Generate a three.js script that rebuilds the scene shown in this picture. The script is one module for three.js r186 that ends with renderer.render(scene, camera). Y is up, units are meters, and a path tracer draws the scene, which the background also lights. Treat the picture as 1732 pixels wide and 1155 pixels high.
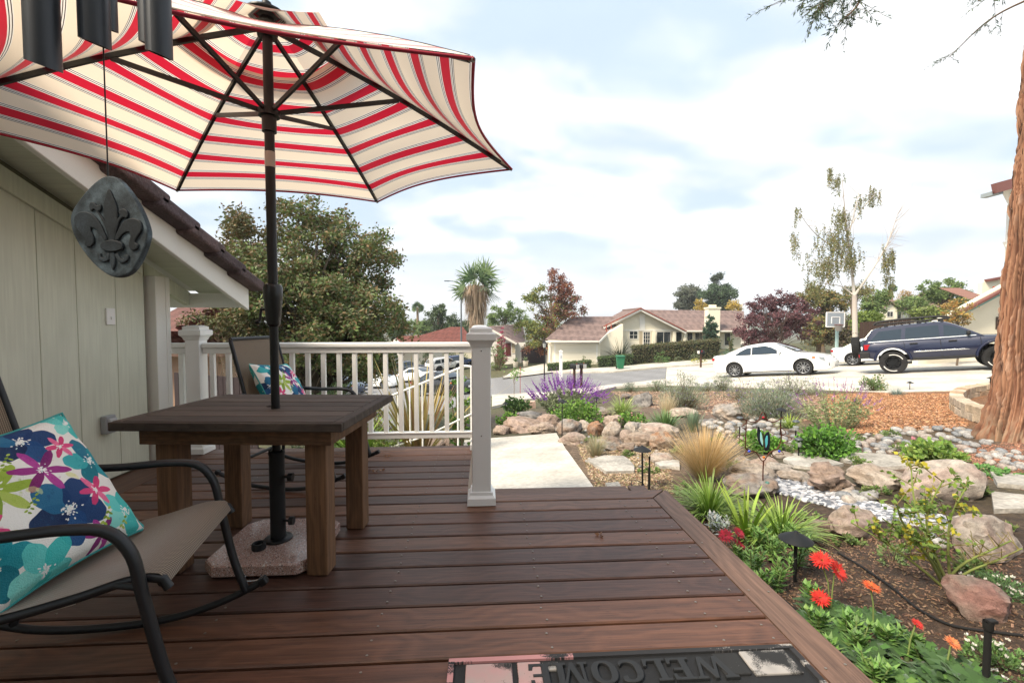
import * as THREE from 'three';
import { mergeGeometries, mergeVertices, toCreasedNormals } from 'three/addons/utils/BufferGeometryUtils.js';
import { RoundedBoxGeometry } from 'three/addons/geometries/RoundedBoxGeometry.js';
import { TextGeometry } from 'three/addons/geometries/TextGeometry.js';
import { FontLoader } from 'three/addons/loaders/FontLoader.js';
import { Brush, Evaluator, SUBTRACTION, INTERSECTION } from 'three-bvh-csg';

// ---------- camera, sky, sun, exposure ----------
const scene = new THREE.Scene();
const FPX = 770, CX = 866, CY = 577.5, YAW = Math.atan(46 / FPX), PITCH = Math.atan(32.5 / FPX);
const camera = new THREE.PerspectiveCamera(2 * Math.atan(CY / FPX) * 180 / Math.PI, 1732 / 1155, 0.05, 9000);
camera.position.set(0, 1.10, 0);
camera.rotation.order = 'YXZ';
camera.rotation.y = -YAW; camera.rotation.x = -PITCH;
const renderer = new THREE.WebGLRenderer();
renderer.toneMapping = THREE.LinearToneMapping;
renderer.toneMappingExposure = 3.0;
renderer.shadowMap.enabled = true;
const V = (x, y, z) => new THREE.Vector3(x, y, z);
// seeded random and noise
let SEED = 12345;
const rnd = () => { SEED = (SEED + 0x6D2B79F5) | 0; let t = Math.imul(SEED ^ (SEED >>> 15), 1 | SEED); t = (t + Math.imul(t ^ (t >>> 7), 61 | t)) ^ t; return ((t ^ (t >>> 14)) >>> 0) / 4294967296; };
const rr = (a, b) => a + (b - a) * rnd();
const gauss = () => (rnd() + rnd() + rnd() + rnd() - 2) * 0.87;
const pick = (a) => a[Math.floor(rnd() * a.length)];
const lerp = (a, b, t) => a + (b - a) * t, clamp = (x, a = 0, b = 1) => Math.min(b, Math.max(a, x));
const sstep = (a, b, x) => { const t = clamp((x - a) / (b - a)); return t * t * (3 - 2 * t); };
const hash = (x, y, z) => { let h = Math.imul(x | 0, 374761393) + Math.imul(y | 0, 668265263) + Math.imul(z | 0, 2147483647 ^ 1274126177); h = Math.imul(h ^ (h >>> 13), 1274126177); return ((h ^ (h >>> 16)) >>> 0) / 4294967296; };
const md = (a, p) => p ? ((a % p) + p) % p : a;
function vn2(x, y, p = 0, s = 0, q = p) {
  const i = Math.floor(x), j = Math.floor(y), f = x - i, g = y - j, u = f * f * (3 - 2 * f), v = g * g * (3 - 2 * g);
  const a = hash(md(i, p), md(j, q), s), b = hash(md(i + 1, p), md(j, q), s), c = hash(md(i, p), md(j + 1, q), s), d = hash(md(i + 1, p), md(j + 1, q), s);
  return lerp(lerp(a, b, u), lerp(c, d, u), v);
}
function fbm2(x, y, p = 0, o = 4, s = 0, q = p) { let a = 0, w = 0.5, t = 0; for (let k = 0; k < o; k++) { a += w * vn2(x, y, p, s + k * 17, q); t += w; x *= 2; y *= 2; p *= 2; q *= 2; w *= 0.5; } return a / t; }
function vn3(x, y, z, s = 0) {
  const i = Math.floor(x), j = Math.floor(y), k = Math.floor(z); let f = x - i, g = y - j, h = z - k; f = f * f * (3 - 2 * f); g = g * g * (3 - 2 * g); h = h * h * (3 - 2 * h);
  const H = (a, b, c) => hash(i + a + s * 131, j + b, (k + c) * 7919 + s);
  return lerp(lerp(lerp(H(0, 0, 0), H(1, 0, 0), f), lerp(H(0, 1, 0), H(1, 1, 0), f), g), lerp(lerp(H(0, 0, 1), H(1, 0, 1), f), lerp(H(0, 1, 1), H(1, 1, 1), f), g), h);
}
const fbm3 = (x, y, z, o = 3, s = 0) => { let a = 0, w = 0.5, t = 0; for (let k = 0; k < o; k++) { a += w * vn3(x, y, z, s + k); t += w; x *= 2; y *= 2; z *= 2; w *= 0.5; } return a / t; };

{ // thin bright overcast with pale blue rifts
  const w = 1024, h = 512, d = new Float32Array(w * h * 4);
  for (let j = 0; j < h; j++) for (let i = 0; i < w; i++) {
    const el = ((j + 0.5) / h - 0.5) * Math.PI, az = ((i + 0.5) / w - 0.5) * 2 * Math.PI;
    const y = Math.sin(el), x = Math.cos(el) * Math.cos(az), z = Math.cos(el) * Math.sin(az);
    let c = [0.30, 0.30, 0.29];
    if (y > -0.02) {
      const k = 1 / (Math.max(y, 0) + 0.16), px = x * k * 1.25, pz = z * k * 1.25;
      const wx = fbm2(px * 1.1 + 7, pz * 1.1 + 3, 0, 3, 5), wz = fbm2(px * 1.1 + 1, pz * 1.1 + 9, 0, 3, 8);
      const n = fbm2(px * 1.5 + wx * 1.5 + 23, pz * 2.6 + wz * 1.5 + 44, 0, 6, 3);
      const n2 = fbm2(px * 0.45 + 11, pz * 0.5 + 5, 0, 2, 33);
      let blue = sstep(0.35, 0.62, n * 0.82 + n2 * 0.18) * sstep(0.0, 0.22, y);
      const veil = 0.80 + 0.40 * fbm2(px * 2.4 + wx * 2, pz * 3.2, 0, 5, 71);
      const white = [0.392 * veil, 0.399 * veil, 0.408 * veil], sky = [0.222, 0.280, 0.345];
      blue *= 0.85;
      c = [0, 1, 2].map((q) => lerp(white[q], sky[q], blue));
    }
    d.set([c[0], c[1], c[2], 1], (j * w + i) * 4);
  }
  const t = new THREE.DataTexture(d, w, h, THREE.RGBAFormat, THREE.FloatType);
  t.mapping = THREE.EquirectangularReflectionMapping; t.magFilter = t.minFilter = THREE.LinearFilter; t.needsUpdate = true;
  scene.background = t; scene.environment = t;
}
const sun = new THREE.DirectionalLight(0xfff0da, 2.3);
sun.position.set(-18, 26, 0); sun.castShadow = true; sun.shadow.radius = 34;
Object.assign(sun.shadow.camera, { left: -45, right: 45, top: 45, bottom: -45, near: 1, far: 160 });
sun.target.position.set(2, 0, -12); scene.add(sun, sun.target);

// ---------- pixel -> place ----------
const fwd = V(Math.sin(YAW) * Math.cos(PITCH), -Math.sin(PITCH), -Math.cos(YAW) * Math.cos(PITCH)), rgt = V(Math.cos(YAW), 0, Math.sin(YAW)), upv = rgt.clone().cross(fwd);
const ray = (px, py) => fwd.clone().addScaledVector(rgt, (px - CX) / FPX).addScaledVector(upv, -(py - CY) / FPX);
const at = (px, py, d) => camera.position.clone().addScaledVector(ray(px, py), d);
const onH = (px, py, h) => { const r = ray(px, py); return camera.position.clone().addScaledVector(r, (h - 1.10) / r.y); };
const sY = Math.sin(YAW), cY = Math.cos(YAW);
const soft = (x, m) => Math.abs(x) < m ? x : Math.sign(x) * (m + (Math.abs(x) - m) * 0.25);
function base0(x, z) {
  let X = x * cY + z * sY, Z = x * sY - z * cY; X = soft(X, 22);
  const Zc = clamp(Z, -6, 55);
  let h = -0.22 * Math.exp(-(((Z - 38) / 9) ** 2)) * sstep(-14, -4, X) - 0.066 + 0.0704 * X - 0.13465 * Zc + 0.00111 * Zc * Zc + 0.00052 * X * Zc;
  if (Z > 55) { h = lerp(h, -3.9, sstep(55, 130, Z)) - Math.min(Z - 55, 500) * 0.030; }
  return h;
}
let bumps = () => 0;
const gy = (x, z) => base0(x, z) + bumps(x, z);
function onG(px, py, dy = 0) { // march to the terrain
  const r = ray(px, py); let t = 0.6, pt = t;
  for (let k = 0; k < 4000; k++) { const x = r.x * t, y = 1.10 + r.y * t, z = r.z * t; if (y < gy(x, z) + dy) { let a = pt, b = t; for (let q = 0; q < 24; q++) { const m = (a + b) / 2; if (1.10 + r.y * m < gy(r.x * m, r.z * m) + dy) b = m; else a = m; } return camera.position.clone().addScaledVector(r, b); } pt = t; t += 0.02 + t * 0.004; if (t > 400) break; }
  return at(px, py, 60);
}
const gAt = (px, d) => { const p = at(px, 545, d); p.y = gy(p.x, p.z); return p; };   // column px at depth d, on the terrain

// ---------- object helpers ----------
const taken = {};
function numbered(n) { const k = taken[n] = (taken[n] ?? -1) + 1; return k ? n + '_' + String(k).padStart(3, '0') : n; }
function tag(o, label, category, group, kind) { if (label) o.userData.label = label; if (category) o.userData.category = category; if (group) o.userData.group = group; if (kind) o.userData.kind = kind; return o; }
function thing(name, label, category, p = [0, 0, 0], turn = 0, group) {
  const o = new THREE.Group(); o.name = numbered(name); scene.add(o);
  if (p.isVector3) o.position.copy(p); else o.position.set(...p);
  o.rotation.y = turn; return tag(o, label, category, group);
}
const shadows = (m) => { m.castShadow = m.receiveShadow = true; return m; };
function norm(list) {
  const keep = ['position', 'normal', 'uv', 'color'];
  const gs = list.flat(9).filter(Boolean).map((g) => { const q = g.index ? g.toNonIndexed() : g; for (const k of Object.keys(q.attributes)) if (!keep.includes(k)) q.deleteAttribute(k); q.morphAttributes = {}; return q; });
  for (const k of ['uv', 'color']) if (!gs.every((g) => g.attributes[k])) gs.forEach((g) => g.deleteAttribute(k));
  return gs.length > 1 ? mergeGeometries(gs) : gs[0];
}
function part(name, geos, mat, parent) {
  const g = geos.isBufferGeometry ? geos : norm(geos);
  const m = shadows(new THREE.Mesh(g, mat)); m.name = parent && parent !== scene ? name : numbered(name);
  (parent || scene).add(m); return m;
}
function struct(name, geos, mat) { return tag(part(name, geos, mat), null, null, null, 'structure'); }
function copy(o, p, turn, label) {
  const c = o.clone(); c.name = numbered(o.name.replace(/_\d{3}$/, '')); c.userData = { ...o.userData }; scene.add(c);
  if (p) c.position.copy(p); if (turn !== undefined) c.rotation.y = turn; if (label) c.userData.label = label; return c;
}
// geometry helpers
const E = new THREE.Euler(), M4 = new THREE.Matrix4(), Q = new THREE.Quaternion();
function put(g, x = 0, y = 0, z = 0, rx = 0, ry = 0, rz = 0, s = 1) { const sc = Array.isArray(s) ? V(...s) : V(s, s, s); g.applyMatrix4(M4.compose(V(x, y, z), Q.setFromEuler(E.set(rx, ry, rz)), sc)); return g; }
const box = (w, h, d, x = 0, y = 0, z = 0, rx = 0, ry = 0, rz = 0) => put(new THREE.BoxGeometry(w, h, d), x, y, z, rx, ry, rz);
const rbox = (w, h, d, r, x = 0, y = 0, z = 0, rx = 0, ry = 0, rz = 0) => put(new RoundedBoxGeometry(w, h, d, 2, r), x, y, z, rx, ry, rz);
const cyl = (r0, r1, h, n, x = 0, y = 0, z = 0, rx = 0, ry = 0, rz = 0) => put(new THREE.CylinderGeometry(r0, r1, h, n), x, y, z, rx, ry, rz);
const sph = (r, x, y, z, n = 10, s = 1) => put(new THREE.SphereGeometry(r, n, Math.max(6, n * 0.7 | 0)), x, y, z, 0, 0, 0, s);
const lathe = (pts, n = 20) => new THREE.LatheGeometry(pts.map((p) => new THREE.Vector2(p[0], p[1])), n);
const vecs = (a) => a.map((p) => p.isVector3 ? p : V(...p));
const tube = (pts, r, seg = 24, rad = 8, closed = false) => new THREE.TubeGeometry(new THREE.CatmullRomCurve3(vecs(pts), closed, 'centripetal'), seg, r, rad, closed);
function bar(a, b, r, n = 8, r2 = r) { a = a.isVector3 ? a : V(...a); b = b.isVector3 ? b : V(...b); const d = b.clone().sub(a), L = d.length(); const g = new THREE.CylinderGeometry(r2, r, L, n); g.applyQuaternion(new THREE.Quaternion().setFromUnitVectors(V(0, 1, 0), d.normalize())); g.translate((a.x + b.x) / 2, (a.y + b.y) / 2, (a.z + b.z) / 2); return g; }
function beam(a, b, w, h) { a = vecs([a])[0]; b = vecs([b])[0]; const L = a.distanceTo(b), g = new THREE.BoxGeometry(w, h, L); const m = new THREE.Matrix4().lookAt(a, b, V(0, 1, 0)); m.setPosition(a.clone().add(b).multiplyScalar(0.5)); g.applyMatrix4(m); return g; }
function prism(pts, depth, bevel = 0) { const s = new THREE.Shape(pts.map((p) => new THREE.Vector2(p[0], p[1]))); return new THREE.ExtrudeGeometry(s, { depth: depth - 2 * bevel, bevelEnabled: bevel > 0, bevelSize: bevel, bevelThickness: bevel, bevelSegments: 1, bevelOffset: -bevel }).translate(0, 0, bevel); }
function metric(g, s = 1, ou = 0, ov = 0, swap = false) { // uv in metres along the two axes each face lies in
  if (g.index) g = g.toNonIndexed(); const p = g.attributes.position, n = p.count, uv = new Float32Array(n * 2), a = V(), b = V(), c = V(), e = V();
  for (let i = 0; i < n; i += 3) {
    a.fromBufferAttribute(p, i); b.fromBufferAttribute(p, i + 1); c.fromBufferAttribute(p, i + 2); e.copy(b).sub(a).cross(c.clone().sub(a));
    const ax = Math.abs(e.x), ay = Math.abs(e.y), az = Math.abs(e.z);
    [a, b, c].forEach((v, k) => { let u, w; if (ay >= ax && ay >= az) { u = v.x; w = v.z; } else if (ax >= az) { u = v.z; w = v.y; } else { u = v.x; w = v.y; } if (swap) [u, w] = [w, u]; uv[(i + k) * 2] = u / s + ou; uv[(i + k) * 2 + 1] = w / s + ov; });
  }
  g.setAttribute('uv', new THREE.BufferAttribute(uv, 2)); return g;
}
// raw triangle builder for leaves, stems, terrain
class Org {
  constructor() { this.p = []; this.n = []; this.c = []; this.i = []; this.k = 0; }
  vert(x, y, z, nx, ny, nz, c) { this.p.push(x, y, z); this.n.push(nx, ny, nz); this.c.push(c[0], c[1], c[2]); return this.k++; }
  // rhombic leaf folded a little along its midrib
  leaf(o, d, s, L, W, c, fold = 0.25) {
    const nx = d.y * s.z - d.z * s.y, ny = d.z * s.x - d.x * s.z, nz = d.x * s.y - d.y * s.x, h = W * 0.5, f = W * fold * 0.5, m = 0.45 * L;
    const a = this.k, e = 0.35;
    const lx = nx + s.x * e, ly = ny + s.y * e, lz = nz + s.z * e, qx = nx - s.x * e, qy = ny - s.y * e, qz = nz - s.z * e;
    const mx = o.x + d.x * m + nx * f, my = o.y + d.y * m + ny * f, mz = o.z + d.z * m + nz * f;
    this.vert(o.x, o.y, o.z, nx, ny, nz, c); this.vert(o.x + d.x * L, o.y + d.y * L, o.z + d.z * L, nx, ny, nz, c);
    this.vert(mx - s.x * h, my - s.y * h, mz - s.z * h, lx, ly, lz, c); this.vert(mx + s.x * h, my + s.y * h, mz + s.z * h, qx, qy, qz, c);
    this.i.push(a, a + 1, a + 3, a, a + 2, a + 1);
  }
  // blade: strip along a parabola
  blade(o, d, L, W, droop, c0, c1, seg = 4, side) {
    let s = side || V(-d.z, 0, d.x); if (s.lengthSq() < 1e-6) s = V(1, 0, 0); s.normalize();
    const hx = d.x, hz = d.z; let x = o.x, y = o.y, z = o.z, vx = d.x, vy = d.y, vz = d.z; const a = this.k, st = L / seg;
    for (let q = 0; q <= seg; q++) {
      const t = q / seg, w = W * 0.5 * (q === seg ? 0.04 : (0.65 + 0.7 * t - 1.1 * t * t)), c = [lerp(c0[0], c1[0], t), lerp(c0[1], c1[1], t), lerp(c0[2], c1[2], t)];
      const nx = vy * s.z - vz * s.y, ny = vz * s.x - vx * s.z, nz = vx * s.y - vy * s.x;
      this.vert(x - s.x * w, y - s.y * w, z - s.z * w, nx, ny, nz, c); this.vert(x + s.x * w, y + s.y * w, z + s.z * w, nx, ny, nz, c);
      if (q < seg) { const b = a + q * 2; this.i.push(b, b + 2, b + 1, b + 1, b + 2, b + 3); }
      x += vx * st; y += vy * st; z += vz * st; vy -= droop / seg; const l = 1 / Math.hypot(vx, vy, vz); vx *= l; vy *= l; vz *= l;
    }
  }
  tube(pts, r0, r1, n, c, cEnd = c) {
    let prev = null; const m = pts.length - 1; let side = V(1, 0, 0.3);
    for (let q = 0; q <= m; q++) {
      const t = q / m, p = pts[q], d = pts[Math.min(m, q + 1)].clone().sub(pts[Math.max(0, q - 1)]).normalize();
      const u = side.clone().addScaledVector(d, -side.dot(d)); if (u.lengthSq() < 1e-4) u.set(0, 0, 1).addScaledVector(d, -d.z); u.normalize(); side = u; const w = d.clone().cross(u), r = lerp(r0, r1, t), a = this.k;
      const cc = [lerp(c[0], cEnd[0], t), lerp(c[1], cEnd[1], t), lerp(c[2], cEnd[2], t)];
      for (let k = 0; k < n; k++) { const th = k / n * 6.2832, cx = Math.cos(th), sx = Math.sin(th), nx = u.x * cx + w.x * sx, ny = u.y * cx + w.y * sx, nz = u.z * cx + w.z * sx; this.vert(p.x + nx * r, p.y + ny * r, p.z + nz * r, nx, ny, nz, cc); }
      if (prev !== null) for (let k = 0; k < n; k++) { const k2 = (k + 1) % n; this.i.push(prev + k, prev + k2, a + k, prev + k2, a + k2, a + k); }
      prev = a;
    }
  }
  geo() {
    const g = new THREE.BufferGeometry(); g.setAttribute('position', new THREE.Float32BufferAttribute(this.p, 3)); g.setAttribute('normal', new THREE.Float32BufferAttribute(this.n, 3)); g.setAttribute('color', new THREE.Float32BufferAttribute(this.c, 3)); g.setIndex(this.i); return g;
  }
  build(name, mat, parent) { return this.k ? part(name, this.geo(), mat, parent) : null; }
}
const rdir = () => { const z = rr(-1, 1), a = rr(0, 6.2832), r = Math.sqrt(1 - z * z); return V(r * Math.cos(a), z, r * Math.sin(a)); };
const perp = (d) => { const a = rdir(); a.addScaledVector(d, -a.dot(d)); return a.normalize(); };
const vary = (c, a = 0.25) => { const k = 1 + rr(-a, a); return [c[0] * k * (1 + rr(-a, a) * 0.3), c[1] * k, c[2] * k * (1 + rr(-a, a) * 0.3)]; };
const lin = (hex) => { const c = new THREE.Color(hex); return [c.r, c.g, c.b]; };

// ---------- textures and materials ----------
function tex(w, h, fn, srgb = true) {
  const d = new Uint8Array(w * h * 4); for (let j = 0; j < h; j++) for (let i = 0; i < w; i++) { const c = fn(i / w, j / h, i, j), k = (j * w + i) * 4; if (typeof c === 'number') d[k] = d[k + 1] = d[k + 2] = clamp(c) * 255; else { d[k] = clamp(c[0]) * 255; d[k + 1] = clamp(c[1]) * 255; d[k + 2] = clamp(c[2]) * 255; } d[k + 3] = 255; }
  const t = new THREE.DataTexture(d, w, h); t.wrapS = t.wrapT = THREE.RepeatWrapping; t.magFilter = THREE.LinearFilter; t.minFilter = THREE.LinearMipmapLinearFilter; t.generateMipmaps = true; if (srgb) t.colorSpace = THREE.SRGBColorSpace; t.needsUpdate = true; return t;
}
const mixc = (a, b, t) => [lerp(a[0], b[0], t), lerp(a[1], b[1], t), lerp(a[2], b[2], t)];
const std = (o) => new THREE.MeshStandardMaterial(o), phy = (o) => new THREE.MeshPhysicalMaterial(o);
const T = {};
T.grain = tex(1024, 256, (u, v) => { // timber: long figure plus pores
  const wv = fbm2(u * 4, v * 3, 4, 3, 9, 3), ring = 0.5 + 0.5 * Math.sin((v * 9 + wv * 5.5) * 6.2832), str = fbm2(u * 8, v * 96, 8, 3, 2, 96), pore = vn2(u * 40, v * 180, 40, 5, 180);
  return clamp(0.80 + 0.10 * (ring - 0.5) + 0.30 * (str - 0.5) - 0.14 * sstep(0.8, 1, pore) + 0.16 * (wv - 0.5));
});
T.fine = tex(512, 512, (u, v) => clamp(0.5 + 0.75 * (fbm2(u * 16, v * 16, 16, 5, 3) - 0.5) + 0.2 * (hash(u * 512, v * 512, 4) - 0.5)));
T.fineBump = tex(512, 512, (u, v) => fbm2(u * 32, v * 32, 32, 4, 13), false);
T.concrete = tex(512, 512, (u, v) => { const a = fbm2(u * 3, v * 3, 3, 4, 6), b = fbm2(u * 40, v * 40, 40, 3, 7), k = 0.765 + 0.30 * (a - 0.5) + 0.16 * (b - 0.5); return [k, k * 0.985, k * 0.955]; });
T.asphalt = tex(512, 512, (u, v, i, j) => { const k = 0.50 + 0.10 * (fbm2(u * 4, v * 4, 4, 3, 6) - 0.5) + 0.16 * (hash(i, j, 1) - 0.5); return [k, k * 1.0, k * 1.01]; });
T.soil = tex(512, 512, (u, v, i, j) => { const a = fbm2(u * 24, v * 24, 24, 4, 16), b = hash(i >> 1, j >> 1, 3); return clamp(0.76 + 0.6 * (a - 0.5) + 0.22 * (b - 0.5)); });
T.stone = tex(512, 512, (u, v, i, j) => { const a = fbm2(u * 6, v * 6, 6, 5, 26), b = fbm2(u * 60, v * 60, 60, 2, 27); return clamp(0.84 + 0.42 * (a - 0.5) + 0.26 * (b - 0.5)); });
T.granite = tex(512, 512, (u, v, i, j) => { const a = vn2(u * 90, v * 90, 90, 1), b = vn2(u * 70, v * 70, 70, 2), c = fbm2(u * 30, v * 30, 30, 2, 3); if (a > 0.80) return [0.15, 0.13, 0.13]; if (b > 0.74) return [0.80, 0.76, 0.73]; return mixc([0.74, 0.58, 0.53], [0.64, 0.54, 0.51], c); });
T.sling = tex(64, 64, (u, v) => { const a = Math.sin(v * 6.2832 * 8) > 0.1, b = Math.sin(u * 6.2832 * 8) > -0.3; return a ? (b ? [0.70, 0.63, 0.54] : [0.60, 0.53, 0.45]) : [0.44, 0.38, 0.31]; });
T.stucco = tex(256, 256, (u, v) => fbm2(u * 40, v * 40, 40, 3, 51), false);
T.siding = tex(512, 512, (u, v) => { const s = fbm2(u * 110, v * 5, 110, 3, 61, 5), a = fbm2(u * 4, v * 4, 4, 3, 62); return clamp(0.92 + 0.08 * (s - 0.5) + 0.06 * (a - 0.5)); });
const rep = (t, x, y = x) => { const c = t.clone(); c.repeat.set(x, y); c.needsUpdate = true; return c; };
const MAT = {
  white: std({ color: 0xe9e9e6, roughness: 0.42 }),
  trim: std({ color: 0xe4e3dc, roughness: 0.6, bumpMap: T.fineBump, bumpScale: 0.001 }),
  black: std({ color: 0x1b1b1c, roughness: 0.45, metalness: 0.25 }),
  iron: std({ color: 0x222426, roughness: 0.6, metalness: 0.3, bumpMap: T.fineBump, bumpScale: 0.0004 }),
  rubber: std({ color: 0x1a1a1b, roughness: 0.85 }),
  chrome: std({ color: 0xcfd2d4, roughness: 0.25, metalness: 0.9 }),
  leaf: phy({ vertexColors: true, roughness: 0.9, transmission: 0.32, thickness: 0, side: THREE.DoubleSide }),
  gloss: phy({ vertexColors: true, roughness: 0.55, transmission: 0.22, thickness: 0, side: THREE.DoubleSide }),
  bark: std({ vertexColors: true, roughness: 0.95 }),
  petal: phy({ vertexColors: true, roughness: 0.8, transmission: 0.3, thickness: 0, side: THREE.DoubleSide }),
  stone: std({ vertexColors: true, map: T.stone, roughness: 0.9, bumpMap: T.stone, bumpScale: 0.012 }),
};
// ---------- terrain (one sheet to the horizon) ----------
bumps = (x, z) => {
  const m = sstep(1.15, 1.8, x) * sstep(13.0, 11.0, Math.hypot(x - 1, z)) * sstep(-0.2, -0.9, z);
  return m * (0.10 * (fbm2(x * 0.9 + 3, z * 0.9, 0, 3, 2) - 0.5) + 0.03 * (fbm2(x * 6, z * 6, 0, 2, 4) - 0.5));
};
const soilZones = [ // px, py, metres, colour: bed soil, dry litter, bark mulch
  [1400, 1000, 1.3, [0.085, 0.052, 0.036]], [1550, 940, 1.2, [0.095, 0.055, 0.036]], [1680, 1080, 1.0, [0.16, 0.10, 0.065]], [1250, 900, 0.9, [0.11, 0.072, 0.05]],
  [1030, 800, 0.9, [0.30, 0.205, 0.135]], [990, 760, 0.9, [0.28, 0.195, 0.135]], [1120, 800, 0.8, [0.25, 0.17, 0.11]],
  [1560, 700, 1.4, [0.42, 0.20, 0.095]], [1500, 690, 1.2, [0.40, 0.20, 0.10]], [1600, 670, 1.6, [0.43, 0.20, 0.09]], [1500, 672, 1.3, [0.42, 0.20, 0.095]], [1420, 690, 1.6, [0.33, 0.18, 0.11]],
  [1200, 690, 1.8, [0.33, 0.225, 0.17]], [1080, 668, 1.8, [0.31, 0.20, 0.145]], [1300, 690, 1.6, [0.31, 0.21, 0.155]], [1000, 690, 2.0, [0.24, 0.17, 0.12]], [1640, 770, 1.0, [0.27, 0.17, 0.12]], [1300, 740, 0.9, [0.32, 0.25, 0.20]], [900, 700, 2, [0.26, 0.20, 0.15]],
].map(([px, py, r, c]) => { const p = onG(px, py); return [p.x, p.z, r, c]; });
function soilAt(x, z) {
  let w = 0.08, c = [0.13 * w, 0.12 * w, 0.07 * w];
  const Zf = x * sY - z * cY; if (Zf > 14 || x < -0.5) { w = 1; c = mixc([0.10, 0.12, 0.05], [0.20, 0.18, 0.09], fbm2(x * 0.2, z * 0.2, 0, 3, 77)); }
  for (const [a, b, r, q] of soilZones) { const d = Math.hypot(x - a, z - b) / r, k = Math.exp(-d * d * 1.6) * (0.6 + 0.8 * fbm2(x * 3, z * 3, 0, 2, 6)); c[0] += q[0] * k; c[1] += q[1] * k; c[2] += q[2] * k; w += k; }
  const v = (0.72 + 0.56 * fbm2(x * 9, z * 9, 0, 3, 8)) / w; return [c[0] * v, c[1] * v, c[2] * v];
}
{
  const xs = [], zs = []; for (let x = -2600; x < -60; x *= 0.72) xs.push(x); for (let x = -60; x < -6; x += 2.4) xs.push(x); for (let x = -6; x < 1; x += 0.5) xs.push(x); for (let x = 1; x < 12; x += 0.11) xs.push(x); for (let x = 12; x < 60; x += 2.0) xs.push(x); for (let x = 60; x < 2700; x *= 1.4) xs.push(x); xs.push(2700);
  for (let z = 14; z > -0.4; z -= 1.2) zs.push(z); for (let z = -0.5; z > -14; z -= 0.11) zs.push(z); for (let z = -14; z > -70; z -= 1.4) zs.push(z); for (let z = -70; z > -4200; z *= 1.16) zs.push(z);
  const p = [], c = [], uv = [], idx = [], nx = xs.length;
  for (const z of zs) for (const x of xs) { p.push(x, gy(x, z), z); c.push(...soilAt(x, z)); uv.push(x / 0.7, z / 0.7); }
  for (let j = 0; j < zs.length - 1; j++) for (let i = 0; i < nx - 1; i++) { const a = j * nx + i; idx.push(a, a + 1, a + nx, a + 1, a + nx + 1, a + nx); }
  const g = new THREE.BufferGeometry(); g.setAttribute('position', new THREE.Float32BufferAttribute(p, 3)); g.setAttribute('color', new THREE.Float32BufferAttribute(c, 3)); g.setAttribute('uv', new THREE.Float32BufferAttribute(uv, 2)); g.setIndex(idx); g.computeVertexNormals();
  struct('ground', g, std({ vertexColors: true, map: T.soil, roughness: 0.97, bumpMap: T.soil, bumpScale: 0.012 }));
}
function sheetGeo(pts, off, uvs, L = 1.2) { // a sheet that follows the terrain; pts are world x, z
  const ct = pts.map((p) => new THREE.Vector2(p[0], p[1])), tri = THREE.ShapeUtils.triangulateShape(ct, []); const out = [];
  const split = (a, b, c, d) => { const l = [a.distanceTo(b), b.distanceTo(c), c.distanceTo(a)], m = Math.max(...l); if (m < L * (1 + Math.hypot(a.x, a.y) * 0.04) || d > 9) { out.push(a, b, c); return; } if (m === l[0]) { const q = a.clone().lerp(b, 0.5); split(a, q, c, d + 1); split(q, b, c, d + 1); } else if (m === l[1]) { const q = b.clone().lerp(c, 0.5); split(a, b, q, d + 1); split(a, q, c, d + 1); } else { const q = c.clone().lerp(a, 0.5); split(a, b, q, d + 1); split(q, b, c, d + 1); } };
  for (const t of tri) { let [a, b, c] = t.map((k) => ct[k]); if ((b.x - a.x) * (c.y - a.y) - (b.y - a.y) * (c.x - a.x) > 0) [b, c] = [c, b]; split(a, b, c, 0); }
  const pos = [], uv = []; for (const v of out) { pos.push(v.x, gy(v.x, v.y) + off, v.y); uv.push(v.x / uvs, v.y / uvs); }
  // skirt down to the soil
  for (let k = 0; k < ct.length; k++) { const a = ct[k], b = ct[(k + 1) % ct.length], n = Math.max(1, Math.ceil(a.distanceTo(b) / L)); for (let q = 0; q < n; q++) { const s = a.clone().lerp(b, q / n), e = a.clone().lerp(b, (q + 1) / n), ys = gy(s.x, s.y), ye = gy(e.x, e.y); const A = [s.x, ys + off, s.y], B = [e.x, ye + off, e.y], C = [e.x, ye - 0.12, e.y], D = [s.x, ys - 0.12, s.y]; for (const v of [A, B, C, A, C, D]) { pos.push(...v); uv.push((v[0] + v[2]) / uvs, v[1] / uvs); } } }
  const g = new THREE.BufferGeometry(); g.setAttribute('position', new THREE.Float32BufferAttribute(pos, 3)); g.setAttribute('uv', new THREE.Float32BufferAttribute(uv, 2)); g.computeVertexNormals(); return g;
}
const pxs = (a) => a.map(([x, y]) => { const p = onG(x, y); return [p.x, p.z]; });
const concM = std({ map: T.concrete, color: 0xfbf8f2, roughness: 0.9, bumpMap: T.fineBump, bumpScale: 0.002 }), concD = std({ map: T.concrete, color: 0xf3efe9, roughness: 0.9 }), asphM = std({ map: T.asphalt, roughness: 0.92 });
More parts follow.
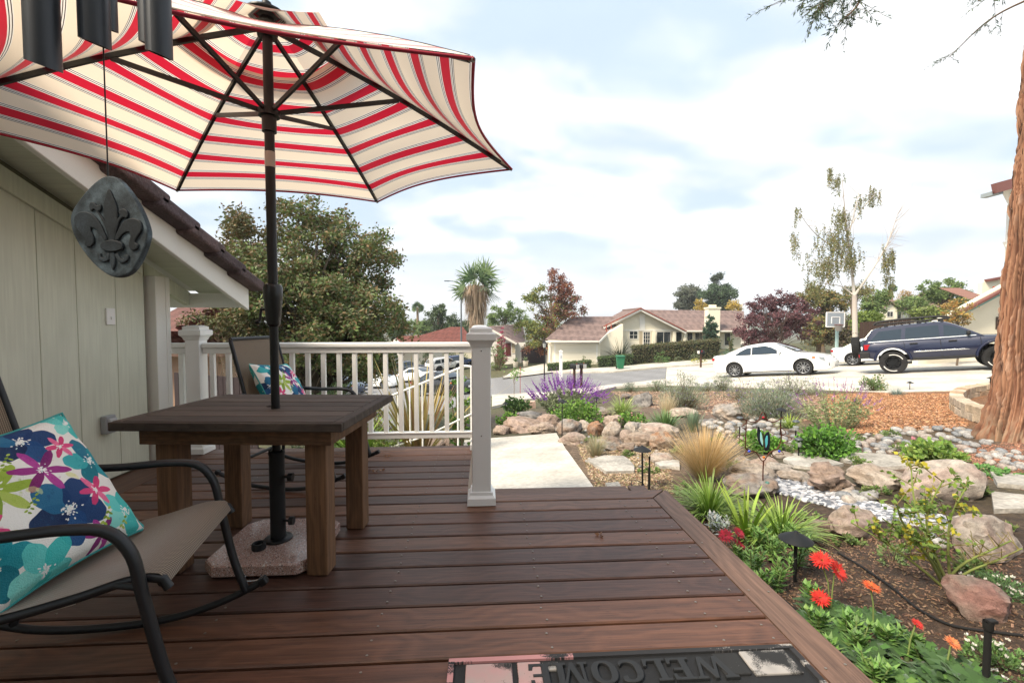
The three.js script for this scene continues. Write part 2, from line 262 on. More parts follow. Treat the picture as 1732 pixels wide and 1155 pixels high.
{
  const far = (px, d) => { const p = at(px, 545, d); return [p.x, p.z]; };
  struct('street', sheetGeo([...pxs([[560, 765], [700, 708], [832, 670], [930, 665], [1040, 652], [1125, 643]]), ...pxs([[1128, 622.5], [1040, 630.5], [930, 632], [850, 638]]), far(780, 42), far(740, 60), far(690, 75), far(560, 75), far(600, 50), far(520, 30), far(420, 18)], 0.012, 2.2, 1.5), asphM);
  struct('driveway', sheetGeo([...pxs([[1126, 643], [1126, 652], [1240, 655.5], [1360, 659], [1500, 664], [1640, 661]]), far(1760, 11.5), far(1990, 11), far(2100, 22), far(1732, 23), ...pxs([[1480, 600], [1400, 604], [1210, 617], [1128, 622.5]])], 0.020, 2.5, 1.5), concM);
  struct('pavement', sheetGeo([...pxs([[832, 671], [832, 692], [880, 680], [1000, 668], [1042, 657], [1125, 653], [1125, 644], [1040, 653], [930, 666]])], 0.10, 2, 1.0), concD);
  const fs = thing('far_pavement', null, null); fs.userData = { kind: 'structure' };
  part('kerb_strip', sheetGeo([...pxs([[850, 637.6], [930, 631.6], [1040, 630.1], [1128, 622], [1210, 616.6], [1210, 610], [1128, 614.5], [1040, 623], [985, 625.5], [930, 625.5]]), far(850, 40)], 0.13, 2, 1.5), concD, fs);
  struct('neighbour_driveway', sheetGeo([far(850, 40.5), ...pxs([[932, 625.4], [985, 625.4]]), far(945, 47), far(1012, 52.5), far(935, 53), far(905, 50), far(870, 47)], 0.14, 2.5, 1.5), concM);
  // the garden path from the deck step
  const gp = new THREE.Group(); gp.name = 'garden_path'; gp.userData = { kind: 'structure' }; scene.add(gp);
  const a = onG(1003, 830), b = onG(959, 767), c = onG(941, 736); const n = [a.x - (b.x - a.x) / (b.z - a.z) * (a.z + 3.42), -3.42];
  part('slab', sheetGeo([[-0.48, -3.42], n, [a.x, a.z], [b.x, b.z + 0.008], [-0.48, b.z + 0.008 - 0.15]], 0.05, 1.3, 0.4), concM, gp);
  part('slab', sheetGeo([[-0.48, b.z - 0.014 - 0.15], [b.x, b.z - 0.014], [c.x, c.z], [-0.9, c.z - 0.1]], 0.046, 1.7, 0.4), concM, gp);
  // distant ridges beyond the valley
  const hill = (name, d, y0, amp, col, sd) => { const p = [], idx = [], n = 160; for (let i = 0; i <= n; i++) { const px = lerp(-700, 2500, i / n), q = at(px, 545, d), t = y0 + amp * fbm2(i * 0.07, sd, 0, 5, sd); p.push(q.x, -60, q.z, q.x, t, q.z, q.x * 1.25, t - amp * 0.3, q.z * 1.25); if (i < n) { const b = i * 3; idx.push(b, b + 3, b + 1, b + 1, b + 3, b + 4, b + 1, b + 4, b + 2, b + 2, b + 4, b + 5); } } const g = new THREE.BufferGeometry(); g.setAttribute('position', new THREE.Float32BufferAttribute(p, 3)); g.setIndex(idx); g.computeVertexNormals(); struct(name, g, std({ color: col, roughness: 1 })); };
  hill('far_hills', 3600, -22, 70, 0x55653f, 3); hill('wooded_ridge', 1300, -22, 30, 0x55653f, 9);
  scene.fog = new THREE.FogExp2(0xe4ebf2, 0.0005);
}
// ---------- deck ----------
const woodMats = [[0.198, 0.086, 0.048], [0.146, 0.064, 0.039], [0.25, 0.115, 0.064], [0.172, 0.071, 0.040], [0.110, 0.051, 0.035], [0.22, 0.098, 0.055]].map((c) => std({ color: new THREE.Color(...c), map: T.grain, roughness: 0.48, bumpMap: T.grain, bumpScale: 0.0012 }));
const trimWood = std({ color: new THREE.Color(0.26, 0.150, 0.104), map: T.grain, roughness: 0.62, bumpMap: T.grain, bumpScale: 0.001 });
const deck = new THREE.Group(); deck.name = 'deck'; deck.userData = { kind: 'structure' }; scene.add(deck);
const screws = [];
function board(x0, x1, z0, z1, mat, y = 0, th = 0.028, name = 'board', cutR = 0) { // runs along x
  const w = z1 - z0, e = 0.005, pr = [[0, -th], [w, -th], [w, -e], [w - e, 0], [e, 0], [0, -e]];
  let g = prism(pr, x1 - x0); g.rotateY(Math.PI / 2); g.translate(x0, y, z1); // shape x -> -z
  if (cutR) { const p = g.attributes.position; for (let i = 0; i < p.count; i++) if (p.getX(i) > x1 - 1e-4) p.setX(i, p.getX(i) + (z1 - p.getZ(i)) * cutR); }
  g = metric(g, 1); const uv = g.attributes.uv, ou = rnd(), ov = rnd(); for (let i = 0; i < uv.count; i++) uv.setXY(i, uv.getX(i) * 0.8 + ou, uv.getY(i) * 2.0 + ov);
  const m = part(name, g, mat || pick(woodMats), deck); m.position.y = rr(-0.0012, 0.0012); return m;
}
const PITCHB = 0.1445;
let row = 0;
for (let z = -4.045; z < 0.45; z += PITCHB, row++) {
  const far = row < 8, x1 = far ? -0.115 : 1.047, inFront = z < -2.70 && !far;
  if (row === 8) continue;   // the front border board takes this row
  board(-2.335, x1, z, z + PITCHB - 0.0135, row === 0 ? trimWood : null);
  for (let k = 0, x = -2.22; x < x1; x += 0.61, k++) for (const q of [0.034, 0.105]) screws.push(cyl(0.0045, 0.0045, 0.004, 7, x + rr(-0.008, 0.008) + (k === 0 ? 0 : 0), 0.0005, z + q));
  screws.push(cyl(0.0045, 0.0045, 0.004, 7, x1 - 0.045, 0.0005, z + 0.035), cyl(0.0045, 0.0045, 0.004, 7, x1 - 0.045, 0.0005, z + 0.105));
}
board(-2.335, 0.02, -2.889, -2.758, null);
{ // front border, mitred into the side border
  board(0.024, 1.05, -2.889, -2.758, woodMats[2], 0, 0.028, 'border_board', 0.93);
  const s = prism([[1.054, 2.750], [1.184, 2.886], [1.184, -0.5], [1.054, -0.5]], 0.028); s.rotateX(-Math.PI / 2); s.translate(0, -0.028, 0);
  let g = metric(s, 1, 0.3, 0.1, true); const uv = g.attributes.uv; for (let i = 0; i < uv.count; i++) uv.setXY(i, uv.getX(i) * 0.5, uv.getY(i) * 2.2); part('border_board', g, trimWood, deck);
  const w = prism([[-2.615, 4.05], [-2.340, 4.05], [-2.340, -0.5], [-2.615, -0.5]], 0.028); w.rotateX(-Math.PI / 2); w.translate(0, -0.028, 0); g = metric(w, 1, 0.6, 0.4, true); const u2 = g.attributes.uv; for (let i = 0; i < u2.count; i++) u2.setXY(i, u2.getX(i) * 0.5, u2.getY(i) * 1.8); part('border_board', g, woodMats[1], deck);
  for (let z = -2.6; z < 0; z += 0.42) for (const x of [1.08, 1.155]) screws.push(cyl(0.0045, 0.0045, 0.004, 7, x, 0.0005, z + rr(-0.02, 0.02)));
  // skirts and the step tread
  part('fascia_board', metric(box(0.024, 0.16, 3.34, 1.168, -0.113, -1.18), 0.5), woodMats[1], deck);
  part('fascia_board', metric(box(1.15, 0.16, 0.024, 0.6, -0.113, -2.868), 0.5), woodMats[1], deck);
  part('fascia_board', metric(box(2.23, 0.30, 0.024, -1.225, -0.183, -4.03), 0.5), woodMats[1], deck);
  part('fascia_board', metric(box(0.024, 0.30, 1.14, -0.13, -0.183, -3.46), 0.5), woodMats[1], deck);
  board(0.0, 1.10, -3.14, -3.005, woodMats[1], -0.17, 0.03, 'step_board'); board(0.0, 1.10, -3.285, -3.148, woodMats[3], -0.17, 0.03, 'step_board'); board(0.0, 1.085, -3.43, -3.293, trimWood, -0.17, 0.03, 'step_board');
  part('step_board', metric(prism([[0, 0], [0.13, 0], [0.13, 0.42], [0, 0.42]], 0.03).rotateX(-Math.PI / 2).translate(1.106, -0.20, -3.008), 0.5), trimWood, deck);
  part('step_riser', metric(box(1.2, 0.26, 0.02, 0.6, -0.335, -3.40), 0.5), woodMats[4], deck);
}
{ const m = part('screw_heads', screws, std({ color: 0x8d857c, roughness: 0.5, metalness: 0.6 }), deck); m.userData.kind = 'stuff'; }

// ---------- the house the deck belongs to ----------
{
  const sidingMat = std({ color: 0xe4e7d4, map: T.siding, roughness: 0.75, bumpMap: T.siding, bumpScale: 0.001 });
  const WX = -2.62, zE = -4.36, yb = (z) => 1.235 + 0.366 * (z + 4.3);       // underside of the barge board
  const tileMats = [[0.135, 0.088, 0.088], [0.105, 0.070, 0.074], [0.165, 0.108, 0.105], [0.12, 0.083, 0.09]].map((c) => std({ color: new THREE.Color(...c), map: T.stone, roughness: 0.85, bumpMap: T.fineBump, bumpScale: 0.006 }));
  const h = thing('garage_wing', 'sage green sided wing with white barge board and brown tiled roof beside the deck', 'house', [0, 0, 0]);
  const wall = part('wall', box(0.10, 1.0, 6.3, WX - 0.075, -0.5, -0.65), std({ color: 0x8f8d80, roughness: 0.9 }), h);
  let z = -3.66, k = 0; const ws = [0.27, 0.31, 0.25, 0.33, 0.30, 0.28];
  part('wall_backing', prism([[-3.70, -0.4], [0.5, -0.4], [0.5, yb(0.5) + 0.16], [-3.70, yb(-3.7) + 0.16]], 0.1).rotateY(-Math.PI / 2).translate(WX - 0.012, 0, 0), std({ color: 0x77755f, roughness: 0.9 }), h);
  while (z < 0.45) { const w = ws[k++ % ws.length], a = z + 0.002, b = Math.min(z + w, 0.5) - 0.002; part('siding_board', metric(prism([[a, 0.012], [b, 0.012], [b, yb(b) + 0.10], [a, yb(a) + 0.10]], 0.018, 0.0015).rotateY(-Math.PI / 2).translate(WX + 0.012, 0, 0), 1, rnd(), rnd()), sidingMat, h); z += w; }
  // prism x -> z after the turn, so the profile runs along the wall
  part('frieze_board', metric(prism([[-3.62, yb(-3.62) - 0.02], [0.5, yb(0.5) - 0.02], [0.5, yb(0.5) + 0.10], [-3.62, yb(-3.62) + 0.10]], 0.02, 0.003).rotateY(-Math.PI / 2).translate(WX + 0.036, 0, 0), 1), sidingMat, h);
  part('corner_post', metric(rbox(0.165, 1.9, 0.11, 0.006, WX + 0.05 - 0.06, 0.51, -3.75), 1), MAT.trim, h);
  part('corner_post', metric(rbox(0.06, 1.9, 0.05, 0.006, WX + 0.045, 0.51, -3.83), 1), MAT.trim, h);
  part('barge_board', metric(prism([[zE, yb(zE)], [0.5, yb(0.5)], [0.5, yb(0.5) + 0.215], [zE, yb(zE) + 0.215]], 0.038, 0.004).rotateY(-Math.PI / 2).translate(-2.18, 0, 0), 1), MAT.trim, h);
  part('soffit', prism([[zE, yb(zE) + 0.15], [0.5, yb(0.5) + 0.15], [0.5, yb(0.5) + 0.17], [zE, yb(zE) + 0.17]], 0.40).rotateY(-Math.PI / 2).translate(-2.222, 0, 0), sidingMat, h);
  for (const x of [-2.68, -3.2, -3.75, -4.3]) part('rafter', prism([[-4.33, yb(-4.33) + 0.02], [-3.6, yb(-3.6) + 0.02], [-3.6, yb(-3.6) + 0.145], [-4.33, yb(-4.33) + 0.145]], 0.045).rotateY(-Math.PI / 2).translate(x, 0, 0), sidingMat, h);
  part('eave_board', box(4.0, 0.13, 0.03, -4.24, yb(zE) + 0.085, zE + 0.035), MAT.trim, h);
  part('eave_beam', box(4.0, 0.12, 0.06, -4.7, yb(-3.85) - 0.02, -3.87), sidingMat, h);
  part('roof_deck', prism([[zE, yb(zE) + 0.172], [0.5, yb(0.5) + 0.172], [0.5, yb(0.5) + 0.212], [zE, yb(zE) + 0.212]], 4.1).rotateY(-Math.PI / 2).translate(-2.221, 0, 0), MAT.trim, h);
  // concrete tiles: each course of the roof with its own rake tile at the edge
  const sl = Math.atan(0.366), step = 0.335;
  for (let c = 0; c < 13; c++) {
    const z0 = zE - 0.06 + c * step * Math.cos(sl), y0 = yb(z0) + 0.235;
    const rake = rbox(0.17, 0.10, 0.44, 0.028, 0, 0.0, 0.2); rake.rotateX(-sl + 0.075); rake.translate(-2.155, y0 + 0.01, z0);
    part('rake_tile', metric(rake, 0.4, rnd(), rnd()), tileMats[c % 4], h);
    for (let q = 0; q < (c < 9 ? 6 : 2); q++) { const t = rbox(0.30, 0.045, 0.42, 0.018, 0, 0.015, 0.2); t.rotateX(-sl + 0.06); t.translate(-2.40 - q * 0.305 - (c % 2) * 0.0, y0 + 0.012, z0); part('roof_tile', metric(t, 0.4, rnd(), rnd()), pick(tileMats), h); }
  }
  const sw = thing('switch_plate', 'small white switch plate on the sage siding', 'switch', [WX + 0.014, 1.14, -3.33]);
  part('plate', rbox(0.012, 0.115, 0.072, 0.004, 0.004, 0, 0), MAT.white, sw); part('toggle', rbox(0.012, 0.022, 0.010, 0.003, 0.013, -0.012, 0), MAT.white, sw);
  const ob = thing('outlet_box', 'grey weatherproof outlet box on siding behind the table', 'outlet', [WX + 0.014, 0.40, -3.26]);
  part('box', rbox(0.045, 0.125, 0.085, 0.01, 0.02, 0, 0), std({ color: 0x9a9da0, roughness: 0.4 }), ob); part('cover', rbox(0.02, 0.085, 0.06, 0.008, 0.05, 0.0, 0), std({ color: 0xb9bcc0, roughness: 0.25 }), ob);
  // the front of the house behind the viewer, with the porch roof the chime hangs from
  const f = thing('porch_front', 'sage house front with doorway under the porch roof', 'house', [0, 0, 0]);
  part('wall', [box(2.55, 2.6, 0.15, -1.75, 1.2, 2.62), box(3.9, 2.6, 0.15, 2.95, 1.2, 2.62), box(1.6, 0.5, 0.15, 0.25, 2.25, 2.62)], sidingMat, f);
  part('door', rbox(1.3, 2.0, 0.06, 0.01, 0.25, 0.99, 2.66), std({ color: 0x5c2f22, roughness: 0.5 }), f);
  part('porch_roof', box(6.4, 0.06, 2.4, 1.4, 2.67, 1.6), MAT.trim, f); part('porch_beam', box(6.4, 0.16, 0.09, 1.4, 2.44, -0.86), MAT.trim, f); for (const x of [-1.7, -0.5, 0.7, 1.9, 3.1, 4.3]) part('porch_rafter', box(0.045, 0.12, 3.6, x, 2.58, 0.9), MAT.trim, f); for (const x of [-1.75, 4.5]) part('porch_post', box(0.09, 2.36, 0.09, x, 1.18, x < 0 ? -0.86 : -0.86), MAT.trim, f);
}

// ---------- railing ----------
const sqLathe = (pr) => toCreasedNormals(new THREE.LatheGeometry(pr.map((p) => new THREE.Vector2(p[0] * Math.SQRT2, p[1])), 4).rotateY(Math.PI / 4).toNonIndexed(), 0.5);
function postParts(o, w, h) {
  part('post', rbox(w, h - 0.06, w, 0.006, 0, (h - 0.06) / 2 + 0.004, 0), MAT.white, o);
  const a = w / 2;
  part('base_trim', sqLathe([[a + 0.001, 0.08], [a + 0.010, 0.078], [a + 0.012, 0.06], [a + 0.027, 0.045], [a + 0.029, 0.004], [a + 0.001, 0.004]]), MAT.white, o);
  part('cap', sqLathe([[a + 0.002, h - 0.125], [a + 0.006, h - 0.118], [a + 0.012, h - 0.10], [a + 0.026, h - 0.085], [a + 0.030, h - 0.08], [a + 0.030, h - 0.045], [a + 0.024, h - 0.04], [a + 0.010, h - 0.036], [a + 0.010, h - 0.014], [a + 0.004, h - 0.010], [a - 0.016, h - 0.002], [0.0001, h]]), MAT.white, o);
}
{
  const n = thing('newel_post', 'white square newel post with stepped cap on the open deck corner', 'post', [-0.022, 0, -2.765]);
  postParts(n, 0.114, 1.075);
  for (const y of [0.42, 0.93]) part('screw', cyl(0.004, 0.004, 0.004, 8, 0.0, y, 0.0575, Math.PI / 2), MAT.chrome, n);
  const r = thing('deck_railing', 'white railing with square balusters along the back of the deck', 'railing', [0, 0, -3.965]);
  for (const x of [-2.42, -0.045]) { const p = new THREE.Group(); p.name = 'rail_post'; r.add(p); p.position.x = x; postParts(p, 0.114, 1.075); }
  const rail = (a, b) => { part('top_rail', [rbox(b - a, 0.045, 0.085, 0.014, (a + b) / 2, 0.905, 0), rbox(b - a, 0.05, 0.05, 0.006, (a + b) / 2, 0.862, 0)], MAT.white, r); part('bottom_rail', [rbox(b - a, 0.05, 0.05, 0.006, (a + b) / 2, 0.118, 0), rbox(b - a, 0.012, 0.062, 0.004, (a + b) / 2, 0.143, 0)], MAT.white, r); };
  rail(-2.36, -0.105); rail(-2.655, -2.48);
  const bg = rbox(0.036, 0.70, 0.036, 0.003);
  for (let x = -2.29; x < -0.13; x += 0.1305) { const b = part('baluster', bg, MAT.white, r); b.position.set(x, 0.495, 0); }
  for (const x of [-2.54]) { const b = part('baluster', bg, MAT.white, r); b.position.set(x, 0.495, 0); }
}

// ---------- table ----------
{
  const topM = [[0.118, 0.086, 0.066], [0.145, 0.108, 0.084], [0.095, 0.068, 0.052]].map((c) => std({ color: new THREE.Color(...c), map: T.grain, roughness: 0.8, bumpMap: T.grain, bumpScale: 0.002 }));
  const legM = std({ color: new THREE.Color(0.235, 0.118, 0.055), map: T.grain, roughness: 0.75, bumpMap: T.grain, bumpScale: 0.0015 }), legD = std({ color: new THREE.Color(0.235, 0.118, 0.055), map: T.grain, roughness: 0.75, bumpMap: T.grain, bumpScale: 0.0015 });
  const t = thing('patio_table', 'weathered brown plank table with thick square legs pierced by the umbrella pole', 'table', [-1.03, 0.003, -2.265], -0.08);
  const D = 0.70, W = 0.965, H = 0.690, n = 6, pw = (D - 0.002) / n;
  for (let i = 0; i < n; i++) {
    let g = rbox(W - 0.088, 0.036, pw - 0.004, 0.004);
    if (i === 2 || i === 3) { const ev = new Evaluator(); ev.useGroups = false; const a = new Brush(g), b = new Brush(cyl(0.032, 0.032, 0.2, 20, 0, 0, i === 2 ? pw / 2 : -pw / 2)); a.updateMatrixWorld(); b.updateMatrixWorld(); g = ev.evaluate(a, b, SUBTRACTION).geometry; }
    g = metric(g, 1, rnd(), rnd()); const uv = g.attributes.uv; for (let q = 0; q < uv.count; q++) uv.setXY(q, uv.getX(q) * 0.8, uv.getY(q) * 3);
    const m = part('plank', g, topM[i % 3], t); m.position.set(0, H - 0.018 + rr(-0.001, 0.001), -D / 2 + pw * (i + 0.5));
  }
  for (const s of [-1, 1]) { const m = part('end_board', metric(rbox(0.042, 0.038, D, 0.005, s * (W / 2 - 0.021), H - 0.019, 0), 0.6, rnd(), rnd(), true), topM[s > 0 ? 2 : 0], t); }
  part('edge_board', metric(rbox(W, 0.036, 0.018, 0.004, 0, H - 0.020, D / 2 + 0.0095), 0.7), topM[2], t); part('edge_board', metric(rbox(W, 0.036, 0.018, 0.004, 0, H - 0.020, -D / 2 - 0.0095), 0.7), topM[1], t);
  for (const s of [-1, 1]) { part('apron', metric(rbox(0.82, 0.072, 0.032, 0.003, 0, H - 0.074, s * 0.287), 0.6, rnd(), rnd()), legD, t); part('apron', metric(rbox(0.032, 0.072, 0.538, 0.003, s * 0.394, H - 0.0745, 0), 0.6, rnd(), rnd(), true), legM, t); }
  for (const x of [-1, 1]) for (const z of [-1, 1]) { let g = metric(rbox(0.092, H - 0.112, 0.092, 0.006), 1, rnd(), rnd(), true); const uv = g.attributes.uv; for (let q = 0; q < uv.count; q++) uv.setXY(q, uv.getX(q) * 0.7, uv.getY(q) * 2.5); const m = part('leg', g, x * z > 0 ? legM : legD, t); m.position.set(x * 0.325, (H - 0.112) / 2, z * 0.222); }
}

// ---------- umbrella and its stand ----------
const UX = -0.99, UZ = -2.20;
{
  const st = thing('umbrella_stand', 'speckled granite slab umbrella stand with black tube under the table', 'stand', [UX, 0.003, UZ]);
  const c = 0.06, a = 0.235; let g = prism([[-a, -a + c], [-a + c, -a], [a - c, -a], [a, -a + c], [a, a - c], [a - c, a], [-a + c, a], [-a, a - c]], 0.052, 0.006); g.rotateX(-Math.PI / 2); g.translate(0, 0.008, 0.0);
  part('slab', metric(g, 0.22), std({ map: T.granite, roughness: 0.16 }), st);
  part('flange', lathe([[0.001, 0.061], [0.062, 0.061], [0.064, 0.066], [0.058, 0.072], [0.036, 0.074]], 24), MAT.black, st);
  part('tube', lathe([[0.034, 0.068], [0.034, 0.47], [0.036, 0.472], [0.036, 0.485], [0.026, 0.488], [0.024, 0.488]], 20), MAT.iron, st);
  for (const y of [0.155, 0.365]) part('knob', [bar([0.03, y, 0.01], [0.062, y, 0.014], 0.006), put(new THREE.CylinderGeometry(0.02, 0.02, 0.02, 9), 0.07, y, 0.015, 0, 0, Math.PI / 2)], MAT.black, st);
  part('handle', tube([[-0.03, 0.02, 0.242], [-0.03, 0.012, 0.262], [0.035, 0.012, 0.262], [0.035, 0.02, 0.242]], 0.004, 16, 6), MAT.chrome, st);
  const ring = thing('plastic_ring', 'small black plastic ring lying on the granite slab', 'ring', [UX - 0.045, 0.064, UZ + 0.095]);
  part('ring_body', lathe([[0.019, 0.0], [0.028, 0.0], [0.030, 0.004], [0.030, 0.026], [0.028, 0.029], [0.019, 0.029], [0.018, 0.026], [0.018, 0.003], [0.019, 0]], 22), MAT.rubber, ring);

  const u = thing('patio_umbrella', 'large red and cream striped patio umbrella on a black pole', 'umbrella', [UX, 0.06, UZ]);
  const B = MAT.black, yT = 2.37, yR = 2.0, R = 1.21, hTip = 2.37 - 0.515;
  part('pole', lathe([[0.019, 0.05], [0.019, 1.22], [0.0215, 1.222], [0.0215, yT + 0.02]], 18), B, u);
  part('pole_collar', cyl(0.0225, 0.0225, 0.07, 18, 0, 1.79, 0), std({ color: 0x9b948c, roughness: 0.3, metalness: 0.5 }), u);
  part('crank_housing', toCreasedNormals(lathe([[0.022, 1.02], [0.030, 1.03], [0.032, 1.06], [0.034, 1.075], [0.041, 1.16], [0.042, 1.20], [0.037, 1.215], [0.022, 1.218]], 20), 0.6), std({ color: 0x131314, roughness: 0.3 }), u);
  part('crank_handle', [bar([-0.03, 1.10, 0], [-0.055, 1.10, 0.0], 0.007), bar([-0.055, 1.105, 0], [-0.058, 1.045, 0.012], 0.006), bar([-0.058, 1.045, 0.012], [-0.075, 1.040, 0.012], 0.009)], B, u);
  part('hub', [cyl(0.05, 0.042, 0.055, 18, 0, yT, 0), cyl(0.03, 0.03, 0.03, 16, 0, yT + 0.04, 0)], B, u);
  part('finial', lathe([[0.001, yT + 0.072], [0.085, yT + 0.062], [0.088, yT + 0.072], [0.05, yT + 0.088], [0.016, yT + 0.10], [0.02, yT + 0.125], [0.001, yT + 0.14]], 20), B, u);
  part('runner', [cyl(0.046, 0.046, 0.03, 18, 0, yR, 0), cyl(0.031, 0.031, 0.10, 18, 0, yR - 0.035, 0)], B, u);
  const tq = new THREE.Quaternion().setFromUnitVectors(V(0, 1, 0), V(-0.036, 1, 0.043).normalize()), A0 = -0.159, ang = (k) => Math.PI / 2 + A0 + k * Math.PI / 3;
  const ribP = (k, s) => { const a = ang(k), r = 0.045 + (R - 0.045) * s, y = yT + (hTip - yT) * (0.80 * s + 0.20 * s * s); return V(Math.cos(a) * r, y - yT, -Math.sin(a) * r).applyQuaternion(tq).add(V(0, yT, 0)); };
  for (let k = 0; k < 6; k++) {
    const rb = []; for (let q = 0; q < 6; q++) rb.push(beam(ribP(k, q / 6 * 0.985), ribP(k, (q + 1) / 6 * 0.985), 0.014, 0.021)); const rib = part('rib', rb, B, u);
    const tip = ribP(k, 1), t2 = ribP(k, 0.94); part('rib_tip', [bar(t2, tip, 0.011, 8, 0.008)], std({ color: 0x8d867e, roughness: 0.5 }), rib);
    const j = ribP(k, 0.46), a = ang(k); part('strut', [beam([Math.cos(a) * 0.045, yR + 0.01, -Math.sin(a) * 0.045], [j.x, j.y - 0.012, j.z], 0.011, 0.02)], B, u);
  }
  const P = 0.150; T.stripe = tex(4, 1024, (x, v) => { const R_ = [0.79, 0.12, 0.22], W_ = [0.96, 0.94, 0.91], K_ = [0.14, 0.08, 0.08], C_ = [0.95, 0.89, 0.80]; if (v < 0.29) return R_; if (v < 0.32) return W_; if (v < 0.34) return K_; if (v < 0.375) return W_; if (v < 0.395) return K_; if (v < 0.415) return W_; if (v < 0.87) return C_; if (v < 0.885) return K_; if (v < 0.91) return W_; if (v < 0.935) return K_; if (v < 0.965) return W_; if (v < 0.98) return K_; return W_; });
  const cloth = phy({ map: T.stripe, roughness: 0.97, transmission: 0.50, thickness: 0, side: THREE.DoubleSide });
  const panel = (k, s0, s1, dy, ns, sag, hem) => {
    const nt = 16, p = [], uv = [], idx = [];
    const apo = R * Math.cos(Math.PI / 6);
    for (let i = 0; i <= ns; i++) for (let j = 0; j <= nt; j++) {
      const s = lerp(s0, s1, i / ns), t = j / nt, a = ribP(k, s), b = ribP(k + 1, s), q = a.lerp(b, t), w = 4 * t * (1 - t);
      const inn = V(-q.x, 0, -q.z).normalize(); q.addScaledVector(inn, w * sag * s * (0.35 + 0.65 * s)); q.y += dy + 0.012 - w * 0.028 * Math.sin(s * Math.PI) + w * s * s * 0.012 + (hem ? 0.006 * Math.sin(s * 23 + k) * w : 0);
      p.push(q.x, q.y, q.z); const sl = Math.hypot(apo, yT - hTip); uv.push(t * 6, ((1 - s) * sl * 1.0 + 0.045) / P + 0.0);
    }
    for (let i = 0; i < ns; i++) for (let j = 0; j < nt; j++) { const a = i * (nt + 1) + j; idx.push(a, a + nt + 1, a + 1, a + 1, a + nt + 1, a + nt + 2); }
    const g = new THREE.BufferGeometry(); g.setAttribute('position', new THREE.Float32BufferAttribute(p, 3)); g.setAttribute('uv', new THREE.Float32BufferAttribute(uv, 2)); g.setIndex(idx); g.computeVertexNormals(); return g;
  };
  for (let k = 0; k < 6; k++) part('canopy_panel', panel(k, 0.20, 1, 0, 22, 0.085, true), cloth, u);
  for (let k = 0; k < 6; k++) part('vent_panel', panel(k, 0.0, 0.31, 0.055, 6, 0.03, false), cloth, u);
  for (let k = 0; k < 6; k++) { const pts = []; for (let j = 0; j <= 12; j++) { const t = j / 12, q = ribP(k, 1).lerp(ribP(k + 1, 1), t), w = 4 * t * (1 - t), inn = V(-q.x, 0, -q.z).normalize(); q.addScaledVector(inn, w * 0.085); q.y += 0.004 + w * 0.012; pts.push(q); } part('hem', tube(pts, 0.006, 24, 5), std({ color: 0xa83044, roughness: 0.9 }), u); }
}

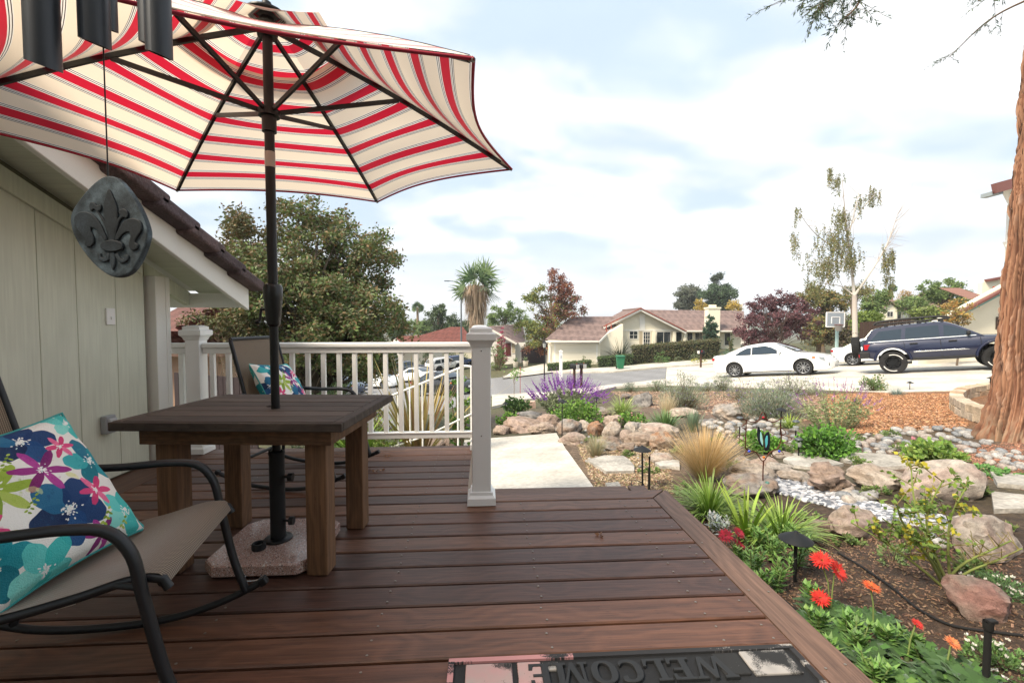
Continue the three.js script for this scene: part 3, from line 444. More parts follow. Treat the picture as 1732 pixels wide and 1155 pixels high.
// ---------- rocking chairs ----------
function pillowTex(seed) {
  const S = 1024, c = document.createElement('canvas'); c.width = c.height = S; const g = c.getContext('2d'); g.fillStyle = '#f1f0ea'; g.fillRect(0, 0, S, S); SEED = seed;
  const blob = (x, y, rx, ry, rot, col) => { g.save(); g.translate(x, y); g.rotate(rot); g.fillStyle = col; g.beginPath(); for (let k = 0; k <= 40; k++) { const a = k / 40 * 6.2832, r = 1 + 0.05 * Math.sin(a * 3 + x) + 0.03 * Math.sin(a * 7 + y); const X = Math.cos(a) * rx * r, Y = Math.sin(a) * ry * r; k ? g.lineTo(X, Y) : g.moveTo(X, Y); } g.closePath(); g.fill(); g.restore(); };
  const wash = (x, y, r, cols, n = 16) => { for (let k = 0; k < n; k++) { g.globalAlpha = 0.10 + 0.16 * rnd(); const a = rr(0, 6.28), d = rr(0, r); blob(x + Math.cos(a) * d, y + Math.sin(a) * d, rr(0.08, 0.28) * r, rr(0.08, 0.22) * r, rr(0, 3), pick(cols)); } g.globalAlpha = 1; };
  const flower = (x, y, r, n, w, cols, dots, rot = 0) => { for (let k = 0; k < n; k++) { const a = rot + k / n * 6.2832; const px = x + Math.cos(a) * r * 0.55, py = y + Math.sin(a) * r * 0.55; g.globalAlpha = 0.95; blob(px, py, r * 0.52, r * w, a, cols[k % cols.length]); g.globalAlpha = 1; g.save(); wash(px, py, r * 0.26, cols.concat(cols[0]), 7); g.restore(); } for (let k = 0; k < dots; k++) { const a = rr(0, 6.28), d = Math.abs(gauss()) * r * 0.26; blob(x + Math.cos(a) * d, y + Math.sin(a) * d, rr(4, 10), rr(3, 6), a, k % 5 ? '#f4f3ef' : '#cfe6e4'); } };
  const NV = ['#14386b', '#1b4a80', '#102a52', '#256a94'], TL = ['#178e9c', '#0f7485', '#3aaeb4', '#1a6f8c'], LM = ['#9db83f', '#b4c95c', '#7f9c31'], MG = ['#9a2c83', '#b23c97', '#7d2069'], PK = ['#e2477f', '#ee6f9b', '#d43a73'], AQ = ['#5fcfc9', '#3dbcb8', '#86dcd2'];
  flower(200, 110, 170, 5, 0.36, TL, 60, 0.4); flower(600, 120, 190, 5, 0.38, NV, 70, 0.2); flower(900, 420, 180, 5, 0.36, TL, 60, 0.9);
  flower(560, 690, 230, 5, 0.40, NV, 90, 0.5); flower(110, 790, 190, 5, 0.38, TL, 50, 0.1); flower(920, 850, 170, 5, 0.38, AQ, 50, 0.3); flower(330, 960, 180, 5, 0.36, AQ, 40, 0.6); flower(60, 420, 150, 5, 0.36, NV, 50, 1.1); flower(960, 90, 130, 5, 0.36, AQ, 40, 0.2);
  flower(290, 390, 190, 7, 0.17, LM, 40, 0.2); flower(560, 370, 170, 6, 0.17, MG, 36, 0.35); flower(130, 590, 120, 7, 0.17, PK, 20, 0.5); flower(790, 640, 120, 6, 0.20, PK, 24, 0.2); flower(690, 940, 110, 6, 0.18, MG, 24, 0.3); flower(770, 250, 90, 6, 0.2, PK, 18, 0.2);
  for (const [x, y, s] of [[740, 860, 1], [430, 240, 0.8], [830, 960, 0.9], [400, 560, 0.7]]) for (let k = 0; k < 9; k++) blob(x + (k - 4) * 16 * s, y - (k - 4) * 13 * s + (k % 2 ? 14 : -14), 16 * s, 9 * s, k % 2 ? 0.9 : -0.3, pick(LM));
  g.fillStyle = '#e6e3a0'; for (const [x, y] of [[440, 470], [700, 470], [260, 680]]) { g.globalAlpha = 0.6; blob(x, y, 34, 20, 0.6, '#dfe08f'); blob(x + 26, y + 26, 26, 14, 1.4, '#e8e6a8'); g.globalAlpha = 1; }
  const t = new THREE.CanvasTexture(c); t.colorSpace = THREE.SRGBColorSpace; return t;
}
const pillowMats = [pillowTex(77), pillowTex(905)].map((t) => std({ map: t, roughness: 0.92, bumpMap: rep(T.fineBump, 6), bumpScale: 0.0015 }));
SEED = 777;
function pillowGeo(S, th) { // two inflated faces meeting in a piped seam, corners drawn out
  const n = 36, gs = [];
  for (const f of [1, -1]) {
    const p = [], uv = [], idx = [];
    for (let i = 0; i <= n; i++) for (let j = 0; j <= n; j++) { const a = i / n * 2 - 1, b = j / n * 2 - 1, in1 = 1 - 0.085 * (1 - b * b), in2 = 1 - 0.085 * (1 - a * a); const d = Math.pow(Math.max(0, (1 - a * a) * (1 - b * b)), 0.42); p.push(a * S / 2 * in1, b * S / 2 * in2, f * (th / 2 * d + 0.004 * Math.sin(a * 7 + b * 5 + f) * d + 0.0035 * Math.sin(b * 13 - a * 3) * (1 - d) * (d > 0 ? 1 : 0))); uv.push(f > 0 ? i / n : 1 - i / n, j / n); }
    for (let i = 0; i < n; i++) for (let j = 0; j < n; j++) { const a = i * (n + 1) + j; f > 0 ? idx.push(a, a + n + 1, a + 1, a + 1, a + n + 1, a + n + 2) : idx.push(a, a + 1, a + n + 1, a + 1, a + n + 2, a + n + 1); }
    const g = new THREE.BufferGeometry(); g.setAttribute('position', new THREE.Float32BufferAttribute(p, 3)); g.setAttribute('uv', new THREE.Float32BufferAttribute(uv, 2)); g.setIndex(idx); g.computeVertexNormals(); gs.push(g);
  }
  return gs;
}
function makeChair(label) { // faces +x, origin on the floor
  const o = thing('rocking_chair', label, 'chair', [0, 0, 0], 0, 'sling rocking chairs at the table');
  const F = std({ color: 0x26282b, roughness: 0.42, metalness: 0.35 }), w = 0.245, a = 0.275;
  const side = [[0.315, 0.405], [0.30, 0.432], [0.24, 0.438], [0.1, 0.405], [-0.08, 0.375], [-0.18, 0.385], [-0.235, 0.46], [-0.295, 0.68], [-0.36, 0.93], [-0.375, 0.985]];
  for (const s of [-1, 1]) {
    part('side_rail', tube(side.map((p) => [p[0], p[1] - 0.006, s * w]), 0.0125, 40, 8), F, o);
    const arm = put(tube([[-0.28, 0.625, 0], [-0.22, 0.60, 0], [-0.05, 0.587, 0], [0.12, 0.59, 0], [0.20, 0.575, 0], [0.245, 0.52, 0], [0.27, 0.40, 0], [0.31, 0.20, 0], [0.345, 0.085, 0]], 0.0135, 44, 8), 0, 0, 0, 0, 0, 0, [1, 1, 1.35]); arm.translate(0, 0, s * a); part('arm', arm, F, o);
    part('rocker', tube([[-0.46, 0.105, s * a], [-0.30, 0.045, s * a], [-0.08, 0.016, s * a], [0.12, 0.020, s * a], [0.28, 0.058, s * a], [0.40, 0.108, s * a]], 0.0135, 30, 8), F, o);
    part('rear_leg', tube([[-0.30, 0.50, s * (w + 0.012)], [-0.335, 0.30, s * (a - 0.006)], [-0.36, 0.07, s * a]], 0.0125, 14, 8), F, o);
    part('rocker_cap', [rbox(0.03, 0.03, 0.03, 0.006, 0.405, 0.112, s * a, 0, 0, 0.5), rbox(0.03, 0.03, 0.03, 0.006, -0.465, 0.108, s * a, 0, 0, -0.4)], F, o);
    part('bracket', bar([0.19, 0.425, s * w], [0.262, 0.425, s * a], 0.009), F, o);
  }
  part('crossbar', [bar([0.30, 0.415, -w], [0.30, 0.415, w], 0.012), bar([-0.34, 0.17, -a], [-0.34, 0.17, a], 0.011), bar([0.09, 0.13, -a], [0.09, 0.13, a], 0.0), bar([-0.375, 0.985, -w], [-0.375, 0.985, w], 0.0125)], F, o);
  const cv = new THREE.CatmullRomCurve3(side.map((p) => V(p[0], p[1], 0)), false, 'centripetal'), n = 60, p = [], uv = [], idx = [], L = cv.getLength();
  for (let i = 0; i <= n; i++) { const q = cv.getPointAt(i / n); for (let j = 0; j <= 10; j++) { const t = j / 10 * 2 - 1, sag = (1 - t * t) * 0.018 * Math.sin(Math.PI * Math.min(1, i / n * 1.0)); p.push(q.x + (i / n > 0.55 ? -sag : 0), q.y + 0.008 - (i / n < 0.55 ? sag : 0), t * (w + 0.004)); uv.push(i / n * L * 17, j / 10 * 0.49 * 17); } }
  for (let i = 0; i < n; i++) for (let j = 0; j < 10; j++) { const b = i * 11 + j; idx.push(b, b + 11, b + 1, b + 1, b + 11, b + 12); }
  const g = new THREE.BufferGeometry(); g.setAttribute('position', new THREE.Float32BufferAttribute(p, 3)); g.setAttribute('uv', new THREE.Float32BufferAttribute(uv, 2)); g.setIndex(idx); g.computeVertexNormals();
  part('sling', g, phy({ map: T.sling, roughness: 0.85, transmission: 0.5, thickness: 0, side: THREE.DoubleSide, bumpMap: T.sling, bumpScale: 0.001 }), o);
  return o;
}
{
  const c1 = makeChair('black framed rocking chair with tan sling seat beside the wooden table'); c1.position.set(-1.19, 0.003, -1.40); c1.rotation.y = 0.20;
  const tg = part('care_tag', box(0.09, 0.002, 0.045, 0.02, 0.355, 0.16, 0.5, 0.2, 0), MAT.white, c1);
  const c2 = copy(c1, V(-1.26, 0.003, -3.27), -0.16, 'tan sling rocking chair between the table and the white railing'); c2.children.filter((m) => m.name === 'care_tag').forEach((m) => c2.remove(m));
  const pg = pillowGeo(0.46, 0.18);
  const pil = (mat, label, c, lx, ly, lz, tilt, ry, spin) => {
    const p = thing('throw_pillow', label, 'pillow', [0, 0, 0], 0, 'floral throw pillows'); const f = part('cover', pg.map((g) => g.clone()), mat, p);
    const n = 24, pts = []; for (const [a0, b0, a1, b1] of [[-1, -1, 1, -1], [1, -1, 1, 1], [1, 1, -1, 1], [-1, 1, -1, -1]]) for (let k = 0; k < n; k++) { const a = lerp(a0, a1, k / n), b = lerp(b0, b1, k / n); pts.push([a * 0.23 * (1 - 0.085 * (1 - b * b)), b * 0.23 * (1 - 0.085 * (1 - a * a)), 0]); }
    part('piping', tube(pts, 0.0045, 110, 6, true), std({ color: 0x3f9a98, roughness: 0.9 }), p);
    const m = new THREE.Matrix4().makeRotationFromEuler(new THREE.Euler(0, 0, 0)); const q = new THREE.Quaternion().setFromEuler(new THREE.Euler(0, c.rotation.y + Math.PI / 2 + ry, 0)).multiply(new THREE.Quaternion().setFromEuler(new THREE.Euler(-tilt, 0, 0))).multiply(new THREE.Quaternion().setFromEuler(new THREE.Euler(0, 0, spin))); p.quaternion.copy(q);
    p.position.copy(V(lx, ly, lz).applyAxisAngle(V(0, 1, 0), c.rotation.y).add(c.position)); return p;
  };
  pil(pillowMats[0], 'plump floral pillow in blue, lime and magenta on the chair beside the table', c1, -0.11, 0.585, 0.045, 0.55, -0.38, 0.10);
  pil(pillowMats[1], 'floral pillow on the rocking chair by the white railing', c2, -0.17, 0.60, 0.0, 0.5, 0.1, -0.1);
}

// ---------- welcome mat ----------
{
  const font = await new FontLoader().loadAsync('fonts/droid/droid_serif_bold.typeface.json');
  const m = thing('welcome_mat', 'black rubber door mat with raised WELCOME and worn pale panels', 'mat', [0.455, 0.001, -1.075]);
  const W = 1.15, D = 0.72, K = std({ color: 0x1c1d1f, roughness: 0.8, bumpMap: T.fineBump, bumpScale: 0.002 });
  part('base', rbox(W, 0.008, D, 0.003, 0, 0.004, 0), K, m);
  const rim = std({ color: 0x2a2b2d, roughness: 0.8 });
  const bt = tex(512, 64, (u, v, i, j) => { const n = fbm2(u * 10, v * 4, 10, 4, 5), h = hash(i, j, 9); return n + h * 0.25 > (u < 0.35 ? 0.52 : 0.82) ? (u < 0.4 ? [0.72, 0.52, 0.52] : [0.62, 0.60, 0.58]) : [0.17, 0.17, 0.18]; });
  part('border', [box(W - 0.004, 0.010, 0.018, 0, 0.011, -D / 2 + 0.011), box(W - 0.004, 0.010, 0.018, 0, 0.011, D / 2 - 0.011), box(0.018, 0.010, D - 0.045, -W / 2 + 0.011, 0.011, 0), box(0.018, 0.010, D - 0.045, W / 2 - 0.011, 0.011, 0)].map((g) => { g = metric(g, 1); const uv = g.attributes.uv, p = g.attributes.position; for (let i = 0; i < uv.count; i++) uv.setXY(i, (p.getX(i) + W / 2) / W, p.getZ(i) * 12); return g; }), std({ map: bt, roughness: 0.85 }), m);
  const worn = (cols, th, sd) => tex(256, 256, (u, v, i, j) => { const n = fbm2(u * 4, v * 4, 4, 5, sd), h = hash(i, j, sd); return n + (h - 0.5) * 0.22 > th ? mixc(cols[0], cols[1], fbm2(u * 6, v * 6, 6, 3, sd + 3)) : [0.15, 0.155, 0.16]; });
  const pk = std({ map: worn([[0.74, 0.54, 0.54], [0.64, 0.60, 0.58]], 0.44, 21), roughness: 0.9 }), gr = std({ map: worn([[0.70, 0.68, 0.66], [0.56, 0.55, 0.54]], 0.44, 25), roughness: 0.9 }), dk = std({ map: worn([[0.66, 0.64, 0.62], [0.45, 0.45, 0.45]], 0.60, 31), roughness: 0.9 });
  const blk = (x, z, w, d, mt) => part('panel', metric(rbox(w, 0.010, d, 0.004, x, 0.011, z), 0.25, rnd(), rnd()), mt, m);
  for (const r of [0, 1, 2, 3]) { const z = -D / 2 + 0.075 + r * 0.17 + (r ? 0.06 : 0); blk(-0.445, z, 0.145, 0.09, pk); blk(-0.318, z, 0.075, 0.09, r ? gr : pk); blk(0.325, z, 0.085, 0.09, dk); blk(0.455, z, 0.155, 0.10, gr); }
  for (const x of [-0.19, -0.06, 0.07, 0.20]) for (const z of [-0.05, 0.12, 0.27]) blk(x, z, 0.11, 0.11, (x + z) > 0.1 ? dk : gr);
  blk(-0.25, -D / 2 + 0.05, 0.05, 0.035, gr);
  const tg = new TextGeometry('WELCOME', { font, size: 0.088, depth: 0.009, curveSegments: 5, bevelEnabled: true, bevelSize: 0.0015, bevelThickness: 0.0015, bevelSegments: 1 }); tg.computeBoundingBox(); const bb = tg.boundingBox; tg.translate(-(bb.max.x + bb.min.x) / 2, 0, 0); tg.scale(0.97, 1, 1); tg.rotateX(-Math.PI / 2); tg.rotateY(Math.PI); tg.translate(0.0, 0.0085, -D / 2 + 0.045);
  part('lettering', tg, std({ color: 0x242628, roughness: 0.7 }), m);
}

// ---------- wind chime ----------
{
  const cx = at(185, 382, 0.86), w = thing('wind_chime', 'black tube wind chime with slate fleur de lis wind sail hanging at porch edge', 'wind chime', [cx.x, 0, cx.z], -0.0);
  const K = std({ color: 0x3a3d42, roughness: 0.4, metalness: 0.3, side: THREE.DoubleSide });
  const tubeAt = (px, py, d, r) => {
    const p = at(px, py, d), g = new THREE.CylinderGeometry(r, r, 1, 28, 1, true), gi = new THREE.CylinderGeometry(r * 0.86, r * 0.86, 1, 28, 1, true), top = 2.18; const out = [];
    for (const q of [g, gi]) { const a = q.attributes.position; for (let i = 0; i < a.count; i++) a.setY(i, a.getY(i) > 0 ? top : p.y - 0.35 * a.getX(i) - 0.2 * a.getZ(i)); q.computeVertexNormals(); q.translate(p.x - cx.x, 0, p.z - cx.z); out.push(q); }
    const pos = [], idx = []; for (let k = 0; k <= 28; k++) { const t = k / 28 * 6.2832; for (const R of [r, r * 0.86]) { const x = Math.sin(t) * R, z = Math.cos(t) * R; pos.push(x + p.x - cx.x, p.y - 0.35 * x - 0.2 * z, z + p.z - cx.z); } if (k < 28) { const b = k * 2; idx.push(b, b + 1, b + 2, b + 1, b + 3, b + 2); } }
    const rg = new THREE.BufferGeometry(); rg.setAttribute('position', new THREE.Float32BufferAttribute(pos, 3)); rg.setIndex(idx); rg.computeVertexNormals(); g.deleteAttribute('uv'); gi.deleteAttribute('uv'); out.push(rg);
    part('chime_tube', out, K, w); part('cord', bar([p.x - cx.x, 2.17, p.z - cx.z], [(p.x - cx.x) * 0.9, 2.27, (p.z - cx.z) * 0.9], 0.0015, 5), MAT.black, w);
  };
  tubeAt(73, 112, 0.80, 0.0245); tubeAt(160, 74, 0.84, 0.0235); tubeAt(176, 46, 1.0, 0.0235); tubeAt(257, 78, 0.98, 0.0235); tubeAt(269, 93, 0.87, 0.0215);
  part('disc', cyl(0.12, 0.12, 0.012, 30, 0.0, 2.275, 0), std({ color: 0x4a2c1c, roughness: 0.6 }), w);
  part('hanger', [bar([0, 2.28, 0], [0, 2.36, 0], 0.0025, 6)], MAT.black, w);
  const topY = at(186, 300, 0.86).y; part('cord', bar([0, topY - 0.008, 0], [0, 2.28, 0], 0.0013, 5), MAT.black, w);
  const pl = new THREE.Group(); pl.name = 'wind_sail'; w.add(pl); const yc = at(185, 384, 0.86).y; pl.position.set(0.0, yc, 0); pl.rotation.y = -0.15;
  const s = new THREE.Shape(), k = 1 / 895, Pp = (x, y) => [(x - 186) * k, (382 - y) * k];  // outline in photo proportions, at its real size
  const O = [[188, 297], [172, 302], [140, 328], [118, 357], [115, 372], [122, 398], [150, 438], [180, 462], [200, 467], [222, 460], [244, 432], [257, 398], [255, 380], [240, 345], [218, 314], [204, 301]].map((p) => Pp(...p));
  s.setFromPoints(new THREE.CatmullRomCurve3(O.map((p) => V(p[0], p[1], 0)), true).getPoints(60).map((p) => new THREE.Vector2(p.x, p.y)));
  const slate = std({ color: 0x8ea2ae, map: T.fine, roughness: 0.75, bumpMap: T.fineBump, bumpScale: 0.001 }), slD = std({ color: 0x56636d, map: T.fine, roughness: 0.65 });
  let g = new THREE.ExtrudeGeometry(s, { depth: 0.006, bevelEnabled: true, bevelSize: 0.003, bevelThickness: 0.003, bevelSegments: 2, bevelOffset: -0.003 }); g.translate(0, 0, -0.006); part('plate', metric(g, 0.3), slate, pl);
  const em = [], ex = (pts, d = 0.003) => { const sh = new THREE.Shape(new THREE.CatmullRomCurve3(pts.map((p) => V(...Pp(...p), 0)), true, 'centripetal').getPoints(50).map((p) => new THREE.Vector2(p.x, p.y))); em.push(new THREE.ExtrudeGeometry(sh, { depth: d, bevelEnabled: true, bevelSize: 0.0018, bevelThickness: 0.002, bevelSegments: 2, bevelOffset: -0.001 }).translate(0, 0, 0.001)); };
  ex([[191, 321], [184, 337], [181, 355], [184, 385], [190, 407], [196, 407], [203, 385], [205, 355], [199, 335]]);
  ex([[184, 404], [178, 388], [168, 370], [152, 358], [136, 357], [126, 366], [128, 380], [137, 394], [145, 404], [143, 411], [150, 415], [158, 411], [160, 400], [155, 388], [156, 383], [164, 385], [174, 396], [180, 405]]);
  ex([[200, 404], [205, 390], [213, 378], [224, 371], [236, 370], [247, 376], [248, 388], [240, 399], [235, 409], [241, 413], [238, 420], [229, 422], [224, 413], [228, 399], [226, 392], [219, 392], [210, 398], [204, 405]]);
  ex([[175, 411], [193, 405], [213, 411], [213, 419], [193, 424], [175, 418]], 0.005);
  ex([[191, 425], [189, 440], [193, 454], [198, 440], [196, 425]]);
  ex([[188, 428], [186, 437], [178, 441], [168, 436], [166, 428], [171, 427], [173, 433], [180, 434], [184, 427]]); ex([[199, 428], [202, 437], [211, 443], [221, 438], [222, 431], [216, 431], [213, 437], [207, 434], [203, 427]]);
  ex([[188, 404], [184, 388], [177, 372], [168, 357], [163, 352], [157, 355], [155, 346], [158, 341], [164, 343], [168, 347], [175, 346], [175, 353], [171, 357], [180, 370], [187, 386], [191, 404]]);
  ex([[195, 404], [199, 386], [205, 370], [211, 365], [208, 358], [213, 354], [219, 354], [224, 359], [222, 368], [215, 367], [209, 373], [203, 388], [199, 404]]);
  part('emblem', em, slD, pl);
}
// ---------- stones ----------
const rockCols = { tan: [0.54, 0.43, 0.34], pink: [0.56, 0.42, 0.35], brown: [0.40, 0.29, 0.22], grey: [0.42, 0.39, 0.36], dark: [0.22, 0.215, 0.215], pale: [0.66, 0.575, 0.49], rust: [0.50, 0.27, 0.15], red: [0.56, 0.30, 0.25] };
function rockGeo(seed, det, rough, col, col2) {
  let g = new THREE.IcosahedronGeometry(1, det); const p = g.attributes.position, c = new Float32Array(p.count * 3), v = V();
  const planes = []; SEED = seed * 991 + 5; for (let k = 0; k < 9; k++) planes.push([rdir(), rr(0.62, 0.92)]);
  for (let i = 0; i < p.count; i++) {
    v.fromBufferAttribute(p, i).normalize(); let r = 1; for (const [n, d] of planes) { const q = v.dot(n); if (q > 0.05) r = Math.min(r, lerp(d / q, 1, 0.10)); }
    r = Math.min(r, 1.08) * (1 + rough * (fbm3(v.x * 1.6 + seed, v.y * 1.6, v.z * 1.6, 4, seed) - 0.5) + rough * 0.30 * (fbm3(v.x * 6 + seed, v.y * 6, v.z * 6, 3, seed + 3) - 0.5) - rough * 0.30 * Math.pow(1 - clamp(Math.abs(fbm3(v.x * 2.2 + seed, v.y * 3.4, v.z * 2.2, 3, seed + 8) - 0.5) * 7), 2));
    const t = fbm3(v.x * 2.3, v.y * 2.3 + seed, v.z * 2.3, 4, seed + 9), q = sstep(0.35, 0.68, t), k = 0.78 + 0.44 * fbm3(v.x * 9, v.y * 9, v.z * 9 + seed, 2, 5);
    p.setXYZ(i, v.x * r, v.y * r, v.z * r); for (let a = 0; a < 3; a++) c[i * 3 + a] = lerp(col[a], col2[a], q) * k;
  }
  g.setAttribute('color', new THREE.BufferAttribute(c, 3)); g.deleteAttribute('normal'); g.deleteAttribute('uv'); g = mergeVertices(g, 1e-4); g.computeVertexNormals(); g = toCreasedNormals(g, 0.75); return metric(g, 0.62, seed * 0.13, seed * 0.31);
}
function rock(px, py, w, h, tone, tone2, label, o = {}) { // base centre pixel, size in photo pixels at that depth
  const c = onG(px, py), d = c.clone().sub(camera.position).dot(fwd), s = d / FPX, rw = w * s / 2, rh = h * s / 2 * 1.15, rd = rw * (o.deep || rr(0.75, 1.0));
  const m = part('boulder', rockGeo(o.seed || (px * 7 + py) % 997, rw > 0.16 ? 5 : 4, o.rough || 0.45, rockCols[tone], rockCols[tone2]), MAT.stone);
  m.scale.set(rw * 1.14, rh * 1.15, rd * 1.1); m.rotation.set(rr(-0.12, 0.12), rr(-0.5, 0.5), rr(-0.12, 0.12)); const fz = fwd.clone().setY(0).normalize(); m.position.set(c.x + fz.x * rd * 0.6, gy(c.x + fz.x * rd * 0.6, c.z + fz.z * rd * 0.6) + rh * 0.6, c.z + fz.z * rd * 0.6);
  tag(m, label, 'boulder', 'boulders along the dry creek'); return m;
}
const RK = [
  [895, 712, 50, 16, 'dark', 'grey', 'flat dark slate boulder below the purple salvia'], [886, 731, 62, 25, 'pink', 'brown', 'pinkish boulder at the path end in front of the dark slate'], [848, 735, 30, 17, 'pink', 'tan', 'small pink rock against the white newel post'], [917, 735, 42, 20, 'tan', 'pink', 'tan rock touching the far edge of the concrete path'], [928, 723, 38, 22, 'brown', 'pink', 'brown rock behind the tan rock at the path end'], [964, 735, 42, 26, 'brown', 'grey', 'rounded brown rock beside the path light at path corner'], [990, 727, 32, 16, 'tan', 'pale', 'low tan rock under the pink geranium'], [970, 752, 46, 20, 'tan', 'pink', 'broad tan rock at the concrete path corner'],
  [1010, 738, 28, 28, 'rust', 'brown', 'rust orange rock standing among tan rocks'], [1040, 724, 38, 24, 'pink', 'tan', 'pink rock behind the rust coloured rock'], [1036, 741, 32, 30, 'pale', 'tan', 'pale upright rock next to the rust coloured one'], [1075, 736, 32, 22, 'pale', 'grey', 'pale rock with flat top below the iris leaves'], [1062, 744, 24, 17, 'pink', 'tan', 'small pink rock wedged in the creek edge'], [1117, 745, 70, 34, 'pink', 'pale', 'large smooth pinkish boulder beside the golden grass'], [1085, 757, 50, 24, 'tan', 'brown', 'rounded tan boulder in front of the pale rock'], [1122, 760, 40, 30, 'rust', 'tan', 'dark rust boulder leaning on the large pinkish one'],
  [1031, 762, 40, 22, 'grey', 'brown', 'grey brown rock behind the dry grass tuft'], [1062, 764, 34, 15, 'brown', 'tan', 'low brown rock above the stepping stones'], [1123, 782, 40, 15, 'pink', 'pale', 'flat pink rock next to the stepping stone'], [1018, 704, 28, 14, 'tan', 'grey', 'grey tan rock behind the bright geranium'], [1090, 688, 32, 26, 'dark', 'grey', 'dark craggy rock on the mulch mound'], [1060, 675, 22, 10, 'dark', 'brown', 'small dark rock on the mulch behind the salvia'], [1161, 706, 44, 16, 'tan', 'pale', 'tan rock between iris and lavender'],
  [1237, 712, 50, 32, 'grey', 'tan', 'rough grey boulder in front of the rosemary mound'], [1195, 717, 40, 6, 'dark', 'grey', 'thin dark slate slab by the cobbles'], [1280, 815, 72, 28, 'pale', 'tan', 'wide pale rock behind the butterfly stake'], [1284, 842, 80, 34, 'grey', 'brown', 'grey brown boulder under the butterfly stake'], [1322, 800, 42, 17, 'pale', 'grey', 'pale rock at the head of the pebble stream'], [1355, 816, 50, 19, 'tan', 'pale', 'tan rock on the far bank of the pebble stream'], [1416, 836, 66, 44, 'brown', 'pink', 'pitted brown lava boulder by the stream', { rough: 0.95 }],
  [1300, 794, 40, 20, 'pink', 'tan', 'pink rock left of the flagstone walk'], [1331, 776, 34, 13, 'pale', 'tan', 'small pale rock under the butterfly ornament'], [1264, 790, 32, 18, 'tan', 'grey', 'tan rock beside the golden grass foot'], [1620, 848, 150, 66, 'pale', 'pink', 'huge pale boulder with a dark patch behind the rose bush', { deep: 0.6, rough: 0.3 }], [1510, 828, 86, 38, 'pale', 'tan', 'pale boulder joined to the huge one'], [1458, 906, 110, 42, 'pink', 'tan', 'long pinkish boulder on the near bank of the stream', { deep: 0.6 }], [1690, 944, 130, 60, 'pink', 'pale', 'broad pinkish boulder beside the white alyssum', { deep: 0.7 }], [1680, 1044, 90, 58, 'red', 'pink', 'rounded red granite rock in the flower bed'], [1398, 905, 40, 22, 'brown', 'pink', 'low brown rock beside the strap leaf clump'],
];
RK.forEach((r) => rock(...r));
SEED = 4242;
const inPoly = (x, y, P) => { let c = false; for (let i = 0, j = P.length - 1; i < P.length; j = i++) if ((P[i][1] > y) !== (P[j][1] > y) && x < (P[j][0] - P[i][0]) * (y - P[i][1]) / (P[j][1] - P[i][1]) + P[i][0]) c = !c; return c; };
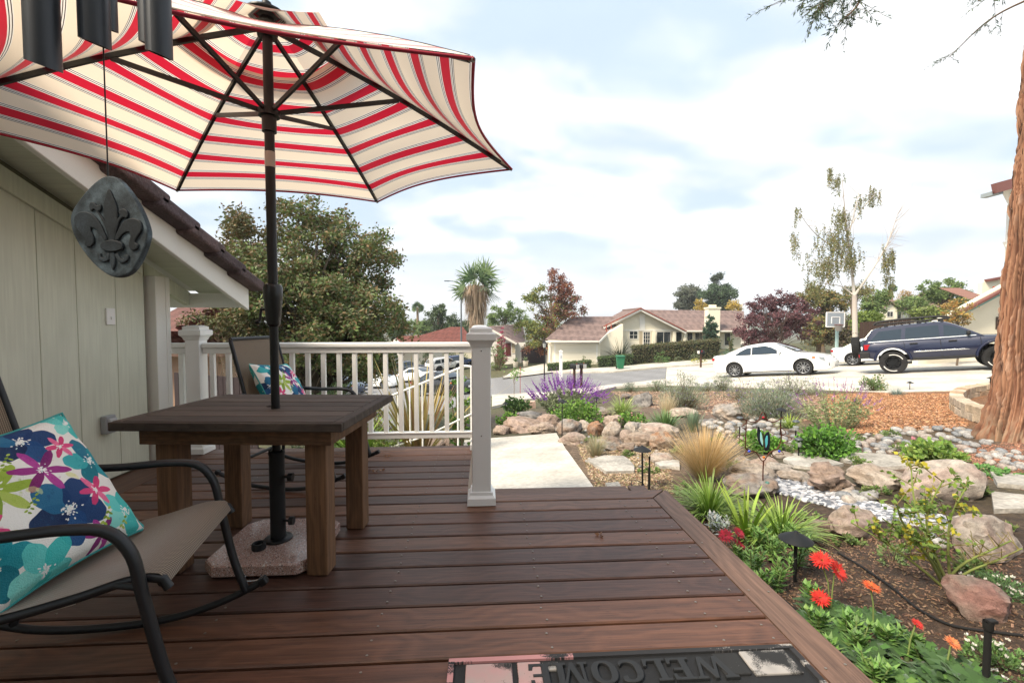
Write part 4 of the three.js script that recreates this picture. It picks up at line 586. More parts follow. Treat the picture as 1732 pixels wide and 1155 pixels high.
{ // river cobbles
  const geos = []; const cs = [[0.48, 0.465, 0.44], [0.38, 0.37, 0.36], [0.29, 0.305, 0.32], [0.50, 0.44, 0.38], [0.41, 0.34, 0.295], [0.56, 0.545, 0.52]];
  for (let k = 0; k < 10; k++) { const g = new THREE.IcosahedronGeometry(1, 2); const p = g.attributes.position, c = new Float32Array(p.count * 3), col = cs[k % cs.length]; for (let i = 0; i < p.count; i++) { const x = p.getX(i), y = p.getY(i), z = p.getZ(i), r = 1 + 0.35 * (fbm3(x * 1.1 + k * 5, y * 1.1, z * 1.1, 2, k) - 0.5); p.setXYZ(i, x * r, y * r * 0.62, z * r * 0.8); const q = 0.85 + 0.3 * fbm3(x * 3 + k, y * 3, z * 3, 2, k + 4); c.set(col.map((a) => a * q), i * 3); } g.setAttribute('color', new THREE.BufferAttribute(c, 3)); g.deleteAttribute('normal'); g.deleteAttribute('uv'); const m = mergeVertices(g, 1e-4); m.computeVertexNormals(); geos.push(metric(m, 1)); }
  const cob = std({ vertexColors: true, map: T.stone, roughness: 0.7 });
  const zones = [[[[1185, 714], [1262, 704], [1335, 706], [1350, 745], [1395, 764], [1330, 762], [1200, 738]], 95, 'smooth river cobble in the dry creek under the grey boulder', [8, 17]], [[[1440, 740], [1500, 730], [1600, 722], [1655, 730], [1680, 748], [1640, 770], [1560, 772], [1450, 768]], 105, 'pale river cobble spread in front of the bark mulch', [8, 20]], [[[1620, 765], [1690, 762], [1732, 770], [1732, 800], [1700, 795]], 26, 'pale river cobble at the redwood foot', [9, 20]], [[[1425, 830], [1500, 838], [1490, 856], [1425, 850]], 9, 'rounded cobble beside the lava boulder', [14, 28]], [[[1560, 895], [1640, 890], [1630, 925], [1570, 925]], 7, 'grey cobble behind the rose stems', [18, 30]], [[[985, 760], [1110, 770], [1115, 812], [1000, 806]], 10, 'white pebble scattered on the dry litter by the stepping stones', [5, 10]], [[[930, 722], [1130, 735], [1125, 770], [1000, 765]], 22, 'small cobble wedged between creek boulders', [7, 13]]];
  let n = 0;
  for (const [P, N, label, sz] of zones) {
    const xs = P.map((p) => p[0]), ys = P.map((p) => p[1]), done = [];
    for (let k = 0, tries = 0; k < N && tries < N * 40; tries++) {
      const px = rr(Math.min(...xs), Math.max(...xs)), py = rr(Math.min(...ys), Math.max(...ys)); if (!inPoly(px, py, P)) continue;
      const c = onG(px, py), d = c.clone().sub(camera.position).dot(fwd), r = rr(...sz) / 2 * d / FPX; if (done.some((q) => Math.hypot(q[0] - c.x, q[1] - c.z) < (q[2] + r) * 0.72)) continue; done.push([c.x, c.z, r]);
      const m = part('river_cobble', geos[n++ % 10], cob); m.position.set(c.x, c.y + r * 0.32, c.z); m.scale.setScalar(r); m.rotation.set(rr(-0.15, 0.15), rr(0, 6.28), rr(-0.15, 0.15)); tag(m, label, 'cobble', 'river cobbles, ' + label.split(' ').slice(-3).join(' ')); k++;
    }
  }
  // wet pebble bed of the stream and the film of water over it
  const S = [[1288, 806], [1345, 803], [1392, 818], [1440, 845], [1510, 858], [1600, 876], [1668, 886], [1668, 902], [1600, 898], [1500, 882], [1430, 866], [1370, 850], [1310, 832]];
  const bed = new THREE.InstancedMesh(new THREE.IcosahedronGeometry(1, 1), std({ roughness: 0.35 }), 2600); bed.name = 'stream_pebbles'; const mm = new THREE.Matrix4(), cc = new THREE.Color(); let k = 0;
  while (k < 2600) { const px = rr(1280, 1670), py = rr(800, 905); if (!inPoly(px, py, S)) continue; const c = onG(px, py), r = rr(0.008, 0.034); mm.compose(V(c.x, c.y + 0.006, c.z), Q.setFromEuler(E.set(rr(-0.3, 0.3), rr(0, 6), rr(-0.3, 0.3))), V(r, r * 0.55, r * 0.8)); bed.setMatrixAt(k, mm); const q = rnd(); cc.setRGB(...(q < 0.28 ? [0.50, 0.51, 0.53] : q < 0.66 ? [0.12, 0.13, 0.15] : [0.34, 0.34, 0.36])); bed.setColorAt(k, cc); k++; }
  shadows(bed); bed.userData.kind = 'stuff'; tag(bed, 'wet black and white pebbles of the stream bed', 'pebbles'); scene.add(bed);
  struct('stream_water', sheetGeo(pxs([[1290, 808], [1345, 805], [1392, 820], [1440, 847], [1510, 860], [1600, 878], [1666, 888], [1666, 900], [1600, 896], [1500, 880], [1430, 864], [1370, 848], [1312, 830]]), 0.016, 1, 0.3), phy({ color: 0xffffff, roughness: 0.06, transmission: 1, thickness: 0, ior: 1.33, bumpMap: T.fineBump, bumpScale: 0.004 }));
}
// ---------- flagstones ----------
const flagM = std({ color: 0xc4bfb6, map: T.stone, roughness: 0.92, bumpMap: T.stone, bumpScale: 0.006 });
for (const [P, label] of [
  [[[992, 782], [1022, 774], [1055, 775], [1073, 792], [1073, 801], [1025, 802]], 'pale stepping stone in dry litter beside the concrete path'], [[[1108, 787], [1131, 781], [1149, 783], [1150, 795], [1117, 793]], 'pale stepping stone touching the golden grass'], [[[1325, 781], [1343, 771], [1376, 771], [1428, 789], [1388, 797], [1343, 792]], 'long flagstone beside the lava boulder'], [[[1400, 770], [1490, 772], [1553, 780], [1546, 792], [1474, 797], [1427, 782]], 'flagstone in front of the bright green shrubs'], [[[1675, 802], [1740, 811], [1740, 829], [1688, 824]], 'flagstone behind the huge pale boulder'], [[[1677, 838], [1740, 845], [1740, 868], [1682, 869]], 'flagstone beside the broad pinkish boulder'], [[[1024, 822], [1046, 820], [1052, 830], [1030, 833]], 'small flat stone next to the path light by the deck']]) {
  const c = pxs(P), g = sheetGeo(c.map((p) => p), 0.035, 1.2, 0.35); const m = part('flagstone', g, flagM); tag(m, label, 'flagstone', 'flagstones through the garden');
}
{ // bark mulch and litter
  SEED = 606;
  const chip = (n, P, cols, sz, label) => { const im = new THREE.InstancedMesh(new THREE.BoxGeometry(1, 0.22, 0.36), std({ roughness: 0.95 }), n); im.name = numbered('mulch_chips'); const mm = new THREE.Matrix4(), cc = new THREE.Color(), W = pxs(P), xs = W.map((p) => p[0]), zs = W.map((p) => p[1]); let k = 0; while (k < n) { const x = rr(Math.min(...xs), Math.max(...xs)), z = rr(Math.min(...zs), Math.max(...zs)); if (!inPoly(x, z, W)) continue; const L = rr(...sz); mm.compose(V(x, gy(x, z) + L * 0.12, z), Q.setFromEuler(E.set(rr(-0.5, 0.5), rr(0, 6.28), rr(-0.4, 0.4))), V(L, L * rr(0.6, 1.2), L * rr(0.5, 1.1))); im.setMatrixAt(k, mm); cc.setRGB(...vary(pick(cols), 0.35)); im.setColorAt(k, cc); k++; } shadows(im); im.userData = { kind: 'stuff', label, category: 'mulch' }; scene.add(im); };
  chip(16000, [[1400, 668], [1500, 665], [1640, 667], [1632, 700], [1640, 722], [1560, 728], [1440, 735], [1400, 712]], [[0.42, 0.215, 0.105], [0.31, 0.15, 0.075], [0.50, 0.30, 0.175], [0.18, 0.09, 0.05]], [0.025, 0.06], 'orange bark mulch between the salvia and the block wall');
  chip(7000, [[1030, 662], [1210, 662], [1360, 668], [1400, 672], [1400, 712], [1250, 705], [1100, 690]], [[0.38, 0.25, 0.18], [0.28, 0.17, 0.12], [0.45, 0.33, 0.25]], [0.03, 0.06], 'brown mulch around the grey rosemary mounds');
  chip(6000, [[975, 752], [1130, 752], [1140, 835], [1010, 835]], [[0.40, 0.29, 0.19], [0.26, 0.16, 0.10], [0.50, 0.40, 0.28], [0.22, 0.20, 0.09]], [0.012, 0.035], 'dry litter around the stepping stones');
  chip(9000, [[1150, 860], [1420, 880], [1732, 930], [1732, 1150], [1560, 1150], [1300, 1000]], [[0.16, 0.095, 0.06], [0.085, 0.05, 0.036], [0.26, 0.165, 0.105]], [0.007, 0.02], 'dark bark litter in the flower bed');
  chip(2500, [[1560, 755], [1732, 750], [1732, 830], [1640, 800]], [[0.40, 0.20, 0.13], [0.30, 0.15, 0.10], [0.22, 0.12, 0.08]], [0.012, 0.035], 'fallen redwood litter under the redwood');
  for (const [px, py] of [[622, 794], [634, 797], [645, 795], [655, 772], [545, 763], [585, 742 + 30], [1015, 905]]) { const p = onH(px, py, 0.004), m = new Org(); for (let k = 0; k < 3; k++) { const d = V(Math.cos(k * 2 + px), 0.25, Math.sin(k * 2 + px)).normalize(); m.leaf(V(0, 0, 0), d, perp(d), 0.03, 0.018, [0.30, 0.16, 0.09]); } const f = m.build('fallen_leaf', MAT.leaf, null); f.position.copy(p); tag(f, 'curled dry brown leaf lying on the deck boards', 'leaf', 'dry leaves on the deck'); }
}

// ---------- plants ----------
function baseAt(px, py, d) { return d ? gAt(px, d) : onG(px, py); }
function sizeAt(p) { return p.clone().sub(camera.position).dot(fwd) / FPX; }
// mound of small leaves on twigs, optional flowers
function shrub(name, label, cat, px, py, w, h, o = {}) {
  const c = o.pos || onG(px, py), s = o.pos ? 1 : sizeAt(c), rx = w * s / 2, H = h * s, t = thing(name, label, cat, c, 0, o.group), L = new Org(), B = new Org(), F = new Org();
  const n = o.n || 700, ll = o.leaf || 0.035, lw = ll * (o.slim || 0.55), cols = o.cols || [[0.10, 0.20, 0.035], [0.15, 0.28, 0.05]], cl = [];
  const nc = o.clumps || Math.max(10, n / 22 | 0);
  for (let k = 0; k < nc; k++) { const d = rdir(); d.y = Math.abs(d.y) * 0.95 + 0.03; const r = Math.pow(rnd(), 0.45) * (o.ragged ? rr(0.75, 1.15) : 1); const q = V(d.x * rx * r, 0.06 * H + d.y * H * 0.92 * r, d.z * rx * (o.deep || 0.8) * r); cl.push([q, d]); const m = q.clone().multiplyScalar(0.5); m.y *= 0.8; B.tube([V(rr(-0.1, 0.1) * rx, -0.01, rr(-0.1, 0.1) * rx), m, q], H * 0.018 + 0.002, 0.001, 4, o.twig || [0.14, 0.11, 0.06]); }
  for (let k = 0; k < n; k++) { const [q, d] = cl[k % nc], sp = (o.spread || 0.24) * Math.min(rx, H); const p = V(q.x + gauss() * sp, Math.max(0.004, q.y + gauss() * sp * 0.8), q.z + gauss() * sp); const dir = rdir().multiplyScalar(0.8).add(d).add(V(0, o.lift || 0.2, 0)).normalize(); L.leaf(p, dir, perp(dir), ll * rr(0.6, 1.25), lw * rr(0.7, 1.2), vary(pick(cols), 0.3)); }
  for (const f of o.flowers || []) for (let k = 0; k < f.n; k++) { const [q, d] = cl[Math.floor(rnd() * nc)]; if (d.y < 0.15) continue; const p = q.clone().addScaledVector(d, f.out || 0.03).add(V(gauss() * 0.04, 0.01, gauss() * 0.04)); for (let m = 0; m < (f.petals || 6); m++) { const a = rdir(); a.y = Math.abs(a.y); a.add(d.clone().multiplyScalar(0.7)).normalize(); F.leaf(p, a, perp(a), f.size * rr(0.7, 1.2), f.size * 0.8, vary(f.col, 0.2)); } }
  B.build('stems', MAT.bark, t); L.build('leaves', o.gloss ? MAT.gloss : MAT.leaf, t); if (F.k) F.build('blossom', MAT.petal, t); return t;
}
// fountain of blades
function clump(name, label, cat, px, py, w, h, o = {}) {
  const c = o.pos || onG(px, py), s = o.pos ? 1 : sizeAt(c), rx = w * s / 2, H = h * s, t = thing(name, label, cat, c, 0, o.group), L = new Org(), n = o.n || 160, br = (o.base || 0.28) * rx;
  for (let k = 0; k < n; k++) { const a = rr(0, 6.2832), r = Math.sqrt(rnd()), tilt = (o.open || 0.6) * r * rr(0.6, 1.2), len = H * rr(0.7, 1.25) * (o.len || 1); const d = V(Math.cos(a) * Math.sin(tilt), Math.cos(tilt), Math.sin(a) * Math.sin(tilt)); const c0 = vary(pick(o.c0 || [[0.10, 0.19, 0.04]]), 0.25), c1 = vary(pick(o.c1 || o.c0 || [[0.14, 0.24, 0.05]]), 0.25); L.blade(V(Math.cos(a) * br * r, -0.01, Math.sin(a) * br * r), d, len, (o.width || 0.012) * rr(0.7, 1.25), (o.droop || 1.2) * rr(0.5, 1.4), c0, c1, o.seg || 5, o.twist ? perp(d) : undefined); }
  L.build('blades', o.gloss ? MAT.gloss : MAT.leaf, t);
  if (o.heads) { const F = new Org(); for (let k = 0; k < o.heads.n; k++) { const a = rr(0, 6.28), tl = rr(0, o.heads.open || 0.4), d = V(Math.cos(a) * Math.sin(tl), Math.cos(tl), Math.sin(a) * Math.sin(tl)), L0 = H * rr(0.9, 1.25); F.blade(V(0, 0, 0), d, L0, 0.004, 0.5, o.heads.col, o.heads.col, 5); } F.build('seed_heads', MAT.leaf, t); }
  return t;
}
// sage with coloured spikes
function salvia(name, label, px, py, w, h, o = {}) {
  const c = onG(px, py), s = sizeAt(c), rx = w * s / 2, H = h * s, t = thing(name, label, 'salvia', c, 0, o.group), L = new Org(), B = new Org(), F = new Org();
  for (let k = 0; k < o.n; k++) {
    const a = rr(0, 6.28), r = Math.sqrt(rnd()), tip = V(Math.cos(a) * rx * r, H * (1.02 - 0.5 * r * r) * rr(0.78, 1.08), Math.sin(a) * rx * 0.7 * r), b0 = V(Math.cos(a) * rx * 0.35 * r, 0, Math.sin(a) * rx * 0.3 * r), mid = b0.clone().lerp(tip, 0.55); mid.y += H * 0.08; const P = new THREE.QuadraticBezierCurve3(b0, mid, tip);
    B.tube(P.getPoints(5), 0.005, 0.0025, 4, [0.22, 0.24, 0.14]);
    for (let m = 0; m < (o.leaves || 18); m++) { const q = P.getPoint(rr(0.1, 0.75)), d = rdir(); d.y = Math.abs(d.y) * 0.6; d.normalize(); L.leaf(q.add(V(gauss() * 0.05, gauss() * 0.03, gauss() * 0.05)), d, perp(d), o.leaf * rr(0.6, 1.2), o.leaf * 0.26, vary(pick(o.cols), 0.25)); }
    const dir = P.getTangent(0.95), up = V(gauss() * 0.3, 0.5, gauss() * 0.3), L0 = o.spike * rr(0.6, 1.3), e1 = tip.clone().addScaledVector(dir, L0 * 0.5), e2 = e1.clone().addScaledVector(dir.clone().add(up).normalize(), L0 * 0.6), C = new THREE.QuadraticBezierCurve3(tip, e1, e2);
    B.tube(C.getPoints(4), 0.003, 0.0012, 3, [0.22, 0.12, 0.26]);
    const S1 = new Org(), nf = o.florets || 26; for (let m = 0; m < nf; m++) { const u = m / nf, q = C.getPoint(u), d = rdir().addScaledVector(dir, 0.6).normalize(), z = o.fl * (1.15 - 0.75 * u) * rr(0.7, 1.2); S1.leaf(q, d, perp(d), z * 1.5, z, vary(pick(o.fcols), 0.25), 0.5); }
    S1.build('flower_spike', MAT.petal, t);
  }
  B.build('stems', MAT.bark, t); L.build('leaves', MAT.leaf, t); return t;
}
const PUR = [[0.28, 0.07, 0.44], [0.38, 0.12, 0.54], [0.20, 0.04, 0.36]], LILAC = [[0.44, 0.20, 0.48], [0.55, 0.30, 0.58], [0.36, 0.14, 0.38]], SAGE = [[0.24, 0.28, 0.15], [0.30, 0.34, 0.20], [0.18, 0.23, 0.11]];
salvia('salvia_bush', 'large purple flowering sage bush at the end of the concrete path', 958, 704, 136, 56, { n: 150, leaf: 0.13, leaves: 24, cols: SAGE, spike: 0.30, fl: 0.030, fcols: PUR, florets: 30 });
salvia('salvia_bush', 'loose sage with sparse lilac spikes beside the bark mulch', 1415, 726, 136, 78, { n: 46, leaf: 0.075, leaves: 26, cols: [[0.30, 0.36, 0.16], [0.24, 0.32, 0.12], [0.38, 0.42, 0.22]], spike: 0.12, fl: 0.015, fcols: LILAC, florets: 16 });
const LAV = [[0.28, 0.33, 0.24], [0.34, 0.39, 0.29], [0.24, 0.29, 0.18]];
const lavender = (px, py, w, h, label, n = 1700, cols = LAV, fl = 0) => shrub('lavender_bush', label, 'shrub', px, py, w, h, { n: n * 2.2 | 0, leaf: 0.06, slim: 0.20, cols, lift: 0.9, ragged: true, spread: 0.22, clumps: n / 12 | 0, group: 'grey lavender and rosemary mounds', flowers: fl ? [{ n: fl, size: 0.02, col: [0.32, 0.24, 0.48], out: 0.07, petals: 7 }] : [] });
lavender(1155, 694, 78, 64, 'tall airy lavender bush on the mulch mound', 2200, LAV, 120); lavender(1068, 663, 32, 16, 'small dark green mound on the mulch by the street', 500, [[0.10, 0.16, 0.10], [0.13, 0.20, 0.12]]); lavender(1112, 662, 36, 20, 'low grey green mound by the pavement', 600, [[0.16, 0.22, 0.12], [0.2, 0.26, 0.15]], 40); lavender(1222, 661, 36, 28, 'round silver lavender in front of the white car', 900, LAV, 60); lavender(1305, 708, 120, 54, 'wide grey rosemary mound behind the grey boulder', 3600, [[0.22, 0.28, 0.20], [0.27, 0.33, 0.25], [0.20, 0.26, 0.16], [0.36, 0.36, 0.28]], 90); lavender(1340, 670, 100, 36, 'lavender in thin bloom along the driveway edge', 1200, [[0.30, 0.34, 0.22], [0.26, 0.30, 0.2]], 260); lavender(1255, 676, 70, 32, 'lavender in thin bloom beside the silver one', 700, [[0.34, 0.33, 0.25], [0.28, 0.30, 0.2]], 160); lavender(1196, 662, 40, 20, 'thin flowering lavender behind the airy bush', 500, LAV, 150);
shrub('green_shrub', 'dark green round shrub with pale dry flower heads by the driveway', 'shrub', 1478, 662, 50, 26, { n: 800, leaf: 0.06, cols: [[0.10, 0.17, 0.05], [0.15, 0.23, 0.07]], group: 'shrubs at the driveway', flowers: [{ n: 40, size: 0.03, col: [0.62, 0.55, 0.30], out: 0.10 }] });
clump('blue_fescue', 'blue fescue tuft beside the driveway path light', 'grass', 1518, 668, 46, 14, { n: 320, width: 0.006, open: 1.1, droop: 0.9, c0: [[0.22, 0.30, 0.26]], c1: [[0.34, 0.42, 0.38]], group: 'fescue tufts' }); clump('blue_fescue', 'small grey fescue tuft behind the lilac sage', 'grass', 1378, 664, 26, 14, { n: 180, width: 0.006, open: 1.1, c0: [[0.24, 0.30, 0.2]], c1: [[0.36, 0.42, 0.3]], group: 'fescue tufts' }); clump('blue_fescue', 'dry blue green fescue tuft beside the concrete path', 'grass', 1008, 772, 40, 34, { n: 420, width: 0.005, open: 0.65, droop: 0.6, base: 0.35, c0: [[0.36, 0.28, 0.14], [0.30, 0.28, 0.15]], c1: [[0.40, 0.44, 0.30], [0.52, 0.42, 0.26]], group: 'fescue tufts' });
// golden feather grass
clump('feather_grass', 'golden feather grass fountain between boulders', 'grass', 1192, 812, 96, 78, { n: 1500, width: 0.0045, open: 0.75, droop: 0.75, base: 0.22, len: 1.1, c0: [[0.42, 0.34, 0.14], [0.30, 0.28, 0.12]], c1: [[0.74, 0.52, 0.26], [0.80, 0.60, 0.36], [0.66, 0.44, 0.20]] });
clump('feather_grass', 'thin pale straw grass behind the iris leaves', 'grass', 1128, 704, 40, 36, { n: 260, width: 0.006, open: 0.5, droop: 0.5, c0: [[0.46, 0.40, 0.22]], c1: [[0.76, 0.62, 0.42]] });
// strap leaved clumps
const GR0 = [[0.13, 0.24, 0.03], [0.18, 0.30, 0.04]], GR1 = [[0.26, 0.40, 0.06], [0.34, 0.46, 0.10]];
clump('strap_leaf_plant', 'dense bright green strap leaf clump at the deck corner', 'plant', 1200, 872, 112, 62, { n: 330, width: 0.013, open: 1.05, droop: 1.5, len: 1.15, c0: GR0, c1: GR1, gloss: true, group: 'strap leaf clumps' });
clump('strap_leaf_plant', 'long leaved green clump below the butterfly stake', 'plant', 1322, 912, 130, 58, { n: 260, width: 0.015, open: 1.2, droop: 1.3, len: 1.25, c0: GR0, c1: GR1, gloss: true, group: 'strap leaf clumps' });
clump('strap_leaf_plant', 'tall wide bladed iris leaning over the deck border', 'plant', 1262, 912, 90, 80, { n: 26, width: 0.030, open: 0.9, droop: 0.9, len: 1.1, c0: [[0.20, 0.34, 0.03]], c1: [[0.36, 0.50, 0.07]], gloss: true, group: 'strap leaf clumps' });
clump('strap_leaf_plant', 'blue green iris leaves behind the large pinkish boulder', 'plant', 1125, 728, 80, 34, { n: 240, width: 0.02, open: 0.75, droop: 0.7, c0: [[0.12, 0.22, 0.06]], c1: [[0.22, 0.34, 0.12], [0.20, 0.30, 0.16]], gloss: true, group: 'strap leaf clumps' });
clump('strap_leaf_plant', 'grey green iris fan beside the tan rock', 'plant', 1172, 730, 40, 36, { n: 110, width: 0.02, open: 0.5, droop: 0.4, c0: [[0.16, 0.24, 0.12]], c1: [[0.26, 0.34, 0.22]], group: 'strap leaf clumps' });
clump('strap_leaf_plant', 'variegated lily clump behind the pink geranium', 'plant', 1053, 702, 50, 32, { n: 200, width: 0.028, open: 0.9, droop: 1.2, c0: [[0.24, 0.36, 0.08]], c1: [[0.48, 0.55, 0.22], [0.34, 0.46, 0.10]], group: 'strap leaf clumps' });
clump('strap_leaf_plant', 'green lily tuft in front of the rosemary mound', 'plant', 1336, 724, 28, 24, { n: 110, width: 0.022, open: 1.0, droop: 1.2, c0: [[0.18, 0.30, 0.04]], c1: [[0.36, 0.46, 0.08]], group: 'strap leaf clumps' });
// geraniums and leafy mounds
const BR = [[0.13, 0.27, 0.035], [0.20, 0.36, 0.05], [0.10, 0.20, 0.03]];
const ger = (px, py, w, h, label, n = 900, fl = 14, leaf = 0.05, cols = BR) => shrub('geranium', label, 'plant', px, py, w, h, { n, leaf, slim: 0.95, cols, spread: 0.22, group: 'leafy geranium mounds', flowers: fl ? [{ n: fl, size: 0.03, col: [0.80, 0.36, 0.44], out: 0.06 }] : [] });
ger(975, 716, 92, 38, 'bright geranium with pink blooms behind path boulders', 2200, 20, 0.06); ger(1066, 720, 62, 24, 'low geranium with pink blooms above the pale rock', 1100, 16, 0.055); ger(862, 720, 44, 24, 'geranium with pink blooms beside the newel post', 800, 26, 0.06); ger(874, 704, 50, 34, 'dark green bush beside the purple sage', 900, 0, 0.08, [[0.08, 0.16, 0.04], [0.12, 0.22, 0.05]]);
ger(1398, 772, 96, 54, 'dense bright green parsley mound behind the flagstone', 3400, 0, 0.045, [[0.10, 0.27, 0.025], [0.16, 0.36, 0.04], [0.07, 0.19, 0.02]]); ger(1290, 764, 60, 38, 'bright green mound behind the butterfly ornament', 1500, 0, 0.042, [[0.12, 0.30, 0.03], [0.18, 0.38, 0.05]]); ger(1582, 784, 82, 40, 'yellow green geranium with one pink bloom beside cobbles', 1300, 2, 0.05, [[0.18, 0.32, 0.05], [0.28, 0.40, 0.08]]); ger(1500, 742, 40, 18, 'thin weedy green tuft on the cobbles', 300, 0, 0.03, [[0.18, 0.26, 0.08]]);
ger(1680, 806, 90, 14, 'low green ground cover by the redwood litter', 900, 0, 0.03, [[0.14, 0.34, 0.08], [0.2, 0.4, 0.12]]);
for (const [px, py, w] of [[1005, 748, 26], [1060, 772, 24], [1150, 768, 30], [1240, 796, 30], [1340, 764, 24], [1450, 788, 34], [1480, 836, 30], [1560, 868, 34], [1655, 838, 30], [1380, 884, 36], [1440, 922, 34], [1540, 908, 30], [1640, 965, 40], [1700, 902, 34], [1250, 742, 26], [1440, 748, 34], [1530, 762, 30], [1100, 800, 26], [1165, 835, 34], [1215, 745, 24]]) shrub('creeping_plant', 'low creeping green plant tucked between the stones', 'ground cover', px, py, w * 1.4, w * 0.5, { n: 320, leaf: 0.03, slim: 0.5, cols: [[0.12, 0.22, 0.045], [0.18, 0.29, 0.07], [0.22, 0.24, 0.09]], ragged: true, group: 'creeping plants between the stones' });
// ---------- flower bed by the deck ----------
SEED = 99;
function daisy(F, p, n, r, cols, rows = 2) { // double daisy facing n
  const a = perp(n), b = n.clone().cross(a); for (let q = 0; q < rows; q++) for (let k = 0, m = 24 - q * 6; k < m; k++) { const t = (k + q * 0.5) / m * 6.2832 + rr(-0.08, 0.08), d = a.clone().multiplyScalar(Math.cos(t)).addScaledVector(b, Math.sin(t)).addScaledVector(n, 0.15 + q * 0.28).normalize(); const s = n.clone().cross(d).normalize(); F.leaf(p.clone().addScaledVector(n, 0.002 * q), d, s, r * (1 - 0.22 * q) * rr(0.85, 1.1), r * 0.24, vary(pick(cols), 0.3), 0.4); }
  for (let k = 0; k < 14; k++) { const d = rdir().addScaledVector(n, 1.2).normalize(); F.leaf(p, d, perp(d), r * 0.24, r * 0.1, vary([0.42, 0.20, 0.05], 0.3)); }
}
function gerbera(label, px, py, cols, leafCol, fl, o = {}) { // rosette with stalked flowers at pixel places
  const c = onG(px, py), t = thing('gerbera', label, 'flower', c, 0, 'gerbera daisies in the bed'), L = new Org(), B = new Org();
  for (let k = 0; k < (o.n || 26); k++) { const a = rr(0, 6.28), d = V(Math.cos(a), rr(0.1, 0.9), Math.sin(a)).normalize(), len = (o.leaf || 0.15) * rr(0.6, 1.15); const w = len * 0.36, q = V(Math.cos(a) * 0.02, 0.005, Math.sin(a) * 0.02); L.blade(q, d, len, w * 1.3, 1.2, vary(pick(leafCol), 0.25), vary(pick(leafCol), 0.25), 4); for (let m = 0; m < 5; m++) { const u = rr(0.35, 0.85), s = m % 2 ? 1 : -1, z = V(-d.z, 0, d.x).normalize().multiplyScalar(s), p = q.clone().addScaledVector(d, len * u * 0.92).add(V(0, -0.25 * len * u * u, 0)); const dd = d.clone().multiplyScalar(0.5).add(z).normalize(); L.leaf(p, dd, d, len * 0.26, len * 0.2, vary(pick(leafCol), 0.25)); } }
  B.tube([V(0, 0, 0), V(0, 0.02, 0)], 0.01, 0.008, 5, [0.1, 0.16, 0.05]);
  for (const [fx, fy, r, tone, nx, nz] of fl) { const d = sizeAt(c) * FPX + (o.fd || 0), fp = at(fx, fy, d).sub(c); const F = new Org(), n = V(nx ?? -0.2, 0.75, nz ?? 0.6).normalize(); daisy(F, fp, n, r * 0.86 * d / FPX, tone); B.tube([V(0, 0, 0), V(fp.x * 0.3, fp.y * 0.6, fp.z * 0.3), fp.clone().addScaledVector(n, -0.01), fp], 0.0035, 0.0028, 5, [0.20, 0.26, 0.08]); F.build('flower_head', MAT.petal, t); }
  B.build('stalks', MAT.bark, t); L.build('leaves', MAT.leaf, t); return t;
}
const REDS = [[0.72, 0.025, 0.018], [0.82, 0.05, 0.03]], CRIM = [[0.42, 0.012, 0.04], [0.56, 0.02, 0.06]], ORNG = [[0.80, 0.12, 0.02], [0.85, 0.20, 0.05]], DKL = [[0.055, 0.135, 0.028], [0.075, 0.18, 0.035], [0.04, 0.10, 0.024]], MIDL = [[0.10, 0.21, 0.045], [0.14, 0.28, 0.055]];
gerbera('crimson gerbera against the deck border', 1245, 955, CRIM, MIDL, [[1228, 906, 16, CRIM, -0.4], [1250, 902, 14, CRIM, 0.3, 0.5], [1250, 922, 17, CRIM, 0.5, 0.3]], { leaf: 0.11, n: 18 });
gerbera('scarlet gerbera with three open blooms beside the large path light', 1405, 1040, REDS, DKL, [[1390, 948, 22, REDS, -0.3, 0.5], [1416, 965, 25, REDS, 0.5, 0.8], [1388, 1012, 20, REDS, -0.2, 0.5]], { n: 34, leaf: 0.13 });
gerbera('orange red gerbera near the drip hose', 1478, 1062, ORNG, DKL, [[1475, 994, 19, ORNG, 0.1, 0.2]], { n: 34, leaf: 0.13 });
gerbera('single red gerbera bud among dark leaves', 1535, 1118, REDS, DKL, [[1552, 1056, 13, REDS, 0.2, 0.4]], { n: 34, leaf: 0.13 });
gerbera('pale orange gerbera beside the black riser stake', 1600, 1150, ORNG, DKL, [[1612, 1088, 16, [[0.85, 0.28, 0.10]], 0.1, 0.4]], { n: 34, leaf: 0.13 });
for (const [px, py] of [[1360, 1075], [1420, 1100], [1470, 1130], [1500, 1160], [1560, 1175], [1440, 1165], [1620, 1190], [1395, 1050], [1530, 1200], [1660, 1170]]) gerbera('dark green gerbera rosette without bloom along the deck border', px, py, REDS, pick([DKL, DKL, MIDL]), [], { n: 30, leaf: 0.12 });
const rosette = (px, py, h, label, cols = [[0.13, 0.27, 0.05], [0.19, 0.36, 0.08], [0.24, 0.40, 0.10]]) => { // upright leafy stems
  const c = onG(px, py), t = thing('leafy_seedling', label, 'plant', c, 0, 'leafy bedding seedlings'), L = new Org(), B = new Org(), s = sizeAt(c), H = h * s;
  for (let k = 0; k < 5; k++) { const a = rr(0, 6.28), lean = V(Math.cos(a) * rr(0.1, 0.6), 1, Math.sin(a) * rr(0.1, 0.6)), top = lean.multiplyScalar(H * rr(0.6, 1)); B.tube([V(0, -0.01, 0), top], 0.004, 0.003, 4, [0.2, 0.26, 0.1]); for (let m = 0; m < 26; m++) { const u = Math.pow(m / 26, 0.7), b = m * 2.4 + gauss() * 0.5, d = V(Math.cos(b), lerp(0.0, 1.1, u) + gauss() * 0.25, Math.sin(b)).normalize(); L.leaf(top.clone().multiplyScalar(u), d, V(-Math.sin(b), 0, Math.cos(b)), lerp(0.062, 0.034, u) * rr(0.5, 1.35), rr(0.012, 0.022), vary(pick(cols), 0.32)); } }
  B.build('stems', MAT.bark, t); L.build('leaves', MAT.gloss, t); };
